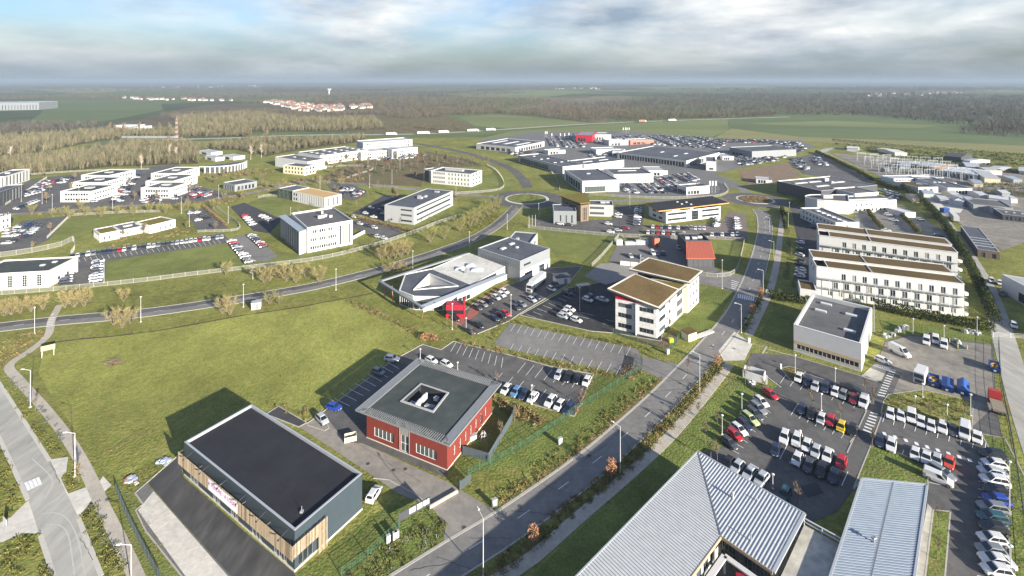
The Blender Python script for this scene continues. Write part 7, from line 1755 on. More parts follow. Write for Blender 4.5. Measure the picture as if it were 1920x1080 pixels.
thicket("shrubbery", "olive verge plants along the left side of the two lane road", band([(945, 938), (1060, 857), (1135, 798), (1235, 710)], -1.0, 2.6), LF_O, .8, (.3, .7), .24)
thicket("shrubbery", "dry tufts on the verge below the red office", band([(930, 945), (1060, 862), (1135, 800), (1235, 712)], -.6, .8), LF_D, .8, (.3, .7), .22)
thicket("shrubbery", "rough plants on the corner bed by the black sign board", [(640, 1085), (700, 1035), (760, 990), (835, 965), (838, 985), (830, 1015), (735, 1076), (660, 1130)], LF_M, .7, (.35, .8), .24)
thicket("shrubbery", "silvery tufts on the corner bed by the black sign board", [(700, 1050), (760, 1005), (825, 985), (826, 1010), (735, 1070)], LF_L, .3, (.4, .7), .2)
thicket("shrubbery", "rough plants right of the pale road", [(5, 722), (30, 742), (75, 800), (118, 850), (93, 860)], LF_O, .7, (.35, .8), .24)
thicket("shrubbery", "silvery tufts along the left footpath", band([(20, 712), (70, 770), (110, 825), (125, 855)], -.3, 1.0), LF_L, .6, (.35, .65), .2)
thicket("shrubbery", "rough plants between crossover and footpath", [(116, 898), (140, 880), (168, 905), (130, 922)], LF_O, .9, (.35, .7), .22)
thicket("shrubbery", "rough plants between the pale road and the footpath at the bottom", [(150, 966), (172, 944), (188, 962), (215, 1020), (245, 1085), (195, 1085)], LF_O, .8, (.35, .8), .24)
thicket("shrubbery", "silvery dry tufts beside the footpath at the bottom", band([(172, 948), (195, 1000), (225, 1070)], -.2, 1.0), LF_L, .7, (.35, .6), .2)
thicket("shrubbery", "rough plants left of the pale road", [(-5, 835), (45, 935), (15, 968), (-30, 985), (-60, 860)], LF_O, .7, (.35, .8), .24)
thicket("shrubbery", "rough plants in the lower left corner", [(10, 1020), (38, 1004), (72, 1006), (98, 1085), (5, 1085)], LF_O, .8, (.35, .8), .24)
thicket("shrubbery", "brown bed beside the zebra crossing", [(-20, 655), (20, 632), (78, 620), (80, 635), (50, 655), (10, 682), (-20, 705)], LF_D, .6, (.4, .9), .24)
thicket("shrubbery", "reddish hedge bed along the meadow and angular building", band([(648, 566), (700, 585), (745, 608), (800, 633), (830, 642)], -1.5, 1.6), LF_D, .55, (.5, 1.0), .26)
thicket("shrubbery", "dry hedge between the two marked car parks", band([(856, 638), (900, 652), (960, 664), (1035, 682), (1110, 697), (1190, 712)], -1.1, 1.1), LF_D, .9, (.5, .95), .24)
thicket("shrubbery", "olive hedge above the empty marked car park", band([(922, 640), (952, 603), (1030, 620), (1110, 634), (1190, 650), (1240, 662)], -.8, 1.2), LF_O, .9, (.45, .8), .22)
thicket("shrubbery", "rust coloured bushes at the end of the office car park", band([(1107, 705), (1098, 735), (1080, 775)], -.5, .6), LF_R, 1.2, (.5, .9), .22)
thicket("reeds", "pale dry reeds round the small pond hollow", [(925, 745), (985, 765), (1018, 785), (1030, 795), (1005, 803), (975, 790), (940, 768)], LF_D, 1.6, (.4, .8), .3, up=1.8)
thicket("shrubbery", "dry bushes at the car park gate", [(1170, 690), (1200, 688), (1210, 700), (1175, 715), (1160, 705)], LF_D, .9, (.6, 1.2), .26)
thicket("shrubbery", "rough plants beside the warehouse and meadow", [(500, 758), (522, 750), (560, 768), (600, 765), (570, 790)], LF_D, .5, (.4, .9), .24)
thicket("shrubbery", "dry scrub along the meadow's ditch", band([(95, 641), (210, 629), (365, 607), (480, 586), (640, 559)], -.2, 1.4), LF_D, .22, (.3, .7), .22)
thicket("shrubbery", "rough plants on the planted island beside the skips", [(1662, 748), (1730, 735), (1820, 755), (1818, 800), (1660, 775)], LF_M, .5, (.3, .8), .22)
thicket("shrubbery", "brush pile plants on the verge towards the roundabout", [(850, 430), (890, 405), (930, 385), (945, 392), (930, 415), (880, 440)], LF_O, .25, (.6, 1.4), .32)
thicket("shrubbery", "planting on the large roundabout island", [(958, 368), (985, 364), (1012, 368), (1015, 375), (985, 379), (962, 376)], LF_M, .35, (.6, 1.4), .3)
thicket("shrubbery", "dense brown planting on the smaller roundabout island", [(1388, 374), (1400, 368), (1430, 367), (1446, 373), (1436, 380), (1398, 380)], LF_D, .8, (.8, 1.4), .3)
thicket("shrubbery", "low bushes along the tan avenue", band([(100, 402), (237, 391), (375, 381), (480, 366), (540, 352)], -2, 1), LF_D, .12, (.6, 1.4), .35)
thicket("shrubbery", "allotment plants and bushes at the far right", [(1560, 268), (1700, 281), (1960, 296), (1960, 335), (1870, 322), (1700, 298), (1580, 280)], LF_E, .035, (1.0, 2.6), .7)
thicket("shrubbery", "bushes between the workshops", [(1830, 345), (1920, 345), (1930, 372), (1880, 366), (1840, 372)], LF_M, .08, (1.2, 2.8), .6)
thicket("tyre_tracks_grass", "trampled dry grass strip leading off the crossover", band([(165, 870), (200, 850), (260, 815), (310, 790)], -.8, .8), LF_D, 1.0, (.12, .25), .14)
thicket("meadow_tufts", "taller grass tufts scattered over the meadow", [(84, 648), (205, 632), (365, 612), (480, 590), (640, 566), (730, 602), (790, 645), (690, 705), (600, 770), (500, 758), (300, 855), (205, 890), (100, 740)], LF_O, .20, (.15, .4), .15, nleaf=9, cat="grass", up=.6)
thicket("rough_grass_tufts", "rough tufts on the slope beside the dark warehouse", [(225, 895), (300, 858), (340, 850), (330, 858), (277, 905), (252, 925), (262, 950), (330, 1065), (300, 1060), (230, 935)], LF_O, 1.2, (.15, .4), .16, nleaf=12, cat="grass", up=.7)
thicket("shrubbery", "brown bushes between the avenue and the ochre roofed office", [(470, 352), (540, 336), (640, 330), (700, 338), (640, 345), (560, 345), (500, 360)], LF_D, .05, (.8, 2.0), .5)
thicket("shrubbery", "brown bushes round the stepped blocks' car parks", [(60, 400), (240, 388), (380, 378), (450, 362), (480, 370), (400, 390), (240, 398), (80, 406)], LF_D, .06, (.6, 1.6), .45)
thicket("shrubbery", "olive bushes on the lawn edges of the nursery", [(185, 452), (230, 446), (300, 436), (340, 425), (370, 440), (300, 450), (200, 466)], LF_D, .12, (.5, 1.2), .35)
thicket("shrubbery", "bushes between crescent building and car parks", [(372, 325), (420, 322), (470, 318), (520, 316), (510, 326), (420, 332), (380, 335)], LF_D, .06, (.8, 1.8), .5)
trees([(470 + k * 17 + (k % 3) * 4, 350 - k * 1.1 + (k % 4) * 3) for k in range(14)], (5, 8), "bare", "bare tree beside the ochre roofed office and avenue", "bare trees by the ochre office", 1.0)
trees([(395 + k * 12, 340 - (k % 4) * 4) for k in range(9)], (5, 7), "bare", "bare tree near the small grey pavilion", "bare trees by the pavilion", 1.1)
trees([(100 + k * 30, 408 - k * 1.6 + (k % 2) * 3) for k in range(11)], (5, 7), "green", "leafless tree on the near side of the tan avenue", "near side avenue trees", 1.0)
trees([(230, 445), (270, 440), (312, 432), (350, 428), (405, 432), (20, 440), (95, 436), (60, 470)], (4, 6), "bare", "bare tree round the low nursery school", "bare trees round the nursery", 1.0)
trees([(560 + (k * 37) % 300, 322 + (k * 23) % 62) for k in range(22)], (5, 8), "bare", "bare tree scattered among the left hand office plots", "bare trees among the left plots", .9)
trees([(40 + (k * 53) % 430, 330 + (k * 29) % 70) for k in range(22)], (5, 8), "bare", "bare tree scattered among the stepped blocks' car parks", "bare trees among the stepped blocks", .9)
# ditch: dark wet line of the meadow edge
m = MB()
for i in range(len(dit) - 1):
    w = R.uniform(.12, .35); a, b = dit[i], dit[i + 1]; m.bar((a.x, a.y, .03), (b.x, b.y, .03), w * 2, .1)
o = m.build("ditch", pm("wet_soil", (0.035, 0.028, 0.018), .9), None); o["kind"] = "structure"; o["label"] = "thin dark ditch along the meadow edge"

def hedge(label, px, w, h, mat, dens=26, name="hedge", leaf=.34, rag=.5):
    ln = pxline(px, 1.5); V_, C_ = [], []
    P = []
    for a, b in zip(ln, ln[1:]):
        L_ = (b - a).length; n = max(1, int(L_ * dens)); d = (b - a).normalized(); s = Vector((-d.y, d.x)); hh = h * R.uniform(1 - rag * .5, 1 + rag * .3)
        t = rng.random(n); o_ = rng.uniform(-1, 1, n); z = rng.random(n) ** .7
        prof = np.sqrt(np.clip(1.05 - z ** 3, 0.05, 1)) * w / 2
        P.append(np.column_stack([a.x + d.x * L_ * t + s.x * o_ * prof, a.y + d.y * L_ * t + s.y * o_ * prof, z * hh]))
    P = np.vstack(P); V, T = leaves(P, leaf * rng.uniform(.7, 1.4, len(P)))
    tn = rng.uniform(.55, 1.4, len(P)); o = new_obj(name, npmesh(name, V, T, mat, np.repeat(tn[:, None], 3, 0) * np.ones((1, 3))))
    return tag(o, label, "hedge")
hedge("long dark hedge running down beside the pale lane", [(1690, 352), (1725, 378), (1755, 405), (1785, 445), (1810, 485), (1832, 530), (1852, 570), (1866, 605)], 3.6, 4.2, LF_E, 150, leaf=.45)
hedge("dark hedge in front of the nearer flats", [(1640, 577), (1680, 588), (1740, 600), (1800, 610), (1866, 622)], 3.2, 3.4, LF_E, 160, leaf=.42)
hedge("dark hedge left of the white hall", [(1440, 558), (1480, 566), (1520, 570)], 3.0, 3.0, LF_E, 160, leaf=.42)
hedge("hedge along the fenced asphalt yard", [(1530, 286), (1560, 300), (1610, 325), (1660, 350), (1690, 358)], 3.0, 3.0, LF_E, 80, leaf=.55)
hedge("hedge between the two rows of parking behind the flats", [(1628, 398), (1640, 415), (1655, 432)], 2.6, 2.4, LF_M, 110, leaf=.42)
hedge("second hedge of the parking behind the flats", [(1675, 392), (1695, 410), (1725, 440)], 2.6, 2.4, LF_M, 110, leaf=.42)
hedge("clipped shrub row in front of the hotel wing", [(1600, 400), (1640, 397), (1685, 393)], 1.8, 1.8, LF_M, 40)
hedge("low brown hedge between the two office lots", [(655, 404), (700, 418), (745, 428), (775, 436)], 2.2, 1.8, LF_D, 90)
hedge("brown hedge along the meadow side car park", [(790, 640), (800, 634), (818, 640)], 2.0, 1.8, LF_R, 70)
hedge("green hedge between footpath and shaded car park", [(1466, 392), (1470, 410), (1474, 430)], 2.2, 2.4, LF_E, 150, leaf=.45)
hedge("bushy screen beside the fenced nursery car park", [(380, 388), (425, 425)], 2, 2, LF_D, 40)
hedge("dark hedge across the allotment fields", [(1560, 264), (1700, 277), (1830, 287), (1960, 297)], 3.5, 3.5, LF_M, 14, leaf=.9)
hedge("evergreen hedge beside the hotel forecourt", [(1480, 388), (1510, 383), (1532, 376)], 4, 4, LF_E, 40, leaf=.5)

# ------------------------------------------------------------------ far woods: trees nobody could count
def wood(name, label, px, mat, spacing, h=(9, 13), k=22):
    n = int(area(px) / spacing ** 2); C = in_poly_points(px, n)
    hh = rng.uniform(h[0], h[1], n); r = spacing * .55
    ci = np.repeat(np.arange(n), k); N = n * k
    a = rng.uniform(0, 2 * np.pi, N); rr_ = np.sqrt(rng.random(N)) * r; zt = rng.uniform(.40, 1.0, N)
    rr_ *= np.sqrt(np.clip(1.12 - ((zt - .62) / .5) ** 2, .1, 1))
    Q = np.column_stack([C[ci, 0] + rr_ * np.cos(a), C[ci, 1] + rr_ * np.sin(a), zt * hh[ci]])
    P = np.column_stack([C[ci, 0] + .45 * rr_ * np.cos(a), C[ci, 1] + .45 * rr_ * np.sin(a), np.maximum(0, zt - rng.uniform(.2, .6, N)) * hh[ci]])
    P[::7, :2] = C[ci[::7]] + .02 * (P[::7, :2] - C[ci[::7]]); P[::7, 2] = 0; Q[::7, :2] = C[ci[::7]] + .12 * (Q[::7, :2] - C[ci[::7]])
    V, T = slivers(P, Q, .030 * spacing + .10)
    lo_ = .6 if spacing < 11 else .82
    tn = np.repeat(rng.uniform(lo_, 1.95 - lo_, n), k) * rng.uniform(lo_ + .1, 1.9 - lo_, N); tn[::7] *= 1.3 if spacing < 11 else 1
    o = new_obj(name, npmesh(name, V, T, mat, np.repeat(tn[:, None], 3, 0) * np.ones((1, 3))))
    tag(o, label, "wood", kind="stuff")
wood("wood", "golden bare wood behind the stepped white blocks", [(-40, 330), (110, 322), (200, 312), (372, 306), (372, 280), (350, 268), (230, 270), (150, 288), (-40, 306)], FAR_Y, 4.2, (5, 13), 34)
wood("wood", "bare wood between slip road and dark field", [(-40, 296), (80, 284), (180, 264), (240, 258), (360, 256), (470, 256), (470, 248), (300, 246), (200, 246), (120, 252), (-40, 262)], FAR_Y, 5.0, (6, 13), 30)
wood("wood", "golden bare wood left of the white factory halls", [(372, 280), (470, 262), (620, 262), (690, 258), (670, 266), (560, 280), (500, 292), (440, 280)], FAR_Y, 5.0, (5, 12), 30)
wood("wood", "brown wood behind the motorway", [(330, 243), (480, 246), (620, 246), (720, 240), (700, 222), (560, 224), (470, 212), (330, 222)], FAR_Y, 6.4, (8, 13), 26)
wood("wood", "darker wood on the far left", [(-60, 254), (60, 250), (160, 240), (210, 234), (140, 232), (50, 232), (-60, 240)], FAR_D, 10, (9, 13), 20)
wood("wood", "wood in front of the village", [(300, 216), (470, 208), (640, 212), (720, 204), (730, 214), (560, 221), (330, 225)], FAR_B, 12, (9, 13), 18)
wood("wood", "scrub and bare trees behind the long white offices", [(560, 240), (640, 236), (760, 232), (850, 234), (870, 244), (760, 248), (620, 247)], FAR_B, 12, (3, 7), 18)
wood("wood", "brown forest wedge behind the motorway lorries", [(720, 222), (730, 208), (820, 204), (930, 203), (960, 212), (860, 217), (790, 222)], FAR_B, 12, (10, 14), 20)
wood("wood", "brown forest edge in front of the central fields", [(930, 212), (1000, 206), (1080, 206), (1200, 210), (1365, 218), (1360, 222), (1260, 224), (1110, 230), (1030, 221)], FAR_B, 11, (12, 16), 20)
wood("wood", "small copse right of the forest edge", [(1368, 218), (1400, 212), (1440, 212), (1462, 216), (1420, 221), (1370, 222)], FAR_B, 11, (12, 15), 20)
wood("forest", "broad dark forest behind the wheat field", [(1000, 205), (1090, 196), (1240, 186), (1480, 188), (1640, 186), (1900, 190), (2000, 200), (2000, 252), (1860, 246), (1800, 236), (1620, 217), (1460, 216), (1340, 214), (1200, 209)], FAR_D, 21, (13, 18), 16)
wood("forest", "dark forest tongue at the right edge", [(1800, 250), (1840, 236), (1960, 240), (2000, 262), (1900, 258)], FAR_D, 12, (12, 16), 20)
wood("forest", "grey forest strip towards the right horizon", [(1180, 184), (1300, 176), (1500, 178), (1700, 174), (1960, 182), (2020, 190), (1700, 186), (1480, 187)], FAR_D, 34, (14, 20), 12)
wood("forest", "forest round the village on the left", [(420, 196), (560, 186), (720, 182), (900, 184), (1010, 186), (1090, 195), (960, 204), (800, 203), (700, 206), (690, 196), (560, 192)], FAR_B, 22, (11, 15), 14)
wood("forest", "dark wood strip across the far left fields", [(-80, 190), (90, 186), (300, 187), (470, 192), (420, 183), (180, 180), (-80, 180)], FAR_D, 28, (13, 18), 12)
wood("forest", "hazy forest strip near the left horizon", [(300, 180), (560, 176), (820, 172), (1000, 174), (860, 181), (640, 184), (440, 186)], FAR_D, 36, (14, 20), 12)
wood("forest", "thin forest line on the far horizon", [(-100, 168), (400, 165), (900, 162), (1250, 161), (1250, 164), (860, 167), (380, 171), (-100, 174)], FAR_D, 75, (16, 24), 10)
wood("forest", "thin forest line on the right horizon", [(1250, 167), (1600, 164), (2000, 166), (2000, 171), (1600, 169), (1300, 172)], FAR_D, 75, (16, 24), 10)
# ------------------------------------------------------------------ lamps
LAMPM = {}
def lamp(x, y, ytop, label, kind="arm", side=(-1, -.5), group="street lamps"):
    h = EYE * (y - ytop) / (y - YH); p = G(x, y)
    root = thing("street_lamp", label, "lamp", (p.x, p.y, 0), 0, group)
    m = MB(); m.tube((0, 0, 0), (0, 0, h), .085, .055, 8); m.build("post", POLEM, root)
    m = MB(); m.box((0, 0), .4, .4, 0, .25); m.build("foot", CONC, root)
    s = Vector((side[0], side[1], 0)).normalized()
    if kind == "arm":
        e = s * 1.7
        m = MB(); m.tube((0, 0, h - .05), (e.x, e.y, h + .35), .06, .05, 6); m.build("arm", POLEM, root)
        m = MB(); m.hull8([(e.x + s.x * t + q * s.y * .18, e.y + s.y * t - q * s.x * .18, h + .30) for t, q in ((-.25, -1), (.5, -.7), (.5, .7), (-.25, 1))], [(e.x + s.x * t + q * s.y * .12, e.y + s.y * t - q * s.x * .12, h + .45) for t, q in ((-.2, -1), (.4, -.7), (.4, .7), (-.2, 1))]); m.build("lamp_head", WHITE2, root)
    else:
        m = MB(); m.tube((0, 0, h), (0, 0, h + .12), .30, .34, 10); m.tube((0, 0, h + .12), (0, 0, h + .28), .34, .08, 10); m.build("lamp_head", WHITE2, root)
for x, y, t, lb, s in ((57, 764, 694, "white street lamp beside the left footpath bend", (-1, -.1)), (140.5, 894, 812, "white street lamp at the concrete crossover", (-1, -.15)), (246, 1092, 1021, "white street lamp at the bottom edge left", (-1, -.2)),
                       (906, 1083, 972, "tall white street lamp on the verge at the bottom edge", (-.5, .8)), (1163, 887, 800, "tall white street lamp beside the shadow of the metal roof", (-.8, .6)), (1312, 736, 665, "white street lamp in the shrub band below the crossover", (-.9, .5)),
                       (1390, 624, 571, "white street lamp in front of the white hall's lawn", (-1, .2)), (1431, 545, 507, "white street lamp beside the side road crossing", (-1, .2)), (1451, 492, 453, "white street lamp in front of the footpath bushes", (-1, .2)), (1443, 434, 408, "white street lamp near the smaller roundabout", (-1, .2))):
    lamp(x, y, t, lb, "arm", s)
for k, (x, y, t) in enumerate(((65, 626, 577), (264, 604, 557), (456.4, 576, 533.5), (630, 544, 505), (774, 504, 471), (880, 462, 435), (951, 430, 403), (1010, 406, 382))):
    lamp(x, y, t, f"slim white lamp along the curving avenue, {ORD[k]} from the left", "top", group="lamps along the avenue")
for k, (x, y, t) in enumerate(sorted(((1491, 699, 666), (1566, 722, 691), (1540, 770, 739), (1500, 845, 808), (1449, 918, 890), (1716, 770, 743), (1776, 793, 759), (1820, 780, 740), (1770, 636, 611), (1712, 626, 598), (1832, 628, 595), (1893, 960, 866), (1895, 1082, 1024), (1391, 775, 739), (1354, 815, 779), (1730, 745, 720)))):
    lamp(x, y, t, f"low white car park lamp in the right hand plot, {ORD[k]} from the left", "top", group="car park lamps of the right hand plot")
for k, (x, y, t) in enumerate(sorted(((788, 672, 655), (858, 695, 680), (997, 758, 723), (848, 618, 570), (874, 623, 597), (958, 593, 553), (1087, 582, 540), (1201, 505, 480), (1354, 541, 488), (1181, 390, 358), (1270, 362, 345), (1480, 405, 380), (1478, 425, 400)))):
    lamp(x, y, t, f"slim lamp among the central car parks, {ORD[k]} from the left", "top", group="car park lamps in the middle")
for k, (x, y, t) in enumerate(sorted(((40, 378, 345), (79, 382, 348), (98, 396, 365), (148, 385, 352), (211, 394, 360), (300, 380, 350), (340, 400, 370), (355, 425, 396), (410, 372, 348), (428, 418, 388), (195, 530, 487), (545, 412, 390), (600, 360, 330), (693, 352, 330), (735, 345, 320), (855, 372, 340), (690, 316, 300), (750, 318, 302)))):
    lamp(x, y, t, f"slim pale lamp among the left hand plots, {ORD[k]} from the left", "top", group="lamps of the left hand plots")
for k, x in enumerate((1330, 1335, 1341)):
    p = G(x, 362); root = thing("flag_pole", f"tall white flag pole at the small showroom, {ORD[k]} from the left", "flag pole", (p.x, p.y, 0), 0, "flag poles at the small showroom")
    m = MB(); m.tube((0, 0, 0), (0, 0, 9), .1, .06, 6); m.build("pole", POLEM, root); m = MB(); m.hull8([(.1, -.01, 5.4), (1.1, -.01, 5.4), (1.1, .02, 5.4), (.1, .02, 5.4)], [(.1, -.01, 8.8), (1.1, -.01, 8.8), (1.1, .02, 8.8), (.1, .02, 8.8)]); m.build("flag", WHITE2, root)
for k, (x, y) in enumerate(sorted(((1022, 258), (1025, 258), (1034, 262), (1050, 262), (1058, 262), (1066, 261), (1168, 250), (1172, 250), (1175, 250), (1179, 250), (992, 428), (998, 427), (1004, 426)))):
    p = G(x, y); root = thing("flag_pole", f"slim white flag pole near the dealers, {ORD[k]} from the left", "flag pole", (p.x, p.y, 0), 0, "flag poles near the dealers")
    m = MB(); m.tube((0, 0, 0), (0, 0, 9 if y < 300 else 7), .12, .08, 6); m.build("pole", POLEM, root)
    if y < 300:
        m = MB(); m.hull8([(.1, -.01, 5.4), (1.2, -.01, 5.4), (1.2, .02, 5.4), (.1, .02, 5.4)], [(.1, -.01, 8.8), (1.2, -.01, 8.8), (1.2, .02, 8.8), (.1, .02, 8.8)]); m.build("flag", WHITE2, root)

# ------------------------------------------------------------------ fences
FM = {}
def fence_panel(L_, h, style):
    key = (round(L_, 1), h, style)
    if key in FM: return FM[key]
    m = MB()
    if style == "slat":
        n = max(2, int(L_ / .28))
        for k in range(n): x = L_ * (k + .5) / n; m.box((x, 0), .08, .03, .05, h)
        for z in (.3, h - .25): m.bar((0, .03, z), (L_, .03, z), .04, .08)
        mat = FENCEM
    elif style == "solid":
        m.box((L_ / 2, 0), L_ - .04, .05, .05, h); mat = FENCEB
    else:
        n = max(2, int(L_ / .30))
        for k in range(n): x = L_ * (k + .5) / n; m.bar((x, 0, .03), (x, 0, h), .028)
        for z in (.08, h * .35, h * .68, h): m.bar((0, 0, z), (L_, 0, z), .03)
        mat = FENCEG if style == "green" else (FENCEB if style == "slate" else FENCEM)
    FM[key] = m.mesh("panel", mat); return FM[key]
def fence(label, px, h=1.7, style="slat", step=3.0, curve=True, group=None):
    ln = pxline(px, step) if curve else None
    if not curve:
        ln = []
        P = [G2(p) for p in px]
        for a, b in zip(P, P[1:]):
            n = max(1, round((b - a).length / step)); ln += [a.lerp(b, k / n) for k in range(n)]
        ln.append(P[-1])
    o0 = ln[0]; root = thing("fence", label, "fence", (o0.x, o0.y, 0), 0, group)
    pk = ("post", h, style)
    if pk not in FM:
        m = MB(); m.box((0, 0), .09, .09, 0, h + .08); FM[pk] = m.mesh("post", {"green": FENCEG, "slate": FENCEB, "solid": FENCEB}.get(style, FENCEM))
    for a, b in zip(ln, ln[1:]):
        d = b - a; L_ = round(d.length, 1)
        if L_ < .3: continue
        o = new_obj("panel", fence_panel(L_, h, style), root, (a.x - o0.x, a.y - o0.y, 0), math.atan2(d.y, d.x)); o.scale.x = d.length / L_
        new_obj("post", FM[pk], root, (a.x - o0.x, a.y - o0.y, 0))
    return root
fence("long pale fence curving along the lawns above the avenue", [(-20, 555), (100, 546), (250, 531), (370, 516), (480, 503), (605, 486), (705, 461), (780, 436), (820, 420), (856, 408)], 1.9, "slat", 4.0)
fence("pale fence along the left plots below the nursery car park", [(0, 483), (60, 474), (115, 462), (136, 452), (140, 468), (132, 480)], 2.6, "slat", 4)
fence("pale fence curving round the lawn right of the white block", [(800, 366), (860, 364), (905, 361), (930, 358), (944, 352), (943, 338), (930, 320), (913, 310)], 1.8, "slat", 5)
fence("pale fence between the two central office plots", [(990, 427), (1010, 430), (1080, 437), (1150, 443), (1250, 447), (1340, 449), (1395, 452)], 1.8, "slat", 4)
fence("pale fence from the gate up to the central plots", [(1110, 500), (1130, 480), (1162, 442)], 1.8, "slat", 3)
fence("pale fence beside the main road and the orange building", [(1396, 452), (1390, 480), (1378, 512), (1345, 520), (1305, 516)], 1.8, "slat", 3)
fence("pale fence in front of the slanted showroom", [(1105, 366), (1180, 371), (1260, 373), (1340, 370), (1365, 360), (1358, 345)], 1.8, "slat", 5)
fence("pale fence of the finned office's lawn", [(484, 372), (508, 368), (560, 378), (590, 388)], 1.6, "slat", 4)
fence("pale fence along the tan avenue", [(130, 405), (225, 400), (300, 398)], 1.6, "slat", 4)
fence("pale wall like fence right of the small fenced car park", [(398, 386), (450, 428), (370, 436)], 1.4, "slat", 3)
fence("pale fence beside the left edge car park", [(88, 448), (130, 407)], 1.6, "slat", 4)
fence("pale fence along the left stepped blocks' car parks", [(10, 385), (40, 366), (88, 334)], 1.6, "slat", 5)
fence("pale fence beside the wood's edge", [(30, 330), (150, 322), (280, 318)], 1.6, "slat", 6)
fence("pale fence of the tree planted car park", [(560, 320), (640, 312), (700, 316), (650, 335)], 1.6, "slat", 6)
fence("pale fence along the curved dealers' plot", [(1010, 300), (1030, 318), (1045, 340), (1050, 358)], 1.6, "slat", 5)
fence("green wire mesh fence between the red office lawn and the road", [(878, 893), (960, 850), (1040, 800), (1120, 745), (1205, 692)], 1.6, "green", 2.5)
fence("green wire mesh fence round the sedum office garden", [(1150, 625), (1195, 641), (1232, 652), (1255, 660), (1285, 622)], 1.8, "green", 2.5, False)
fence("slate blue fence beside the concrete parking bays", [(217, 920), (240, 975), (270, 1035), (305, 1100)], 1.5, "slate", 2.0)
fence("grey slatted fence enclosing the garden of the red office", [(868, 852), (916, 866), (960, 790), (966, 772)], 1.9, "solid", 2.2, False)
fence("green mesh fence below the dark warehouse gable", [(640, 1082), (690, 1046), (728, 1010), (748, 990)], 1.6, "green", 2.5)
fence("dark mesh fence along the right edge bank", [(1873, 640), (1878, 720), (1893, 800), (1905, 870), (1918, 960), (1930, 1080)], 1.6, "slate", 3)
fence("wire mesh fence round the empty marked car park", [(1205, 692), (1202, 668)], 1.8, "slate", 2)
fence("pale fence round the fire yard", [(1168, 446), (1215, 452), (1245, 448)], 1.6, "slat", 4)
fence("fence along the fenced asphalt yard", [(1545, 287), (1575, 300), (1625, 322)], 1.8, "slat", 6)
# gate and walls
def slab(name, label, cat, a, b, h, w, mat, z0=0.0):
    p, q = G2(a), G2(b); o = Vector((p.x, p.y, 0)); m = MB(o); m.bar((p.x, p.y, z0 + h / 2), (q.x, q.y, z0 + h / 2), w, h)
    m.bar((p.x, p.y, z0 + h + .04), (q.x, q.y, z0 + h + .04), w + .08, .08); ob = m.build(name, mat); return tag(ob, label, cat)
slab("garden_wall", "low white wall of the fire yard", "wall", (1163, 497), (1196, 500), 1.8, .25, WHITE)
slab("garden_wall", "pale concrete barrier wall along the motorway in the wood", "wall", (228, 259), (334, 259), 3.0, .5, GREYC)
slab("garden_wall", "white ramp wall beside the finned white office", "wall", (661, 449), (684, 437), 1.6, .3, WHITE)
slab("gate_beam", "long pale sliding gate beam across the yard entrance", "gate", (806, 954), (858, 924), .35, .3, CREAM, .1)
p = G(862, 920); root = thing("sliding_gate", "dark slatted gate leaf at the yard entrance", "gate", (p.x, p.y, 0), math.atan2(*(reversed(tuple(G2((880, 906)) - G2((862, 920)))))))
for k in range(12):
    m = MB(); m.box((.12 + k * .24, 0), .18, .04, .1, 1.8); m.build("slat", FENCEB, root)
m = MB(); m.bar((0, .04, .3), (2.9, .04, .3), .06); m.bar((0, .04, 1.6), (2.9, .04, 1.6), .06); m.box((0, 0), .2, .2, 0, 2.1); m.build("frame", FENCEB, root)
for k, (x, y) in enumerate(((1207, 690), (1200, 664))):
    pass
# signs
a, b = G2((748, 990)), G2((806, 957)); d = (b - a).normalized(); n = Vector((d.y, -d.x)); o = Vector((a.x, a.y, 0))
root = thing("sign_board", "long black sign board with three white panels at the yard entrance", "sign", o)
m = MB(o); m.bar((a.x, a.y, 1.9), (b.x, b.y, 1.9), .12, 1.5); m.build("board", DGREY, root)
for t0, t1 in ((.32, .52), (.57, .74), (.78, .97)):
    p, q = a.lerp(b, t0) + n * .08, a.lerp(b, t1) + n * .08; m = MB(o); m.bar((p.x, p.y, 2.0), (q.x, q.y, 2.0), .03, .95); m.build("panel", WHITE2, root)
for t in (.01, .99):
    p = a.lerp(b, t); m = MB(o); m.bar((p.x, p.y, 0), (p.x, p.y, 2.75), .18); m.build("post", FENCEB, root)
for k, (x, y) in enumerate(((728, 1018), (740, 1012), (744, 1010))):
    p = G(x, y); root = thing("utility_box", f"white utility cabinet beside the black sign, {ORD[k]} from the left", "cabinet", (p.x, p.y, 0), .6, "cabinets beside the black sign")
    m = MB(); m.box((0, 0), .7, .4, .1, 1.35); m.build("body", WHITE2, root); m = MB(); m.box((0, 0), .8, .5, 1.35, 1.43); m.build("lid", LGREY, root); m = MB(); m.box((0, -.21), .04, .03, .6, .9); m.build("handle", DGREY, root)
for x, y, lb in ((927, 950, "white utility cabinet on the kerb at the yard entrance"), (1050, 833, "white utility cabinet at the mesh fence below the red office"), (1404, 642, "white post box at the concrete crossover"), (1252, 664, "white meter box at the sedum garden fence")):
    p = G(x, y); root = thing("utility_box", lb, "cabinet", (p.x, p.y, 0), .5)
    m = MB(); m.box((0, 0), .95, .5, .1, 1.4); m.build("body", WHITE2, root); m = MB(); m.box((0, 0), 1.05, .6, 1.4, 1.5); m.build("lid", LGREY, root); m = MB(); m.box((.2, -.26), .04, .03, .7, 1.0); m.build("handle", DGREY, root)
p = G(90, 664); root = thing("hoarding", "wooden hoarding on raking legs seen from behind", "sign", (p.x, p.y, 0), rad(35))
m = MB(); m.box((0, 0), 3.2, .08, 1.2, 2.7); m.build("board", WOODB, root)
for x in (-1.3, 1.3):
    m = MB(); m.bar((x, 0, 0), (x, 0, 2.7), .14); m.bar((x, -.05, 2.2), (x + .2, -1.7, 0), .12); m.build("leg", WHITE, root)
p = G(9, 992); root = thing("site_sign", "small white board on legs beside the left entrance", "sign", (p.x, p.y, 0), rad(-30))
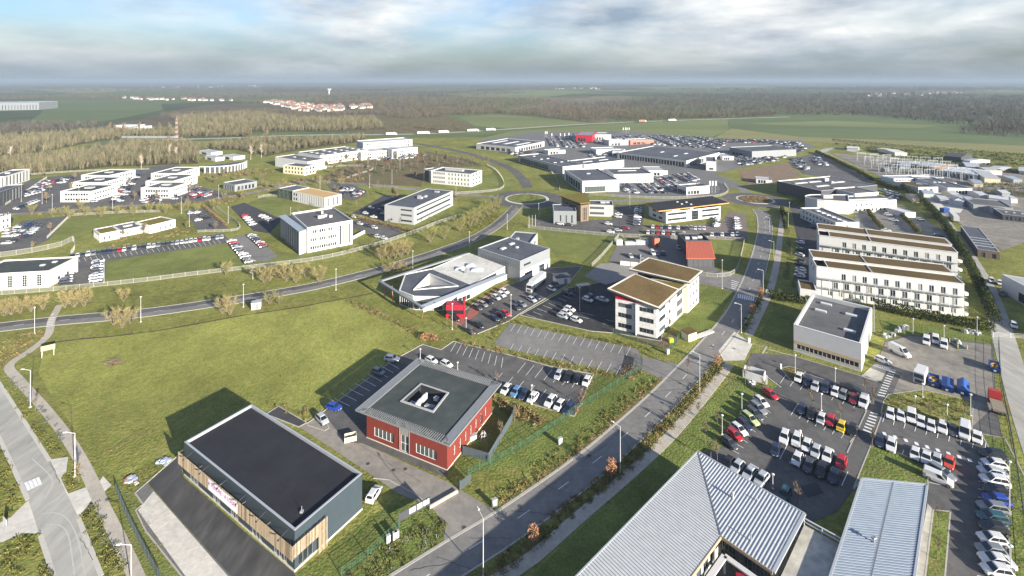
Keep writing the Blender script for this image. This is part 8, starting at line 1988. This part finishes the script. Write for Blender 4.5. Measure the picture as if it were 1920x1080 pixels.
m = MB(); m.box((0, 0), 1.6, .06, .9, 2.0); m.build("board", WHITE2, root)
for x in (-.7, .7):
    m = MB(); m.bar((x, 0, 0), (x, 0, 1.0), .07); m.build("leg", STEEL, root)
for x, y, lb in ((308, 866, "crumpled red and white tarpaulin heap beside the warehouse corner"), (250, 900, "heap of white plastic sheeting on the rough slope")):
    p = G(x, y); m = MB((p.x, p.y, 0)); 
    for k in range(16): m.box((p.x + R.uniform(-1.3, 1.3), p.y + R.uniform(-.9, .9)), R.uniform(.4, 1.1), R.uniform(.3, .8), 0, R.uniform(.12, .45), R.uniform(0, 3), R.choice((0, 0, 0, 2, 2, 2, 2, 1)))
    tag(m.build("tarpaulin_heap", [LGREY, pm("tarp_red", (0.30, 0.09, 0.09), .7), pm("tarp_blue", (0.33, 0.40, 0.50), .7)]), lb, "tarpaulin")
p = G(213, 682); root = thing("fallen_branches", "heap of fallen dead branches in the meadow", "branches", (p.x, p.y, 0))
n_ = 260; a_ = rng.uniform(0, 6.28, n_); P = np.column_stack([rng.normal(0, .6, n_), rng.normal(0, .5, n_), rng.uniform(.05, .4, n_)]); Q = P + np.column_stack([np.cos(a_) * rng.uniform(.5, 3.2, n_), np.sin(a_) * rng.uniform(.5, 2.2, n_), rng.uniform(.1, 1.1, n_)])
V, T = slivers(P, Q, .15); new_obj("twigs", npmesh("twigs", V, T, TW_B, tints(n_)), root)
m = MB(); m.tube((-2, 0, .1), (1.5, .4, .5), .12, .05); m.tube((.5, -.6, .1), (2.8, .9, .7), .1, .04); m.build("limb", BARK, root)
# transformer cabin on the avenue
p, q = G2((470, 582)), G2((485, 580)); d = (q - p).normalized(); c = (p + q) / 2
root = thing("transformer_cabin", "white transformer cabin beside the curving avenue", "cabin", (c.x, c.y + 1.2, 0), math.atan2(d.y, d.x))
m = MB(); m.box((0, 0), 3.0, 2.2, 0, 2.3); m.build("wall", WHITE, root); m = MB(); m.box((0, 0), 3.3, 2.5, 2.3, 2.45); m.build("roof", LGREY, root); m = MB(); m.box((.4, -1.12), 1.0, .04, .1, 2.0); m.build("door", GREYC, root)
# bike shelter and white tent near the sedum office
p = G(1093, 545); root = thing("shelter", "small glass roofed shelter at the black car park", "shelter", (p.x, p.y, 0), .3)
m = MB(); m.box((0, 0), 5.5, 2.6, 2.3, 2.4); m.build("roof", GLASS2, root)
for x in (-2.6, 2.6):
    for y in (-1.2, 1.2):
        m = MB(); m.bar((x, y, 0), (x, y, 2.3), .1); m.build("post", STEEL, root)
p = G(1053, 529); root = thing("store_shed", "white store shed with dark roof beside the lorry", "shed", (p.x, p.y, 0), .25)
m = MB(); m.box((0, 0), 6, 4.2, 0, 2.6); m.build("wall", WHITE, root); m = MB(); m.box((0, 0), 6.4, 4.6, 2.6, 2.85); m.build("roof", RDARK, root); m = MB(); m.box((1, -2.12), 1.4, .04, 0, 2.1); m.build("door", GREYC, root)
p = G(1230, 462); root = thing("training_tower", "orange container tower in the fire yard", "tower", (p.x, p.y, 0), .1)
m = MB(); m.box((0, 0), 2.6, 3, 0, 4.4); m.build("body", ORANGE, root); m = MB(); m.box((0, 0), 2.8, 3.2, 4.4, 4.55); m.build("roof", DGREY, root); m = MB(); m.box((0, -1.52), 1.0, .05, .1, 2.1); m.build("door", DGREY, root)
p = G(1196, 458); root = thing("smoke_house", "grey low training wall in the fire yard", "wall", (p.x, p.y, 0), .05)
for x, w, h in ((-4, 5, 1.4), (2, 6, 2.0), (-9.5, 3, 2.6)):
    m = MB(); m.box((x, 0), w, 2.2, 0, h); m.build("block", CONCRW, root)
# planter and white walls at the car park entrance
p = G(1414, 708); root = thing("bin_enclosure", "white walled bin enclosure at the car park entrance", "enclosure", (p.x, p.y, 0), rad(-35))
for x, y, sx, sy in ((0, -1.6, 5.2, .2), (2.5, 0, .2, 3.2), (0, 1.6, 5.2, .2), (-2.5, .2, .2, 2.4)):
    m = MB(); m.box((x, y), sx, sy, 0, 2.0); m.build("wall", WHITE, root)
m = MB(); m.box((3.2, -1.4), .4, .4, 0, 2.4); m.build("gate_post", WHITE, root)
p = G(1464, 692); m = MB((p.x, p.y, 0)); m.box(p, .35, .35, 0, 1.4); m.box(p, .45, .45, 1.4, 1.5); tag(m.build("barrier_post", WHITE), "white barrier post at the small grass corner", "post")
p = G(1413, 723); m = MB((p.x, p.y, 0))
for k in range(7): m.box((p.x + R.uniform(-.8, .8), p.y + R.uniform(-.8, .8)), R.uniform(.5, 1.1), R.uniform(.5, 1), 0, R.uniform(.6, 1.3), R.uniform(0, 3))
tag(m.build("boulder", pm("pale_boulder", (0.58, 0.57, 0.54), .9, .1, 1, .5, 3)), "pale boulders below the white bin enclosure", "boulder")
# play equipment and garden
for x, y, lb, s in ((897, 800, "white garden cabinet at the red office wall, the farther", 1.0), (886, 824, "white garden cabinet at the red office wall, the nearer", 1.1)):
    p = G(x, y); root = thing("garden_cabinet", lb, "cabinet", (p.x, p.y, 0), .5); m = MB(); m.box((0, 0), 1.5 * s, .9 * s, .05, 1.0); m.build("body", WHITE2, root); m = MB(); m.box((0, 0), 1.6 * s, 1.0 * s, 1.0, 1.08); m.build("lid", LGREY, root)
p = G(906, 822); root = thing("climbing_frame", "white tubular climbing frame in the red office garden", "climbing frame", (p.x, p.y, 0))
m = MB()
for k in range(6):
    a0 = k * math.pi / 3; m.tube((math.cos(a0) * 1.1, math.sin(a0) * 1.1, 0), (math.cos(a0) * .3, math.sin(a0) * .3, 1.6), .05)
    m.tube((math.cos(a0) * .7, math.sin(a0) * .7, .8), (math.cos(a0 + 1.05) * .7, math.sin(a0 + 1.05) * .7, .8), .05)
m.build("frame", WHITE2, root)
p = G(1258, 642); root = thing("wheelie_bin", "bright lime container in the sedum office garden", "container", (p.x, p.y, 0), .2)
m = MB(); m.box((0, 0), 1.3, 1.0, .05, 1.2); m.build("body", pm("lime_plastic", (0.45, 0.55, 0.03), .5), root); m = MB(); m.box((0, 0), 1.4, 1.1, 1.2, 1.3); m.build("lid", pm("lime_plastic", (0.45, 0.55, 0.03), .5), root)
sheet("garden_floor", [(1188, 632), (1232, 640), (1262, 622), (1276, 634), (1252, 655), (1205, 645)], SOIL, .05, label="brown garden floor below the sedum office")
p = G(1300, 632); root = thing("stair_hut", "pale stair hut and ramp beside the sedum office", "hut", (p.x, p.y, 0), .5)
m = MB(); m.box((-2, 0), 3.6, 3, 0, 2.4); m.build("wall", CREAM, root); m = MB(); m.box((-2, 0), 3.9, 3.3, 2.4, 2.6); m.build("roof", SEDUM, root); m = MB(); m.box((4, -.5), 8.5, 1.6, 0, .35); m.build("ramp", CONC, root)
# waste and materials round the white hall
for k, (x, y) in enumerate(sorted(((1662, 632), (1672, 630), (1682, 622), (1690, 620), (1700, 618), (1812, 624), (1819, 625), (1826, 626), (1833, 627), (1790, 640), (1796, 645)))):
    p = G(x, y); m = MB((p.x, p.y, 0))
    for j in range(7): m.box((p.x + R.uniform(-.8, .8), p.y + R.uniform(-.6, .6)), R.uniform(.4, 1.2), R.uniform(.3, .9), 0, R.uniform(.4, 1.3), R.uniform(0, 3), R.choice((0, 1, 2)))
    tag(m.build("material_pile", [WHITE2, LGREY, pm("scrap_dark", (0.07, 0.08, 0.09), .8)]), f"pile of building materials behind the white hall, {ORD[k]} from the left".replace("tenth", "tenth"), "materials", "piles of building materials")
p = G(1797, 650); root = thing("pipe_rack", "rack of green pipes at the edge of the gravel yard", "rack", (p.x, p.y, .08), rad(80))
for k in range(8):
    m = MB(); m.tube((-2.2, -1 + k * .28, .3), (2.2, -1 + k * .28, .3), .11, .11, 6); m.build("pipe", pm("pipe_green", (0.05, 0.11, 0.10), .5), root)
m = MB()
for x in (-1.8, 1.8): m.bar((x, -1.2, .12), (x, 1.2, .12), .16); m.bar((x, 1.25, 0), (x, 1.25, 1.4), .14); m.bar((x, -1.25, 0), (x, -1.25, 1.4), .14)
m.build("frame", pm("rack_yellow", (0.45, 0.33, 0.10), .7), root)
p = G(1895, 634); root = thing("lane_gate", "white barred gate across the pale lane", "gate", (p.x, p.y, 0), rad(-8))
for z in (.3, .7, 1.1, 1.5):
    m = MB(); m.bar((-5, 0, z), (5, 0, z), .06); m.build("bar", WHITE2, root)
for x in (-5, 0, 5):
    m = MB(); m.bar((x, 0, 0), (x, 0, 1.7), .14); m.build("post", WHITE2, root)

# ------------------------------------------------------------------ mast, water tower, substation, village
p = G(331, 266); root = thing("lattice_mast", "red and white lattice radio mast above the wood", "mast", (p.x, p.y, 0)); HM = 30.0
LR_ = pm("mast_red", (0.30, 0.10, 0.085), .6)
for k in range(10):
    m = MB(); z0, z1 = HM * k / 10, HM * (k + 1) / 10; w0, w1 = 1.6 - .10 * k, 1.6 - .10 * (k + 1)
    cs = [(-1, -1), (1, -1), (1, 1), (-1, 1)]
    for i in range(4):
        a, b = cs[i], cs[(i + 1) % 4]
        m.bar((a[0] * w0, a[1] * w0, z0), (a[0] * w1, a[1] * w1, z1), .12); m.bar((a[0] * w0, a[1] * w0, z0), (b[0] * w1, b[1] * w1, z1), .08); m.bar((a[0] * w0, a[1] * w0, z0), (b[0] * w0, b[1] * w0, z0), .08)
    m.build("mast_section", LR_ if k % 2 else WHITE, root)
m = MB(); m.tube((0, 0, HM), (0, 0, HM + 4), .15, .08); m.box((0, 0), 2.4, 2.4, HM - .4, HM); m.build("antenna", STEEL, root)
p = G(617, 177); root = thing("water_tower", "white mushroom shaped water tower on the horizon", "water tower", (p.x, p.y, 0))
m = MB(); m.tube((0, 0, 0), (0, 0, 20), 4, 3.5, 12); m.build("shaft", WHITE, root); m = MB(); m.tube((0, 0, 20), (0, 0, 30), 5, 12, 16); m.tube((0, 0, 30), (0, 0, 32), 12, 11, 16); m.build("tank", WHITE, root)
# electricity substation: gantries
gm = MB()
for x in (-4, 4):
    for s in (-.25, .25): gm.bar((x + s, 0, 0), (x + s * .4, 0, 8), .10); 
    for k in range(6): gm.bar((x - .25, 0, k * 1.3), (x + .25, 0, k * 1.3 + 1.3), .06)
gpost = gm.mesh("lattice_post", STEEL)
gm = MB(); gm.bar((-4.4, 0, 7.6), (4.4, 0, 7.6), .12); gm.bar((-4.4, 0, 8.2), (4.4, 0, 8.2), .12)
for k in range(8): gm.bar((-4 + k, 0, 7.6), (-3.5 + k, 0, 8.2), .06)
gbeam = gm.mesh("lattice_beam", STEEL)
gm = MB()
for x in (-2.4, 0, 2.4): gm.tube((x, 0, 5.6), (x, 0, 7.6), .10, .16, 6)
gins = gm.mesh("insulator", pm("insulator_glass", (0.30, 0.36, 0.36), .3))
k = 0
for j in range(5):
    for i in range(7):
        x = 1615 + i * 24 + j * 14; y = 302 + j * 7.2 + i * 1.6
        p = G(x, y); k += 1
        root = thing("substation_gantry", f"steel lattice gantry of the electricity substation, row {ORD[j]} from the back, {ORD[i]} from the left", "gantry", (p.x, p.y, 0), rad(R.uniform(-12, 2)), "gantries of the electricity substation")
        new_obj("lattice_post", gpost, root); new_obj("lattice_beam", gbeam, root); new_obj("insulator", gins, root)
for k, (x, y) in enumerate(((1660, 322), (1690, 318), (1720, 326))):
    p = G(x, y); root = thing("transformer", f"grey power transformer in the substation, {ORD[k]} from the left", "transformer", (p.x, p.y, 0), .1, "transformers of the substation")
    m = MB(); m.box((0, 0), 6, 3, .3, 3.4); m.build("tank", GREYC, root); m = MB()
    for x_ in np.linspace(-2.6, 2.6, 9): m.box((x_, -1.9), .2, .8, .6, 3)
    m.build("radiator", LGREY, root)
# village houses
hv = MB(); hv.box((0, 0), 10, 8, 0, 4.5)
hw_ = hv.mesh("house_wall", pm("house_render", (0.50, 0.475, 0.43), .8))
def house_mesh(rm):
    m = MB(); m.box((0, 0), 10, 8, 0, 4.6, 0, 0); m.hull8([(-5.4, -4.4, 4.5), (5.4, -4.4, 4.5), (5.4, 4.4, 4.5), (-5.4, 4.4, 4.5)], [(-5.2, -.1, 8.2), (5.2, -.1, 8.2), (5.2, .1, 8.2), (-5.2, .1, 8.2)], 1); m.box((2, .8), .8, .8, 6.5, 9, 0, 0)
    return m.mesh("house", [pm("house_render", (0.50, 0.475, 0.43), .8), rm])
HMS = [house_mesh(pm("roof_tile_red", (0.20, 0.105, 0.08), .85)), house_mesh(pm("roof_tile_brown", (0.19, 0.115, 0.085), .85)), house_mesh(pm("roof_slate_grey", (0.14, 0.14, 0.15), .8))]
def village(px, n, label, group, pool):
    for p in in_poly_points(px, n):
        o = new_obj("village_house", HMS[R.choice(pool)], None, (float(p[0]), float(p[1]), 0), R.uniform(-.6, .6)); s = R.uniform(.8, 1.3); o.scale = (s, s, s)
        tag(o, label, "house", group)
village([(480, 190), (540, 192), (600, 200), (690, 198), (700, 203), (640, 209), (570, 210), (530, 200)], 130, "small pale house with tiled roof in the village behind the wood", "village houses behind the wood", (0, 0, 1, 1, 2))
village([(232, 184), (300, 184.5), (400, 187), (470, 190), (440, 191), (300, 188), (230, 187)], 36, "small pale house in the strung out hamlet on the left", "hamlet houses on the left", (1, 2, 2))
village([(1620, 178), (1700, 174), (1800, 172), (1820, 174), (1720, 180), (1630, 182)], 44, "small white house in the hamlet above the right hand forest", "hamlet houses on the right", (2, 2, 1))
village([(1040, 167), (1120, 164), (1130, 167), (1050, 169)], 16, "tiny house of the farm cluster near the horizon", "farm houses near the horizon", (2, 1))
village([(280, 163), (480, 160), (520, 163), (330, 166)], 30, "tiny pale house of the town near the left horizon", "town houses near the left horizon", (2, 1))
# ------------------------------------------------------------------ the air
HZ = bpy.data.materials.new("haze_air"); HZ.use_nodes = True
N = HZ.node_tree.nodes; L = HZ.node_tree.links
for n in list(N): N.remove(n)
out = N.new("ShaderNodeOutputMaterial"); pv = N.new("ShaderNodeVolumePrincipled")
pv.inputs["Color"].default_value = (0.30, 0.375, 0.47, 1); pv.inputs["Density"].default_value = 0.00013; pv.inputs["Anisotropy"].default_value = 0.0
L.new(pv.outputs[0], out.inputs["Volume"])
m = MB(); m.hull8([(-23000, -200, -1.2), (23000, -200, -1.2), (23000, 21000, -1.2), (-23000, 21000, -1.2)], [(-23000, -200, 95), (23000, -200, 95), (23000, 21000, 95), (-23000, 21000, 95)])
o = m.build("haze", HZ); tag(o, "thin bluish winter haze over the plain", "haze", kind="stuff")
